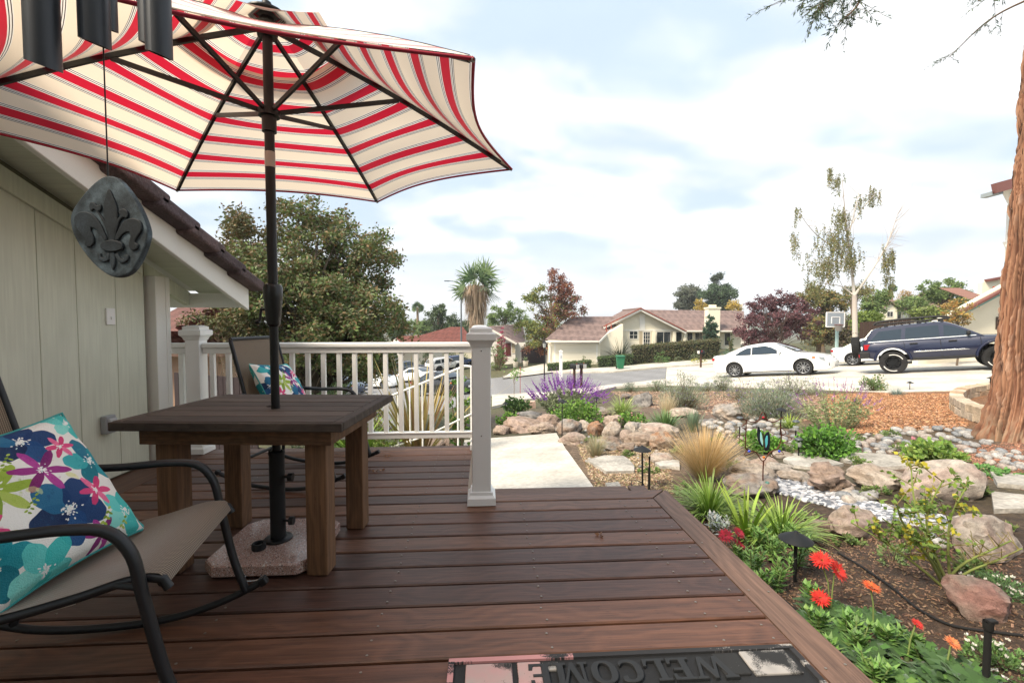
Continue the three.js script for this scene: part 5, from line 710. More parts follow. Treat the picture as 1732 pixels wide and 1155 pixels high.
rosette(1272, 982, 62, 'leafy green seedling below the crimson gerbera'); rosette(1312, 1000, 56, 'tall leafy seedling beside the large path light'); rosette(1345, 965, 70, 'leafy seedling behind the large path light'); rosette(1305, 948, 50, 'small leafy seedling with red bud near the strap leaves'); rosette(1384, 1030, 40, 'short leafy seedling below the scarlet blooms'); rosette(1432, 1078, 52, 'leafy seedling under the orange gerbera');
for (const [px, py, h] of [[1285, 1005, 44], [1258, 960, 44], [1385, 1075, 46], [1450, 1105, 50], [1500, 1095, 44], [1560, 1120, 40], [1330, 925, 40], [1285, 930, 36], [1480, 1160, 50], [1410, 1130, 44]]) rosette(px, py, h, 'leafy green bedding seedling crowded along the deck border');
rosette(1222, 905, 30, 'silver dusty miller under the crimson blooms', [[0.50, 0.54, 0.52], [0.62, 0.65, 0.63]]); rosette(1208, 898, 30, 'silver dusty miller against the deck corner', [[0.50, 0.54, 0.52], [0.62, 0.65, 0.63]]);
shrub('alyssum', 'white flowering alyssum behind the red granite rock', 'ground cover', 1690, 1008, 110, 34, { n: 1500, leaf: 0.018, slim: 0.4, cols: [[0.10, 0.20, 0.07], [0.14, 0.26, 0.09]], group: 'white alyssum', flowers: [{ n: 60, size: 0.012, col: [0.85, 0.84, 0.78], out: 0.01, petals: 8 }] });
shrub('alyssum', 'low alyssum with few white blooms by the riser stake', 'ground cover', 1700, 1125, 130, 26, { n: 1300, leaf: 0.018, slim: 0.5, cols: [[0.12, 0.24, 0.06], [0.18, 0.32, 0.09]], group: 'white alyssum', flowers: [{ n: 30, size: 0.012, col: [0.85, 0.84, 0.78], out: 0.01, petals: 8 }] });
shrub('weed_tuft', 'small green weed tuft beside the rose stems', 'plant', 1510, 950, 60, 30, { n: 260, leaf: 0.022, slim: 0.4, cols: [[0.20, 0.30, 0.10]], ragged: true });
{ // rose bush, mostly bare canes with yellowing leaves
  const c = onG(1605, 992), s = sizeAt(c), t = thing('rose_bush', 'sparse rose bush with green canes and yellowing leaves', 'shrub', c), L = new Org();
  const canes = [[[1560, 940], [1500, 870], [1478, 835]], [[1570, 930], [1545, 860], [1560, 800]], [[1590, 930], [1580, 860], [1590, 800]], [[1600, 930], [1600, 870], [1620, 820]], [[1615, 950], [1650, 920], [1672, 898]], [[1580, 950], [1530, 905], [1490, 875]], [[1625, 965], [1665, 940], [1700, 915]], [[1560, 960], [1520, 930], [1470, 900]]];
  canes.forEach((cn, i) => {
    const z = rr(-0.16, 0.16), P = [V(rr(-0.02, 0.02), -0.02, rr(-0.02, 0.02))]; cn.forEach(([x, y], k) => { const q = at(x, y, s * FPX).sub(c); q.z += z * (k + 1) / 3; P.push(q); }); const cv = new THREE.CatmullRomCurve3(P), B = new Org(); B.tube(cv.getPoints(10), 0.0075, 0.003, 6, [0.20, 0.22, 0.07], [0.24, 0.32, 0.08]);
    for (let k = 0; k < 12; k++) { const p0 = cv.getPoint(rr(0.35, 1)), d = rdir(); d.y = Math.abs(d.y) + 0.2; d.normalize(); const e = p0.clone().addScaledVector(d, rr(0.05, 0.13)); B.tube([p0, e], 0.003, 0.0015, 4, [0.26, 0.22, 0.08]); if (i === 4 || i === 6) continue; const y = rnd() < 0.42; for (let m = 0; m < 9; m++) { const q = p0.clone().lerp(e, rr(0.3, 1.05)), dd = rdir(); L.leaf(q.add(V(gauss() * 0.02, gauss() * 0.02, gauss() * 0.02)), dd, perp(dd), rr(0.02, 0.034), 0.02, vary(y ? [0.52, 0.48, 0.04] : [0.20, 0.32, 0.05], 0.3)); } }
    B.build('cane', MAT.bark, t);
  });
  L.build('leaves', MAT.leaf, t);
}
// ---------- path lights ----------
function pathLight(px, py, capPx, hPx, label, o = {}) { // cap width in photo pixels gives the distance
  const R = 0.083, d = R * 2 * FPX / (capPx / Math.hypot(1, (px - CX) / FPX)), top = at(px, py, d), g = o.ground ?? gy(top.x, top.z), H = Math.max(0.16, top.y - g), t = thing('path_light', label, 'path light', [top.x, g - 0.01, top.z], 0, 'black mushroom path lights'); t.rotation.z = o.lean || 0;
  part('stem', lathe([[0.011, 0], [0.009, 0.01], [0.009, H - 0.035], [0.017, H - 0.034], [0.019, H - 0.012], [0.012, H - 0.008]], 12), MAT.iron, t);
  part('shade', lathe([[0.001, H + 0.032], [0.010, H + 0.031], [0.012, H + 0.023], [0.03, H + 0.017], [0.055, H + 0.004], [R, H - 0.014], [R - 0.001, H - 0.017], [0.054, H], [0.012, H + 0.012]], 28), MAT.iron, t);
  part('lamp', cyl(0.013, 0.015, 0.02, 12, 0, H - 0.002, 0), std({ color: 0xd8d4c8, roughness: 0.4 }), t); return t;
}
pathLight(1347, 905, 62, 150, 'black path light standing among the red gerberas'); pathLight(1088, 757, 30.7, 75, 'black path light just beyond the deck corner', { lean: 0.02 }); pathLight(951, 677, 16, 62, 'black path light at the corner of the concrete path'); pathLight(1009, 672, 11.5, 30, 'black path light behind the pink geranium'); pathLight(855, 681, 10, 20, 'small path light beside the dark green bush'); pathLight(1321, 691, 21, 60, 'black path light behind the butterfly ornament', { lean: -0.03 }); pathLight(1540, 646, 14, 20, 'path light at the edge of mulch and driveway'); pathLight(1676, 648, 15, 20, 'path light behind the block wall');
for (const [px, py, d, label] of [[1347, 712, 6.1, 'small solar light beside the parsley mound'], [1352, 742, 5.4, 'solar light with clear collar by the parsley mound'], [1252, 706, 6.6, 'low solar light on the cobbles']]) { const p = at(px, py, d), g = gy(p.x, p.z), H = Math.max(0.1, p.y - g), t = thing('solar_light', label, 'solar light', [p.x, g, p.z], 0, 'small solar stake lights'); part('stake', cyl(0.01, 0.006, H * 0.7, 8, 0, H * 0.33, 0), MAT.black, t); part('lens', cyl(0.036, 0.03, 0.05, 14, 0, H * 0.72, 0), phy({ color: 0xd5d8d8, roughness: 0.1, transmission: 0.6, thickness: 0 }), t); part('cap', lathe([[0.001, H + 0.012], [0.03, H + 0.010], [0.046, H - 0.004], [0.046, H - 0.016], [0.001, H - 0.016]], 16), std({ color: 0x5b6164, roughness: 0.4, metalness: 0.4 }), t); }
{ // riser stake, sprinkler stub and drip hose
  const p = onG(1668, 1160), t = thing('riser_stake', 'black plastic irrigation riser in the flower bed', 'riser'); t.position.copy(p); const H = at(1655, 1048, sizeAt(p) * FPX).y - p.y; part('pipe', lathe([[0.010, 0], [0.010, H - 0.03], [0.014, H - 0.028], [0.015, H]], 10), MAT.rubber, t); part('clip', rbox(0.03, 0.012, 0.02, 0.003, 0.012, H, 0), MAT.rubber, t);
  const q = onG(1098, 830), s = thing('sprinkler_riser', 'thin black sprinkler riser beside the path light at deck corner', 'riser', q); const h2 = at(1097, 774, sizeAt(q) * FPX).y - q.y; part('pipe', [cyl(0.012, 0.012, h2 * 0.72, 8, 0, h2 * 0.36, 0), cyl(0.007, 0.007, h2 * 0.25, 8, 0, h2 * 0.84, 0), cyl(0.010, 0.010, 0.03, 8, 0, h2, 0)], MAT.rubber, s);
  const hose = (pts, label, r = 0.006) => { const m = part('drip_hose', tube(pts.map(([x, y]) => { const v = onG(x, y); v.y += 0.012; return v; }), r, 60, 6), MAT.rubber); tag(m, label, 'hose', 'black drip hoses'); };
  hose([[1418, 938], [1455, 960], [1510, 998], [1560, 1038], [1610, 1062], [1690, 1075], [1732, 1080]], 'black drip hose snaking past the rose stems'); hose([[1300, 1000], [1340, 1030], [1370, 1056], [1395, 1060]], 'short drip hose at the foot of the large path light'); hose([[1075, 828], [1068, 822], [1072, 814], [1086, 818], [1092, 828]], 'looped drip hose at the deck corner light', 0.004);
}
{ // butterfly stake: copper wire sun with a butterfly
  const c = onG(1291, 838), d = sizeAt(c) * FPX, t = thing('butterfly_stake', 'copper wire garden stake with blue and black butterfly', 'ornament', c), W = std({ color: 0x5a2f22, roughness: 0.5, metalness: 0.6 }); const P = (x, y, z = 0) => { const v = at(x, y, d).sub(c); v.z += z; return v; };
  part('stake', tube([P(1291, 842), P(1291, 800), P(1292, 780)], 0.006, 12, 6), W, t);
  const hoop = [[1263, 710], [1262, 735], [1263, 760], [1278, 764], [1291, 780], [1303, 765], [1316, 758], [1322, 740], [1320, 715]]; part('frame', [tube(hoop.map((p) => P(...p)), 0.0045, 50, 6), tube([P(1256, 708), P(1275, 714), P(1291, 708), P(1308, 714), P(1325, 706)], 0.0045, 30, 6), tube([P(1283, 712), P(1291, 697), P(1299, 712)], 0.004, 16, 6)], W, t);
  for (const [a, b, e] of [[[1263, 735], [1246, 738], [1262, 748]], [[1321, 735], [1340, 742], [1322, 750]], [[1265, 760], [1259, 770], [1276, 764]], [[1305, 764], [1308, 774], [1300, 768]], [[1316, 758], [1326, 768], [1312, 768]], [[1263, 715], [1255, 722], [1263, 726]], [[1320, 722], [1330, 732], [1321, 738]]]) part('ray', tube([P(...a), P(...b), P(...e)], 0.0035, 14, 5), W, t);
  const wing = (pts, col, nm, z) => { const sh = new THREE.Shape(new THREE.CatmullRomCurve3(pts.map((p) => { const v = P(...p); return V(v.x, v.y, 0); }), true, 'centripetal').getPoints(30).map((p) => new THREE.Vector2(p.x, p.y))); const z0 = P(...pts[0]).z; const m = part(nm, new THREE.ExtrudeGeometry(sh, { depth: 0.006, bevelEnabled: false }).translate(0, 0, z0 + z), std({ color: col, roughness: 0.4 }), t); return m; };
  wing([[1283, 721], [1290, 740], [1291, 757], [1285, 750], [1281, 735]], 0x0d1420, 'wing', 0.0); wing([[1294, 735], [1300, 730], [1303, 742], [1301, 760], [1294, 762], [1292, 750]], 0x0d1420, 'wing', 0.0); wing([[1286, 730], [1289, 742], [1290, 753], [1286, 745]], 0x9fd6d8, 'wing_patch', 0.008); wing([[1294, 742], [1297, 736], [1297, 752], [1294, 757]], 0x58b6c0, 'wing_patch', 0.008);
  part('body', tube([P(1290, 733, 0.01), P(1292, 748, 0.012), P(1293, 758, 0.01)], 0.006, 8, 6), std({ color: 0x2b1d18, roughness: 0.6 }), t);
  part('glass_bead', sph(0.02, ...P(1297, 817, 0.01).toArray(), 16), phy({ color: 0x8fd8cc, roughness: 0.05, transmission: 0.8, thickness: 0.02 }), t); for (const [x, y, col] of [[1267, 763, 0x3043b8], [1318, 763, 0x3043b8], [1291, 706, 0xa02430], [1292, 773, 0xc06a20]]) part('glass_bead', sph(0.012, ...P(x, y, 0.005).toArray(), 12), std({ color: col, roughness: 0.1 }), t);
}
// ---------- redwood ----------
{
  const c = gAt(1750, 5.5), t = thing('redwood_tree', 'redwood with deeply furrowed red bark rising beside the cobbles', 'tree', c), nA = 400, nY = 320, Ht = 6.2, p = [], col = [], idx = [];
  for (let j = 0; j <= nY; j++) for (let i = 0; i <= nA; i++) {
    const y = Math.pow(j / nY, 1.15) * Ht - 0.08, a = i / nA * 6.2832, ca = Math.cos(a), sa = Math.sin(a), fl = Math.exp(-Math.max(0, y) * 2.2), lobes = 0.5 + 0.5 * Math.sin(a * 5 + 1.3 + 0.6 * Math.sin(a * 2));
    let r = 0.335 - 0.024 * y + fl * (0.06 + 0.12 * lobes); r = Math.max(0.12, r);
    const wob = 0.35 * (fbm2(y * 0.8, 3.3, 0, 3, 41) - 0.5) + 0.18 * (fbm3(ca * 2, y * 1.5, sa * 2, 2, 44) - 0.5), A = a + wob, c2 = Math.cos(A), s2 = Math.sin(A);
    const f1 = Math.abs(fbm3(c2 * 7, y * 0.7 + 3, s2 * 7, 3, 3) - 0.5) * 2, f2 = Math.abs(fbm3(c2 * 19, y * 1.5 + 8, s2 * 19, 2, 5) - 0.5) * 2, fib = fbm3(c2 * 46, y * 2.2, s2 * 46, 3, 7), plate = fbm3(c2 * 24 + 5, y * 9, s2 * 24, 3, 9);
    const n1 = Math.pow(1 - clamp(f1 * 3.2), 1.5), n2 = Math.pow(1 - clamp(f2 * 2.6), 1.5), knot = sstep(0.66, 0.74, fbm3(ca * 1.7, y * 1.3, sa * 1.7, 2, 31)), tear = sstep(0.62, 0.72, fbm3(c2 * 9, y * 4.5, s2 * 9, 2, 77));
    r += -0.062 * n1 - 0.030 * n2 + 0.040 * (fib - 0.5) + 0.018 * (plate - 0.5) + 0.016 * tear + (fl > 0.4 ? 0.05 * (fbm3(ca * 5, y * 6, sa * 5, 3, 12) - 0.5) : 0);
    p.push(ca * r + 0.012 * y, y, sa * r); const k = sstep(0.34, 0.64, fib); let cc = mixc([0.21, 0.085, 0.045], [0.44, 0.235, 0.14], k); cc = mixc(cc, [0.50, 0.34, 0.25], tear * 0.5 * sstep(0.45, 0.6, plate)); cc = mixc(cc, [0.085, 0.04, 0.028], clamp(n1 * 0.8 + n2 * 0.55 + knot * 0.75)); cc = mixc(cc, [0.26, 0.19, 0.13], sstep(0.3, 0.8, fl) * 0.7 * sstep(0.4, 0.6, plate)); const q = 0.75 + 0.5 * plate; col.push(cc[0] * q, cc[1] * q, cc[2] * q);
  }
  for (let j = 0; j < nY; j++) for (let i = 0; i < nA; i++) { const a = j * (nA + 1) + i; idx.push(a, a + nA + 1, a + 1, a + 1, a + nA + 1, a + nA + 2); }
  const g = new THREE.BufferGeometry(); g.setAttribute('position', new THREE.Float32BufferAttribute(p, 3)); g.setAttribute('color', new THREE.Float32BufferAttribute(col, 3)); g.setIndex(idx); g.computeVertexNormals(); part('trunk', g, MAT.bark, t);
  const L = new Org(), B = new Org(); const spray = (pts, n) => { const cv = new THREE.CatmullRomCurve3(pts); B.tube(cv.getPoints(12), 0.016, 0.004, 5, [0.16, 0.10, 0.06]); for (let k = 0; k < n; k++) { const u = rr(0.25, 1), p0 = cv.getPoint(u), d = rdir(); d.y = -Math.abs(d.y) * 0.5; d.addScaledVector(cv.getTangent(u), 0.8).normalize(); const e = p0.clone().addScaledVector(d, rr(0.10, 0.34)); B.tube([p0, e], 0.003, 0.001, 3, [0.14, 0.10, 0.05]); for (let m = 0; m < 16; m++) { const q = p0.clone().lerp(e, rr(0.15, 1.05)), dd = d.clone().add(perp(d).multiplyScalar(0.9)).normalize(); L.leaf(q, dd, perp(dd), rr(0.03, 0.055), 0.010, vary(pick([[0.05, 0.085, 0.06], [0.07, 0.12, 0.07], [0.10, 0.14, 0.06]]), 0.3)); } } };
  const rel = (x, y, d) => at(x, y, d).sub(c); spray([V(0.1, 5.4, 0), rel(1600, -70, 4.4), rel(1500, -50, 4.3), rel(1400, 0, 4.2)], 52); spray([rel(1500, -50, 4.3), rel(1430, -10, 4.2), rel(1375, 12, 4.15)], 40); spray([rel(1560, -70, 4.4), rel(1440, -30, 4.0), rel(1310, 0, 3.9)], 34); spray([rel(1470, -40, 4.3), rel(1450, 10, 4.2), rel(1420, 38, 4.1)], 26); spray([rel(1720, -50, 4.5), rel(1680, -10, 4.2), rel(1655, 2, 4.1)], 10);
  for (let k = 0; k < 26; k++) { const a = k * 2.4, y = 5.2 + k * 0.09, R = rr(1.2, 2.2), e = V(Math.cos(a) * R + 0.3, y + rr(-0.2, 0.5), Math.sin(a) * R); if (e.x < 0.3 || e.z > -0.1) continue; spray([V(0.15, y, 0), e.clone().multiplyScalar(0.5).setY(y + 0.15), e], 10); }
  B.build('branches', MAT.bark, t); L.build('foliage', MAT.leaf, t);
}
{ // block ring wall at the redwood
  const t = thing('block_wall', 'curved tan block edging wall beside the bark mulch', 'wall'), cols = [0xd8c3a6, 0xcdb392, 0xdfcdb4, 0xc2a383].map((c) => std({ color: c, map: T.stone, roughness: 0.92, bumpMap: T.stone, bumpScale: 0.01 }));
  const a = onG(1619, 692), b = onG(1640, 706), e = onG(1690, 722), f = onG(1640, 672); const cv = new THREE.CatmullRomCurve3([onG(1690, 664), f, onG(1622, 680), a, b, e]); const n = 13;
  for (let r = 0; r < 2; r++) for (let k = 0; k < n; k++) { const u = (k + 0.5 + r * 0.45) / n; if (u > 1) continue; const p = cv.getPointAt(u), d = cv.getTangentAt(u), L = cv.getLength() / n; const m = part('block', metric(rbox(L * 0.97, 0.125, 0.2, 0.012), 0.5, rnd(), rnd()), pick(cols), t); m.position.set(p.x, gy(p.x, p.z) + 0.05 + r * 0.128, p.z); m.rotation.y = -Math.atan2(d.z, d.x) + rr(-0.03, 0.03); }
}
// ---------- cars ----------
SEED = 5150;
function loft(st) { // st: [x, ring of [y,z] for z>=0 from bottom centre to top centre]; closed solid
  const n = st[0][1].length, m = 2 * n - 2, p = [], idx = [];
  for (const [x, r] of st) { for (let k = 0; k < n; k++) p.push(x, r[k][0], r[k][1]); for (let k = n - 2; k > 0; k--) p.push(x, r[k][0], -r[k][1]); }
  for (let i = 0; i < st.length - 1; i++) for (let k = 0; k < m; k++) { const a = i * m + k, b = i * m + (k + 1) % m, c = a + m, d = b + m; idx.push(a, b, c, b, d, c); }
  const cap = (i, flip) => { const c0 = p.length / 3, r = st[i]; let y = 0; for (const q of r[1]) y += q[0]; p.push(r[0], y / n, 0); for (let k = 0; k < m; k++) { const a = i * m + k, b = i * m + (k + 1) % m; flip ? idx.push(c0, b, a) : idx.push(c0, a, b); } };
  cap(0, true); cap(st.length - 1, false);
  const g = new THREE.BufferGeometry(); g.setAttribute('position', new THREE.Float32BufferAttribute(p, 3)); g.setIndex(idx); g.computeVertexNormals(); g.setAttribute('uv', new THREE.Float32BufferAttribute(new Float32Array(p.length / 3 * 2), 2)); return g;
}
const curve1 = (pts) => (x) => { if (x <= pts[0][0]) return pts[0][1]; for (let i = 0; i < pts.length - 1; i++) if (x <= pts[i + 1][0]) { const [x0, y0] = pts[i], [x1, y1] = pts[i + 1], t = (x - x0) / (x1 - x0), s = (a, b) => (b[1] - a[1]) / (b[0] - a[0]); const m0 = i ? s(pts[i - 1], pts[i + 1]) : s(pts[i], pts[i + 1]), m1 = i < pts.length - 2 ? s(pts[i], pts[i + 2]) : s(pts[i], pts[i + 1]), h = x1 - x0; return y0 * (2 * t ** 3 - 3 * t * t + 1) + m0 * h * (t ** 3 - 2 * t * t + t) + y1 * (3 * t * t - 2 * t ** 3) + m1 * h * (t ** 3 - t * t); } return pts[pts.length - 1][1]; };
const glassM = phy({ color: 0x27313a, roughness: 0.03, metalness: 0.0, clearcoat: 1, clearcoatRoughness: 0.02 });
const lampRed = phy({ color: 0xa8101a, roughness: 0.15, clearcoat: 1 }), lampClear = phy({ color: 0x9fa8b0, roughness: 0.1, clearcoat: 1, metalness: 0.3 }), amber = phy({ color: 0xd8661a, roughness: 0.15, clearcoat: 1 }), tyreM = std({ color: 0x1c1c1d, roughness: 0.9 }), darkPl = std({ color: 0x17181a, roughness: 0.6 }), rimDark = std({ color: 0x202224, roughness: 0.4, metalness: 0.6 }), rimSil = std({ color: 0xb9bcc0, roughness: 0.3, metalness: 0.85 });
function wheel(parent, x, y, z, R, w, dark, spokes = 10, letters) {
  const g = new THREE.Group(); g.name = 'wheel'; parent.add(g); g.position.set(x, y, z); const s = Math.sign(z) || 1, rr_ = R * (dark ? 0.56 : 0.70);
  part('tyre', lathe([[rr_, -w / 2], [R * 0.93, -w / 2], [R * 0.985, -w * 0.42], [R, -w * 0.3], [R, w * 0.3], [R * 0.985, w * 0.42], [R * 0.93, w / 2], [rr_, w / 2], [rr_ * 0.97, w * 0.2]], 40).rotateX(Math.PI / 2), tyreM, g);
  part('rim', [lathe([[rr_, w * 0.46], [rr_ * 0.95, w * 0.47], [rr_ * 0.9, w * 0.30], [rr_ * 0.88, -w * 0.3]], 36).rotateX(Math.PI / 2 * (s > 0 ? 1 : -1)), cyl(R * 0.12, R * 0.12, 0.03, 16, 0, 0, s * w * 0.34, Math.PI / 2)], dark ? rimDark : rimSil, g);
  part('brake_disc', cyl(rr_ * 0.86, rr_ * 0.86, 0.02, 24, 0, 0, s * w * 0.02, Math.PI / 2), std({ color: 0x2b2c2e, roughness: 0.6, metalness: 0.4 }), g);
  const sp = []; for (let k = 0; k < spokes; k++) { const b = box(rr_ * 0.8, R * 0.07, 0.025, rr_ * 0.52, 0, s * w * 0.33); b.rotateZ(k / spokes * 6.2832); sp.push(b); } part('spokes', sp, dark ? rimDark : rimSil, g).userData.kind = 'stuff';
  if (letters) part('white_letter_band', [0.4, 3.5].map((a0) => new THREE.RingGeometry(R * 0.70, R * 0.76, 20, 1, a0, 1.5).rotateY(s > 0 ? 0 : Math.PI).translate(0, 0, s * w * 0.506)), std({ color: 0xd8d8d4, roughness: 0.8 }), g);
}
function makeCar(name, label, S, paint) {
  const t = thing(name, label, S.cat || 'car', [0, 0, 0], 0, S.group), P = S.paint || phy({ color: paint, roughness: 0.32, clearcoat: 1, clearcoatRoughness: 0.05, metalness: S.metal ?? 0.1 });
  const top = curve1(S.top), bot = curve1(S.bot), wid = curve1(S.wid), N = 54, st = [], x0 = S.top[0][0], x1 = S.top[S.top.length - 1][0];
  for (let i = 0; i <= N; i++) { const u = i / N, x = lerp(x0, x1, u < 0.12 ? u * u / 0.12 : u > 0.88 ? 1 - (1 - u) ** 2 / 0.12 : u), yt = top(x), yb = bot(x), w = wid(x), h = yt - yb; const fr = [[0, 0], [0, 0.88], [0.05, 0.95], [0.22, 0.985], [0.45, 1], [0.62, 0.995], [0.80, 0.968], [0.93, 0.93], [0.985, 0.86], [1.0, 0.70], [1.02, 0.35], [1.025, 0]]; st.push([x, fr.map(([a, b]) => [yb + h * a, w * b])]); }
  const ev = new Evaluator(); ev.useGroups = false; let B = new Brush(loft(st)); B.updateMatrixWorld();
  for (const xw of [S.xr, S.xf]) { const c = new Brush(cyl(S.arch, S.arch, 4, 40, xw, S.R + (S.archY || 0.02), 0, Math.PI / 2)); c.updateMatrixWorld(); B = ev.evaluate(B, c, SUBTRACTION); }
  part('body', toCreasedNormals(B.geometry, 0.55), P, t);
  part('underbody', box((x1 - x0) * 0.80, 0.16, S.W * 1.2, (x0 + x1) / 2, bot(0) + 0.10, 0), darkPl, t);
  // cabin
  const C = S.cab, yb = C.base, yt = C.roofY, zf = (y) => lerp(C.wb, C.wt, clamp((y - yb) / (yt - yb)));
  const prof = new THREE.CatmullRomCurve3(C.prof.map((p) => V(p[0], p[1], 0)), false, 'centripetal', 0.5).getPoints(40), pos = [], idx = [];
  prof.forEach((p) => { const z = zf(p.y), e = 0.05 * clamp((p.y - yb) / 0.3); pos.push(p.x, p.y, z, p.x, p.y + e * 0.5, z - e * 1.4, p.x, p.y + e * 0.75, 0, p.x, p.y + e * 0.5, -z + e * 1.4, p.x, p.y, -z); }); const np = prof.length;
  for (let i = 0; i < np - 1; i++) for (let k = 0; k < 4; k++) { const a = i * 5 + k, b = a + 5; idx.push(a, a + 1, b, a + 1, b + 1, b); }
  for (const s of [0, 4]) { const b0 = pos.length / 3; prof.forEach((p) => pos.push(p.x, yb - 0.06, (s ? -1 : 1) * zf(yb))); for (let i = 0; i < np - 1; i++) { const a = i * 5 + s, b = a + 5, c = b0 + i, d = c + 1; s ? idx.push(a, b, c, b, d, c) : idx.push(a, c, b, b, c, d); } }
  const cg = new THREE.BufferGeometry(); cg.setAttribute('position', new THREE.Float32BufferAttribute(pos, 3)); cg.setIndex(idx); cg.computeVertexNormals(); part('roof', toCreasedNormals(cg, 0.7), P, t);
  const pane = (pts, s, mat = glassM, off = 0.006, nm = 'side_window') => { const sh = new THREE.Shape(pts.map((p) => new THREE.Vector2(p[0], p[1]))); let g = new THREE.ExtrudeGeometry(sh, { depth: 0.006, bevelEnabled: false }); const q = g.attributes.position; for (let i = 0; i < q.count; i++) q.setZ(i, s * (zf(q.getY(i)) + off + q.getZ(i))); g.computeVertexNormals(); return part(nm, g, mat, t); };
  for (const s of [1, -1]) { for (const w of C.wins) pane(w, s); if (C.trim) pane(C.trim, s, MAT.chrome, 0.001, 'window_trim'); }
  const glassEnd = (a, b, nm) => { const n = 6, p = [], ix = []; for (let i = 0; i <= n; i++) { const u = lerp(0.10, 0.92, i / n), x = lerp(a[0], b[0], u), y = lerp(a[1], b[1], u), bow = (C.bow || 0.02) * 4 * u * (1 - u), nx = (b[1] - a[1]), ny = -(b[0] - a[0]), l = Math.hypot(nx, ny) * (nm === 'windscreen' ? 1 : -1), o = 0.055 + bow; const z = zf(y) * 0.86; for (const q of [1, 0.6, 0, -0.6, -1]) p.push(x + nx / l * (o - 0.03 * q * q), y + ny / l * (o - 0.03 * q * q), z * q); } for (let i = 0; i < n; i++) for (let k = 0; k < 4; k++) { const a_ = i * 5 + k; ix.push(a_, a_ + 1, a_ + 5, a_ + 1, a_ + 6, a_ + 5); } const g = new THREE.BufferGeometry(); g.setAttribute('position', new THREE.Float32BufferAttribute(p, 3)); g.setIndex(ix); g.computeVertexNormals(); part(nm, g, phy({ color: 0x1a2228, roughness: 0.04, clearcoat: 1, side: THREE.DoubleSide }), t); };
  glassEnd(C.ws[1], C.ws[0], 'windscreen'); glassEnd(C.rw[0], C.rw[1], 'rear_window');
  for (const z of [1, -1]) { wheel(t, S.xr, S.R, z * (S.W - S.tw / 2 - 0.01 + (S.poke || 0)), S.R, S.tw, S.darkRim, S.spokes, S.letters); wheel(t, S.xf, S.R, z * (S.W - S.tw / 2 - 0.01 + (S.poke || 0)), S.R, S.tw, S.darkRim, S.spokes, S.letters); }
  for (const s of [1, -1]) { for (const [nm, m, x, y, w, h, dz, rz] of S.bits) part(nm, rbox(w, h, 0.03, 0.01, x, y, s * (wid(x) * (dz || 0.985) - 0.004), 0, s * Math.atan((wid(x + 0.1) - wid(x - 0.1)) / -0.2) * -1, rz || 0), m, t); part('mirror', rbox(0.10, 0.13, 0.2, 0.035, C.mir[0], C.mir[1], s * (zf(C.mir[1]) + 0.11)), S.mirM || P, t); }
  for (const [nm, m, x, y, w, h, d, r] of S.solid || []) part(nm, rbox(w, h, d, r || 0.02, x, y, 0), m === 'P' ? P : m, t);
  return t;
}
function setCar(t, S, R, F, near = 1) { // near-side wheel contacts; near = +1 when the +z side faces the viewer
  const x = F.clone().sub(R), L = x.length(); x.normalize(); const z = x.clone().cross(V(0, 1, 0)).normalize(), y = z.clone().cross(x), k = L / (S.xf - S.xr), m = R.clone().addScaledVector(x, -S.xr * k).addScaledVector(z, -near * (S.W - S.tw / 2) * k); t.quaternion.setFromRotationMatrix(new THREE.Matrix4().makeBasis(x, y, z)); t.position.copy(m); t.scale.setScalar(k); return t;
}
const coupe = { W: 0.92, R: 0.335, tw: 0.225, arch: 0.375, xr: -1.36, xf: 1.365, spokes: 10, metal: 0.05,
  top: [[-2.40, 0.72], [-2.36, 0.98], [-2.1, 1.02], [-1.6, 1.02], [-0.6, 0.96], [0.6, 0.95], [1.1, 0.955], [1.6, 0.90], [2.05, 0.79], [2.30, 0.66], [2.40, 0.52]], bot: [[-2.40, 0.40], [-2.3, 0.26], [-1.9, 0.20], [0, 0.19], [1.9, 0.18], [2.25, 0.20], [2.40, 0.26]], wid: [[-2.40, 0.60], [-2.28, 0.80], [-1.9, 0.90], [-1.0, 0.925], [0.5, 0.925], [1.5, 0.92], [2.0, 0.86], [2.25, 0.72], [2.40, 0.50]],
  cab: { base: 0.95, roofY: 1.43, wb: 0.86, wt: 0.62, prof: [[-1.95, 0.98], [-1.5, 1.13], [-0.95, 1.34], [-0.35, 1.425], [0.15, 1.42], [0.5, 1.30], [0.85, 1.13], [1.22, 0.945]], wins: [[[-1.32, 1.0], [-0.62, 0.99], [-0.62, 1.31], [-0.82, 1.29], [-1.1, 1.15]], [[-0.58, 0.99], [0.62, 0.985], [0.60, 1.02], [0.22, 1.25], [-0.05, 1.345], [-0.58, 1.315]]], ws: [[0.30, 1.40], [1.22, 0.95]], rw: [[-1.88, 1.0], [-0.85, 1.39]], mir: [0.52, 1.04] },
  bits: [['headlight', lampClear, 1.98, 0.69, 0.34, 0.11, 0.97, -0.12], ['indicator', amber, 1.76, 0.73, 0.12, 0.075, 0.985], ['tail_light', lampRed, -2.24, 0.86, 0.22, 0.12, 0.97, -0.1], ['door_handle', std({ color: 0xdcdcdc, roughness: 0.3 }), -0.42, 0.80, 0.2, 0.03, 1.0], ['fog_light', darkPl, 2.22, 0.42, 0.10, 0.12, 0.93], ['door_seam', std({ color: 0x8a8c8e, roughness: 0.6 }), -0.72, 0.62, 0.010, 0.62, 0.985], ['door_seam', std({ color: 0x8a8c8e, roughness: 0.6 }), 0.78, 0.62, 0.010, 0.60, 0.985], ['sill_trim', darkPl, 0.0, 0.225, 1.9, 0.03, 0.97]],
  solid: [['grille', darkPl, 2.30, 0.50, 0.14, 0.10, 0.9], ['number_plate', MAT.white, -2.39, 0.72, 0.02, 0.12, 0.3, 0.005], ['number_plate', MAT.white, 2.395, 0.46, 0.02, 0.11, 0.3, 0.005]] };
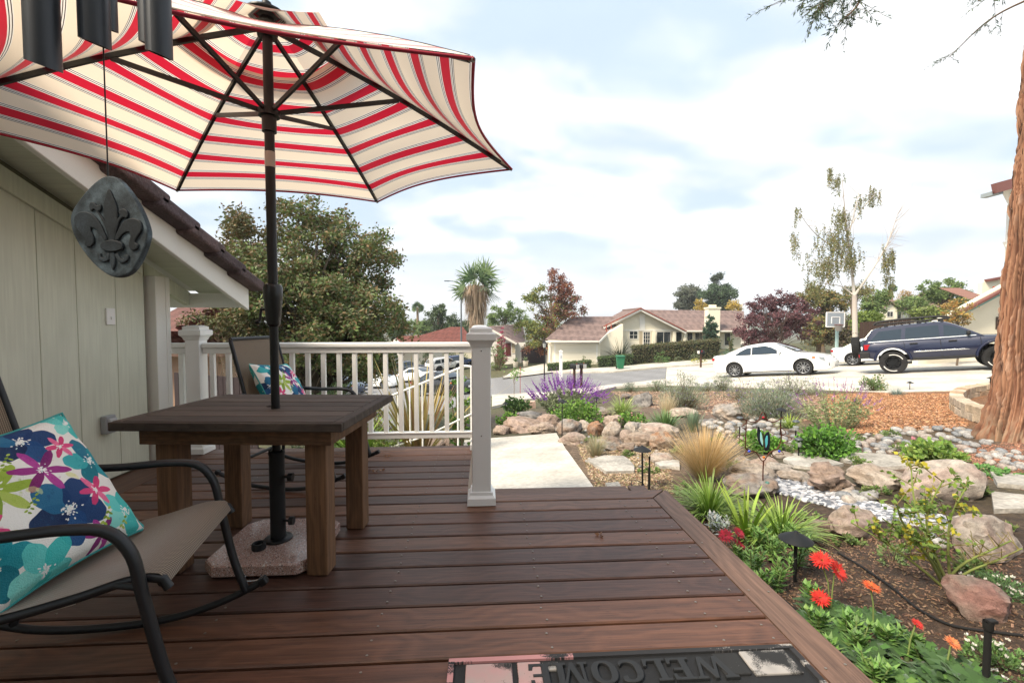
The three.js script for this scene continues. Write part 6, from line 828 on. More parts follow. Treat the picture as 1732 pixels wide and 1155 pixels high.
const sedan = { ...coupe, spokes: 8, cab: { ...coupe.cab, prof: [[-1.8, 1.0], [-1.4, 1.2], [-0.95, 1.40], [-0.3, 1.46], [0.15, 1.45], [0.55, 1.33], [0.9, 1.15], [1.25, 0.945]], wins: [[[-1.30, 1.02], [-0.62, 1.0], [-0.62, 1.36], [-0.90, 1.34], [-1.15, 1.18]], [[-0.55, 1.0], [0.66, 0.99], [0.62, 1.04], [0.22, 1.30], [-0.05, 1.385], [-0.55, 1.375]]], rw: [[-1.78, 1.02], [-0.85, 1.43]] } };
const suv = { W: 0.93, R: 0.42, tw: 0.29, arch: 0.50, archY: 0.07, xr: -1.39, xf: 1.39, spokes: 8, darkRim: true, letters: true, poke: 0.05, metal: 0.15, cat: 'suv',
  top: [[-2.28, 0.95], [-2.25, 1.20], [-1.9, 1.235], [-0.6, 1.225], [0.75, 1.22], [1.1, 1.225], [1.7, 1.17], [2.15, 1.10], [2.30, 1.0], [2.36, 0.85]], bot: [[-2.28, 0.74], [-2.1, 0.62], [-1.5, 0.50], [0, 0.46], [1.5, 0.50], [2.1, 0.60], [2.36, 0.66]], wid: [[-2.28, 0.82], [-2.1, 0.90], [-1.4, 0.94], [0, 0.925], [1.4, 0.94], [2.0, 0.90], [2.2, 0.82], [2.36, 0.66]],
  cab: { base: 1.20, roofY: 1.78, wb: 0.87, wt: 0.70, prof: [[-2.24, 1.2], [-2.08, 1.42], [-1.90, 1.68], [-1.65, 1.755], [-0.6, 1.80], [0.1, 1.785], [0.35, 1.70], [0.72, 1.46], [1.1, 1.21]], wins: [[[-2.02, 1.27], [-1.10, 1.27], [-1.04, 1.67], [-1.72, 1.63]], [[-0.98, 1.275], [-0.02, 1.28], [-0.02, 1.70], [-0.92, 1.69]], [[0.08, 1.28], [0.88, 1.27], [0.80, 1.34], [0.34, 1.63], [0.12, 1.695]]], trim: [[-2.08, 1.235], [0.92, 1.235], [0.90, 1.262], [-2.06, 1.262]], ws: [[0.22, 1.75], [1.1, 1.21]], rw: [[-2.24, 1.25], [-1.88, 1.72]], mir: [0.72, 1.36], bow: 0.01 }, mirM: darkPl,
  bits: [['tail_light', lampRed, -2.12, 1.06, 0.20, 0.20, 0.99], ['door_handle', darkPl, -0.75, 1.10, 0.22, 0.045, 1.0], ['door_handle', darkPl, 0.30, 1.11, 0.22, 0.045, 1.0], ['rub_strip', MAT.chrome, 0.10, 0.79, 1.75, 0.045, 1.0], ['door_seam', darkPl, -0.02, 0.88, 0.012, 0.62, 0.99], ['door_seam', darkPl, -1.02, 0.98, 0.012, 0.40, 0.99], ['door_seam', darkPl, 1.0, 0.88, 0.012, 0.60, 0.99], ['headlight', lampClear, 2.16, 0.98, 0.2, 0.16, 0.97], ['rocker_guard', darkPl, 0.0, 0.53, 1.7, 0.09, 0.99]],
  solid: [['rear_bumper', darkPl, -2.22, 0.76, 0.32, 0.26, 1.84, 0.04], ['front_bumper', darkPl, 2.28, 0.74, 0.30, 0.24, 1.66, 0.04]] };
const whitePaint = 0xeef0f0, carG = (px, d) => { const p = gAt(px, d); p.y += 0.02; return p; };
{
  setCar(makeCar('parked_car', 'white coupe with silver alloy wheels parked on the driveway', coupe, whitePaint), coupe, carG(1247, 22.2), carG(1364, 20.2));
  const j = makeCar('parked_suv', 'lifted dark blue off road wagon with roof rack and rear spare wheel', suv, 0x081434); setCar(j, suv, carG(1517, 17.6), carG(1697, 15.8));
  // flares, rack, spare
  const flareM = std({ color: 0x081434, roughness: 0.5 });
  for (const s of [1, -1]) for (const xw of [suv.xr, suv.xf]) { const g = new THREE.TorusGeometry(0.53, 0.045, 8, 30, Math.PI * 0.95); g.scale(1, 1, 1.6); g.rotateZ(0.08); g.translate(xw, suv.R + 0.07, s * 0.93); part('wheel_flare', g, flareM, j); }
  const rk = []; for (const z of [0.62, -0.62]) rk.push(tube([[-1.85, 1.90, z], [-1.75, 1.98, z], [0.0, 2.01, z], [0.25, 1.97, z], [0.32, 1.91, z]], 0.042, 24, 6), tube([[-1.78, 1.90, z], [0.28, 1.91, z]], 0.035, 8, 6)); part('roof_rack', rk, darkPl, j); for (let k = 0; k < 9; k++) part('rack_slat', box(0.05, 0.025, 1.24, -1.68 + k * 0.225, 1.925 + 0.01 * (k > 1 && k < 7 ? 1 : 0), 0), darkPl, j); for (const [x, z] of [[-1.5, 0.62], [-0.5, 0.62], [0.1, 0.62], [-1.5, -0.62], [-0.5, -0.62], [0.1, -0.62]]) part('rack_foot', box(0.08, 0.15, 0.05, x, 1.835, z), darkPl, j);
  const sp = new THREE.Group(); sp.name = 'spare_wheel'; j.add(sp); sp.position.set(-2.50, 1.06, 0.05); sp.rotation.y = Math.PI / 2; part('tyre', lathe([[0.24, -0.13], [0.38, -0.14], [0.41, -0.1], [0.415, 0], [0.41, 0.1], [0.38, 0.14], [0.24, 0.13]], 40).rotateX(Math.PI / 2), tyreM, sp); part('rim', cyl(0.24, 0.24, 0.16, 24, 0, 0, 0, Math.PI / 2), rimDark, sp); part('spare_carrier', [bar([-2.3, 0.75, 0.5], [-2.42, 1.05, 0.1], 0.03), bar([-2.42, 0.78, 0.45], [-2.42, 0.92, 0.45], 0.022)], darkPl, j); part('tow_hook', bar([-2.40, 0.66, 0.5], [-2.40, 0.78, 0.5], 0.028), lampRed, j);
  const tread = []; for (let k = 0; k < 36; k++) { const g = box(0.05, 0.02, 0.24, 0, 0.415, 0); g.rotateZ(k / 36 * 6.2832); tread.push(g); } part('tread_blocks', tread, tyreM, sp).userData.kind = 'stuff';
  setCar(makeCar('parked_car', 'silver sedan parked behind the dark blue off road wagon', sedan, 0xd9dde0), sedan, carG(1447, 23.5), carG(1560, 21.6));
  const street = (S, name, label, col, px, d, head, k = 1) => { const p = gAt(px, d), x = V(Math.cos(head), 0, -Math.sin(head)); x.addScaledVector(rgt, 0); const hd = rgt.clone().multiplyScalar(Math.cos(head)).addScaledVector(V(fwd.x, 0, fwd.z).normalize(), Math.sin(head)); const a = p.clone().addScaledVector(hd, S.xr * k), b = p.clone().addScaledVector(hd, S.xf * k); a.y = gy(a.x, a.z) + 0.012; b.y = gy(b.x, b.z) + 0.012; const t = makeCar(name, label, { ...S, letters: false, poke: 0, group: 'cars parked down the street' }, col); return setCar(t, { ...S, W: S.tw / 2 }, a, b); };
  street(coupe, 'parked_car', 'black car with open headlights facing up the street behind the railing', 0x0e0f11, 752, 28, -0.75); street(coupe, 'parked_car', 'white coupe seen from behind down the street', whitePaint, 702, 45, 2.5); street(sedan, 'parked_car', 'white sedan seen head on beside the railing shrubs', whitePaint, 640, 41, -0.5); street(suv, 'parked_suv', 'grey green wagon parked before the cream house down the street', 0x39414a, 690, 54, 0.55); street(suv, 'parked_suv', 'white wagon with red tail light down the street', whitePaint, 752, 55, 0.75); street(suv, 'parked_suv', 'navy pickup like wagon next to the white wagon', 0x14305c, 775, 57, 0.5); street(sedan, 'parked_car', 'dark blue sedan half hidden by the railing shrubs', 0x1d2c44, 575, 36, -0.3);
}
// ---------- houses ----------
SEED = 808;
const fH = V(fwd.x, 0, fwd.z).normalize();
function houseFrame(name, label, D, px0, group) { // x along the view's right, z toward the viewer, y = world height
  const o = at(px0, 545, D); o.y = 0; const t = thing(name, label, 'house', o, -YAW, group); t.userData.D = undefined; delete t.userData.D;
  const X = (px, dz = 0) => (px - CX) * (D - dz) / FPX - (px0 - CX) * D / FPX, Y = (py, dz = 0) => 1.10 + (545 - py) * (D - dz) / FPX; return [t, X, Y];
}
const roofM = [0xa08a84, 0xa58c85].map((c) => std({ color: c, map: T.stone, roughness: 0.9 })), creamM = std({ color: 0xe9e2cd, roughness: 0.9, bumpMap: T.stucco, bumpScale: 0.004 }), whiteM = std({ color: 0xefece3, roughness: 0.75 }), winM = phy({ color: 0x2c3338, roughness: 0.06, clearcoat: 1 }), darkFence = std({ color: 0x33272a, map: T.siding, roughness: 0.9 });
function roofSlope(e0, e1, r1, r0, n = 18, lip = 0.045) { // courses of tile as real steps; e eave, r ridge (same side order)
  e0 = V(...e0); e1 = V(...e1); r1 = V(...r1); r0 = V(...r0); const nn = e1.clone().sub(e0).cross(r0.clone().sub(e0)).normalize(); if (nn.y < 0) nn.negate(); const pos = [];
  const push = (a, b, c, d) => { for (const v of [a, b, c, a, c, d]) pos.push(v.x, v.y, v.z); };
  let pu = null; for (let k = 0; k < n; k++) { const t0 = k / n, t1 = (k + 1) / n, a = e0.clone().lerp(r0, t0).addScaledVector(nn, lip), b = e1.clone().lerp(r1, t0).addScaledVector(nn, lip), c = e1.clone().lerp(r1, t1), d = e0.clone().lerp(r0, t1); const ua = e0.clone().lerp(r0, t0), ub = e1.clone().lerp(r1, t0); push(a, b, c, d); push(ua, ub, b, a); push(ua, a, d, d); push(ub, c, b, b); }
  const g = new THREE.BufferGeometry(); g.setAttribute('position', new THREE.Float32BufferAttribute(pos, 3)); g.computeVertexNormals(); return metric(g, 1.5, rnd(), rnd());
}
const ply = (pts, d) => prism(pts, d); // facade polygon in x,y, extruded backwards
function wallP(t, pts, z, d, m = creamM, nm = 'wall') { return part(nm, metric(prism(pts, d).translate(0, 0, z - d), 2), m, t); }
function windowP(t, x0, x1, y0, y1, z, nx = 2, ny = 1, frame = whiteM, glass = winM) {
  const g = new THREE.Group(); g.name = 'window'; t.add(g); const w = x1 - x0, h = y1 - y0, f = 0.06; part('pane', box(w, h, 0.03, (x0 + x1) / 2, (y0 + y1) / 2, z + 0.012), glass, g);
  const fr = [box(w + f, f, 0.06, (x0 + x1) / 2, y0, z + 0.02), box(w + f, f, 0.06, (x0 + x1) / 2, y1, z + 0.02), box(f, h, 0.058, x0, (y0 + y1) / 2, z + 0.02), box(f, h, 0.058, x1, (y0 + y1) / 2, z + 0.02)]; part('frame', fr, frame, g);
  const mu = []; for (let k = 1; k < nx; k++) mu.push(box(0.03, h - f, 0.05, lerp(x0, x1, k / nx), (y0 + y1) / 2, z + 0.02)); for (let k = 1; k < ny; k++) mu.push(box(w - f, 0.028, 0.048, (x0 + x1) / 2, lerp(y0, y1, k / ny), z + 0.02)); if (mu.length) part('glazing_bars', mu, frame, g); return g;
}
{ // cream house across the street
  const D = 50, [t, X, Y] = houseFrame('ranch_house', 'cream ranch house with red brown tiled roofs and chimney across the street', D, 1080);
  const R = (...a) => part('roof', a, roofM[0], t), gz = 3.2, bz = 0; const base = -6;
  // garage wing stands forward
  wallP(t, [[X(931, gz), base], [X(1016, gz), base], [X(1016, gz), Y(578, gz)], [X(931, gz), Y(577, gz)]], gz, 6.5);
  wallP(t, [[X(1012, gz), base], [X(1047), base], [X(1047), Y(548)], [X(1012, gz), Y(577, gz)]], 1.9, 5.0);
  const gd = new THREE.Group(); gd.name = 'garage_door'; t.add(gd); const gx0 = X(940, gz), gx1 = X(1009, gz), gy0 = Y(613, gz), gy1 = Y(582, gz); for (let k = 0; k < 4; k++) part('door_panel', rbox(gx1 - gx0, (gy1 - gy0) / 4 - 0.02, 0.05, 0.01, (gx0 + gx1) / 2, lerp(gy0, gy1, (k + 0.5) / 4), gz + 0.01), std({ color: 0xece5d2, roughness: 0.7 }), gd); wallP(t, [[gx0 - 0.15, gy0], [gx0, gy0], [gx0, gy1], [gx1, gy1], [gx1, gy0], [gx1 + 0.15, gy0], [gx1 + 0.15, gy1 + 0.18], [gx0 - 0.15, gy1 + 0.18]], gz + 0.05, 0.05, whiteM, 'door_trim');
  R(roofSlope([X(922, gz + 0.7), Y(574.5, gz + 0.7), gz + 0.7], [X(1013, gz + 0.7), Y(578.5, gz + 0.7), gz + 0.7], [X(1053, -3), Y(535, -3), -3], [X(967, -3), Y(535.5, -3), -3], 22)); part('gutter', [box(X(1013, gz + 0.7) - X(922, gz + 0.7), 0.14, 0.12, (X(1013, gz + 0.7) + X(922, gz + 0.7)) / 2, Y(577.5, gz + 0.7), gz + 0.72)], whiteM, t);
  part('barge_board', [beam([X(1013, gz + 0.7) + 0.06, Y(579.5, gz + 0.7), gz + 0.7], [X(1053, -3) + 0.06, Y(537, -3), -3], 0.06, 0.24)], whiteM, t);
  R(roofSlope([X(967, -3) + 6.2, Y(575, -9), -9], [X(967, -3) - 3, Y(575, -9), -9], [X(967, -3), Y(535.5, -3), -3], [X(1053, -3), Y(535, -3), -3], 14));
  // entry gable
  wallP(t, [[X(1047), base], [X(1160), base], [X(1160), Y(561)], [X(1084), Y(525)], [X(1040), Y(545)], [X(1047), Y(560)]], bz, 0.25);
  const ap = [X(1083.6, 0.8), Y(522, 0.8), 0.8], le = [X(1021, 0.8), Y(552.5, 0.8), 0.8], re = [X(1161, 0.8), Y(560.5, 0.8), 0.8];
  R(roofSlope([re[0], re[1], 0.8], [re[0], re[1], -7], [ap[0], ap[1], -7], ap, 15)); R(roofSlope(le, [le[0], le[1], -4.5], [ap[0], ap[1], -7], ap, 12));
  part('barge_board', [beam([ap[0], ap[1] - 0.14, 0.86], [re[0], re[1] - 0.14, 0.86], 0.05, 0.22), beam([ap[0], ap[1] - 0.14, 0.87], [le[0], le[1] - 0.14, 0.87], 0.05, 0.22)], whiteM, t);
  part('ridge_tiles', [beam([ap[0], ap[1] + 0.06, 0.85], [ap[0], ap[1] + 0.06, -7], 0.24, 0.12)], roofM[1], t); part('rake_tiles', [beam([ap[0], ap[1] + 0.03, 0.9], [re[0], re[1] + 0.03, 0.9], 0.2, 0.1), beam([ap[0], ap[1] + 0.04, 0.91], [le[0], le[1] + 0.04, 0.91], 0.2, 0.1)], std({ color: 0x8a4a3c, roughness: 0.9 }), t);
  wallP(t, [[X(1082), Y(559)], [X(1091), Y(559)], [X(1091), Y(531)], [X(1082), Y(530)]], bz + 0.06, 0.05, whiteM, 'gable_panel'); part('fascia', [box(X(1160) - X(1047), 0.16, 0.08, (X(1160) + X(1047)) / 2, Y(558.5), bz + 0.03)], whiteM, t);
  windowP(t, X(1065), X(1079), Y(573), Y(560), bz + 0.01, 2, 2); windowP(t, X(1111), X(1135), Y(586.5), Y(561), bz + 0.01, 2, 1); windowP(t, X(1144), X(1154), Y(581), Y(561), bz + 0.01, 1, 1);
  wallP(t, [[X(1082), Y(594)], [X(1087), Y(594)], [X(1087), Y(560)], [X(1082), Y(560)]], bz + 0.03, 0.02, std({ color: 0xb9ab92, roughness: 0.9 }), 'alcove'); windowP(t, X(1088.5), X(1100), Y(592), Y(561), bz + 0.01, 3, 5, whiteM); for (const x of [1105, 1139, 1157]) part('porch_column', box(0.28, Y(560) - Y(600), 0.28, X(x), (Y(560) + Y(600)) / 2, bz + 0.35), creamM, t);
  // long wing to the side with chimney
  wallP(t, [[X(1160), base], [X(1262), base], [X(1262), Y(558)], [X(1160), Y(558)]], -1.0, 0.25); R(roofSlope([X(1158), Y(559.5), 0.0], [X(1262), Y(558.5), 0.0], [X(1258, -6), Y(526, -6), -6], [X(1084, -6), Y(523.5, -6), -6], 17)); R(roofSlope([X(1262), Y(560), -12], [X(1084), Y(560), -12], [X(1084, -6), Y(523.5, -6), -6], [X(1258, -6), Y(526, -6), -6], 12)); part('gutter', [box(X(1262) - X(1160), 0.14, 0.12, (X(1262) + X(1160)) / 2, Y(560), 0.0)], whiteM, t);
  const ch = part('chimney', [box(X(1217) - X(1197), Y(521) - Y(600), 1.0, (X(1217) + X(1197)) / 2, (Y(521) + Y(600)) / 2, -0.3), box(X(1217) - X(1197) + 0.14, 0.18, 1.14, (X(1217) + X(1197)) / 2, Y(521), -0.3), box(0.6, 0.3, 0.6, (X(1217) + X(1197)) / 2, Y(520) + 0.15, -0.3)], creamM, t);
  for (const [a, b] of [[1163, 1172], [1176, 1188], [1226, 1236]]) windowP(t, X(a, -1), X(b, -1), Y(585), Y(563), -0.99, 1, 1);
  part('vent_pipe', [bar([X(1019), Y(560), gz - 1], [X(1019), Y(548), gz - 1], 0.06), bar([X(1030), Y(556), gz - 2], [X(1030), Y(548), gz - 2], 0.05)], std({ color: 0x9c4a3c, roughness: 0.8 }), t).userData.kind = 'stuff';
  part('downpipe', [tube([[X(924, gz), Y(578, gz), gz + 0.5], [X(930, gz), Y(583, gz), gz + 0.12], [X(930, gz), Y(612, gz), gz + 0.12]], 0.05, 14, 6)], whiteM, t);
  // gable of the house beyond
  const [u, X2, Y2] = houseFrame('far_gable_house', 'white gabled house peeping over the long cream wing', 64, 1240); wallP(u, [[X2(1216), -5], [X2(1266), -5], [X2(1266), Y2(545)], [X2(1240), Y2(528)], [X2(1216), Y2(543)]], 0, 0.3, whiteM); part('roof', [roofSlope([X2(1212), Y2(544.5), 0.5], [X2(1212), Y2(544.5), -8], [X2(1240), Y2(526), -8], [X2(1240), Y2(526), 0.5], 8), roofSlope([X2(1268), Y2(547), -8], [X2(1268), Y2(547), 0.5], [X2(1240), Y2(526), 0.5], [X2(1240), Y2(526), -8], 8)], roofM[1], u);
}
{ // houses down the street on the other side of the palm
  const [t, X, Y] = houseFrame('bougainvillea_house', 'white gabled house with brown roof beside the tall palm', 58, 850); const rf = (g) => part('roof', [g], roofM[1], t);
  wallP(t, [[X(822), -9], [X(872), -9], [X(872), Y(580)], [X(826), Y(556)], [X(800), Y(570)], [X(800), -9]], 0, 0.3, whiteM); rf(roofSlope([X(874), Y(580.5), 0.6], [X(889, -9), Y(577, -9), -9], [X(884, -9), Y(548, -9), -9], [X(824), Y(552), 0.6], 14)); rf(roofSlope([X(790), Y(572), -8], [X(790), Y(572), 0.6], [X(824), Y(552), 0.6], [X(884, -9), Y(548, -9), -9], 10)); part('barge_board', [beam([X(824), Y(553.5), 0.66], [X(874), Y(581.5), 0.66], 0.05, 0.25), beam([X(824), Y(553.5), 0.67], [X(790), Y(573), 0.67], 0.05, 0.25)], whiteM, t); wallP(t, [[X(872), -9], [X(889), -9], [X(889), Y(580)], [X(872), Y(580)]], -0.5, 0.3, whiteM); windowP(t, X(866), X(871), Y(597), Y(580), 0.01, 2, 4, whiteM, std({ color: 0xc8b68a, roughness: 0.5 })); part('door', box(X(864) - X(855), Y(580) - Y(602), 0.06, X(859.5), (Y(580) + Y(602)) / 2, 0.03), std({ color: 0x5a2a22, roughness: 0.6 }), t);
  const [h, X3, Y3] = houseFrame('hip_roof_house', 'wide red hip roofed house behind the railing', 66, 745); part('roof', [roofSlope([X3(665), Y3(580), 1], [X3(806), Y3(582), 1], [X3(783, -5), Y3(553, -5), -5], [X3(762, -5), Y3(553, -5), -5], 16), roofSlope([X3(660), Y3(582), 2.2], [X3(760), Y3(583), 2.2], [X3(748, -2), Y3(567, -2), -2], [X3(676, -2), Y3(568, -2), -2], 9)], std({ color: 0x8a5248, map: T.stone, roughness: 0.9 }), h);
  wallP(h, [[X3(668), -12], [X3(800), -12], [X3(800), Y3(582)], [X3(668), Y3(581)]], 0.4, 0.4, creamM); wallP(h, [[X3(664), -12], [X3(684), -12], [X3(684), Y3(581)], [X3(674), Y3(572)], [X3(664), Y3(580)]], 2.0, 0.4, whiteM, 'gable'); windowP(h, X3(672), X3(680), Y3(612), Y3(592), 0.42, 2, 2); part('garage_door', rbox(X3(748) - X3(735), Y3(586) - Y3(618), 0.06, 0.01, X3(741.5), (Y3(586) + Y3(618)) / 2, 0.42), whiteM, h);
  const [k, X4, Y4] = houseFrame('white_garage_house', 'white gabled garage behind the railing shrubs', 56, 610); wallP(k, [[X4(585), -12], [X4(632), -12], [X4(632), Y4(606)], [X4(606), Y4(594)], [X4(585), Y4(604)]], 0, 0.4, whiteM); part('roof', [roofSlope([X4(634), Y4(607.5), 0.5], [X4(640), Y4(604), -10], [X4(612), Y4(586), -10], [X4(606), Y4(592), 0.5], 9), roofSlope([X4(575), Y4(606), -10], [X4(578), Y4(607), 0.5], [X4(606), Y4(592), 0.5], [X4(612), Y4(586), -10], 9)], roofM[0], k); const gd = new THREE.Group(); gd.name = 'garage_door'; k.add(gd); for (let q = 0; q < 4; q++) part('door_panel', rbox(X4(629) - X4(607), (Y4(607) - Y4(626)) / 4 - 0.03, 0.05, 0.01, X4(618), lerp(Y4(626), Y4(607), (q + 0.5) / 4), 0.02), MAT.white, gd);
}
{ // neighbour's roof seen under the eave
  const D = 12, [t, X, Y] = houseFrame('neighbour_house', 'neighbour house with curved terracotta tile roof beyond the dark fence', D, 350), cols = [0x8d6258, 0x9a7065, 0x7a544d].map((c) => std({ color: c, map: T.stone, roughness: 0.9 })), sl = [];
  wallP(t, [[X(200), -4], [X(392), -4], [X(392), Y(586)], [X(200), Y(586)]], 0, 0.3, std({ color: 0xb08f7a, roughness: 0.9 })); const e = V(X(200), Y(588), 0.5), w = X(398) - X(200), nx = 40, ny = 9, rise = (Y(508, -2.5) - e.y), dep = 3.2;
  const g0 = new THREE.CylinderGeometry(0.088, 0.10, dep / ny * 1.18, 8, 1, true, -Math.PI / 2, Math.PI); g0.rotateX(-Math.PI / 2 + Math.atan2(rise, dep)); for (let j = 0; j < ny; j++) for (let i = 0; i < nx; i++) { if (i < 18) continue; const m = part('roof_tile', g0, cols[(i * 7 + j * 5) % 3], t); m.position.set(e.x + (i + 0.5) / nx * w, e.y + rise * (j + 0.5) / ny + 0.05, e.z - dep * (j + 0.5) / ny); m.rotation.y = Math.PI; m.rotation.x = 0; }
  part('roof_deck', metric(prism([[0, 0], [dep, rise], [dep, rise - 0.1], [0, -0.1]], w).rotateY(Math.PI / 2).translate(e.x, e.y, e.z), 1), cols[2], t); part('eave_board', box(w, 0.16, 0.04, e.x + w / 2, e.y - 0.12, e.z + 0.02), std({ color: 0x6a5348, roughness: 0.8 }), t);
}
function fence(name, label, a, b, h, m, pitch = 0.15, gap = 0.012) { // vertical boards with posts
  const t = thing(name, label, 'fence', a), L = Math.hypot(b.x - a.x, b.z - a.z); t.rotation.y = -Math.atan2(b.z - a.z, b.x - a.x); const n = Math.floor(L / pitch), g = box(pitch - gap, h, 0.02); const sl = (b.y - a.y) / L;
  for (let k = 0; k < n; k++) { const q = part('fence_board', g, m, t); q.position.set((k + 0.5) * pitch, h / 2 + sl * (k + 0.5) * pitch, 0); } part('fence_rail', [beam([0, h * 0.8, -0.04], [L, h * 0.8 + sl * L, -0.04], 0.04, 0.09), beam([0, h * 0.25, -0.04], [L, h * 0.25 + sl * L, -0.04], 0.04, 0.09)], m, t); return t; }
fence('board_fence', 'dark brown board fence beside the white railing', at(296, 690, 8.2).setY(-1.35), at(440, 690, 7.2).setY(-1.35), 1.55, darkFence, 0.14);
fence('board_fence', 'dark board fence beside the cream garage', at(882, 610, 57).setY(-4.0), at(934, 612, 53).setY(-3.8), 1.9, darkFence, 0.2);
fence('board_fence', 'dark board fence behind the birch and off road wagon', gAt(1455, 27), gAt(1545, 26), 2.3, std({ color: 0x43322b, map: T.siding, roughness: 0.9 }), 0.2);
{ // houses up the rise
  const [t, X, Y] = houseFrame('two_storey_house', 'cream two storey house with brown roofs among trees', 62, 1520); wallP(t, [[X(1478), -3], [X(1600), -3], [X(1600), Y(520)], [X(1478), Y(522)]], 0, 0.4, creamM); wallP(t, [[X(1482), Y(545)], [X(1505), Y(545)], [X(1505), Y(522)], [X(1493), Y(514)], [X(1482), Y(522)]], 1.2, 1.2, creamM, 'gable');
  part('roof', [roofSlope([X(1474), Y(522), 1], [X(1535), Y(522), 1], [X(1530, -5), Y(507, -5), -5], [X(1484, -5), Y(508, -5), -5], 10), roofSlope([X(1502), Y(523), 1.2], [X(1606), Y(523), 1.2], [X(1602, -5), Y(490, -5), -5], [X(1560, -5), Y(493, -5), -5], 14), roofSlope([X(1507), Y(523), 1.5], [X(1507), Y(523), -3], [X(1493), Y(512.5), -3], [X(1493), Y(512.5), 1.5], 5), roofSlope([X(1479), Y(523), -3], [X(1479), Y(523), 1.5], [X(1493), Y(512.5), 1.5], [X(1493), Y(512.5), -3], 5)], std({ color: 0x9a7d70, map: T.stone, roughness: 0.9 }), t); windowP(t, X(1488), X(1498), Y(536), Y(527), 1.21, 2, 1); windowP(t, X(1518), X(1524), Y(540), Y(527), 0.01, 1, 1); part('garage_door', rbox(X(1540) - X(1527), Y(526) - Y(541), 0.05, 0.01, X(1533.5), (Y(526) + Y(541)) / 2, 0.02), MAT.white, t);
  // gabled house beside the redwood
  const [h, A, B] = houseFrame('stucco_house', 'cream stucco house with red tile roof behind the dark blue wagon', 21, 1700); const teal = std({ color: 0x6f9c94, roughness: 0.7 }), red = std({ color: 0x8c5a52, map: T.stone, roughness: 0.9 });
  wallP(h, [[A(1556), -1.5], [A(1860), -1.5], [A(1860), B(470)], [A(1790), B(432)], [A(1556), B(560)]], 0, 0.3, creamM); part('roof', [roofSlope([A(1535), B(567), 0.6], [A(1535, -3), B(567, -3), -3], [A(1790, -3), B(429, -3), -3], [A(1790), B(428), 0.6], 14, 0.05)], red, h); part('barge_board', [beam([A(1535), B(568.5), 0.64], [A(1790), B(430), 0.64], 0.06, 0.16)], teal, h); part('rake_tiles', [beam([A(1535), B(565), 0.66], [A(1790), B(426.5), 0.66], 0.2, 0.10)], red, h);
  wallP(h, [[A(1696), B(560)], [A(1706), B(560)], [A(1706), B(478)], [A(1696), B(484)]], 0.12, 0.1, whiteM, 'pilaster'); part('lattice_vent', [box(A(1695) - A(1685), B(536) - B(557), 0.04, A(1690), (B(536) + B(557)) / 2, 0.02)], std({ color: 0x4a3a30, roughness: 0.8 }), h);
  wallP(h, [[A(1660, -5), B(500, -5)], [A(1800, -5), B(500, -5)], [A(1800, -5), B(452, -5)], [A(1668, -5), B(474, -5)], [A(1660, -5), B(478, -5)]], -5, 0.3, creamM, 'upper_wall'); part('parapet_tiles', [beam([A(1664, -5), B(475, -5), -4.9], [A(1800, -5), B(450, -5), -4.9], 0.3, 0.14)], red, h);
  const tl = std({ color: 0xb08a80, map: T.stone, roughness: 0.9 }), tz = []; for (let j = 0; j < 8; j++) for (let i = 0; i < 9; i++) tz.push(put(new THREE.CylinderGeometry(0.055, 0.065, 0.32, 6, 1, true, -Math.PI / 2, Math.PI), A(1628, -4) + i * 0.13, B(508, -4) + j * 0.105, -3.4 - j * 0.26, -1.17, Math.PI, 0)); const tp = part('tile_courses', tz, tl, h); tp.userData.kind = 'stuff';
  part('vent_pipe', cyl(0.09, 0.09, 0.55, 10, A(1668, -4), B(494, -4), -3.6), std({ color: 0xa84a3c, roughness: 0.8 }), h);
  // upper storey eave with louvred window
  const [w, C, F] = houseFrame('upper_storey', 'white upper storey corner with louvred window behind the redwood', 15, 1710); wallP(w, [[C(1712), -0.6], [C(1900), -0.6], [C(1900), F(330)], [C(1712), F(345)]], 0, 0.3, creamM); wallP(w, [[C(1684), F(420)], [C(1760), F(432)], [C(1760), F(345)], [C(1684), F(362)]], 0.45, 0.25, whiteM, 'bay_wall'); part('bay_foot', [prism([[C(1682), F(412)], [C(1760), F(420)], [C(1760), F(428)], [C(1692), F(432)]], 0.35).translate(0, 0, 0.15)], whiteM, w); const lv = new THREE.Group(); lv.name = 'louvre_window'; w.add(lv); part('louvre_frame', box(C(1745) - C(1696), F(352) - F(420), 0.05, (C(1745) + C(1696)) / 2, (F(352) + F(420)) / 2, 0.46), std({ color: 0x22272b, roughness: 0.6 }), lv); for (let q = 0; q < 10; q++) part('slat', box(C(1743) - C(1698), 0.03, 0.07, (C(1743) + C(1698)) / 2, lerp(F(417), F(355), q / 9), 0.49, 0.6), std({ color: 0x3c444a, roughness: 0.5 }), lv);
  wallP(w, [[C(1668), F(331)], [C(1760), F(309)], [C(1760), F(345)], [C(1686), F(362)]], 0.6, 0.3, whiteM, 'eave_box'); part('roof', [roofSlope([C(1670, 1), F(329, 1), 1.0], [C(1672, -2), F(329, -2), -2], [C(1790, -2), F(297, -2), -2], [C(1790, 1), F(297, 1), 1.0], 7, 0.05)], std({ color: 0x7c5450, map: T.stone, roughness: 0.85 }), w); part('rake_tiles', [beam([C(1672, 1), F(322, 1), 1.02], [C(1790, 1), F(290, 1), 1.02], 0.16, 0.30)], std({ color: 0x7c5450, roughness: 0.85 }), w); part('gutter', box(0.18, 0.12, 0.5, C(1669, 0.8), F(331, 0.8), 0.8), std({ color: 0x8e979a, roughness: 0.5 }), w);
}
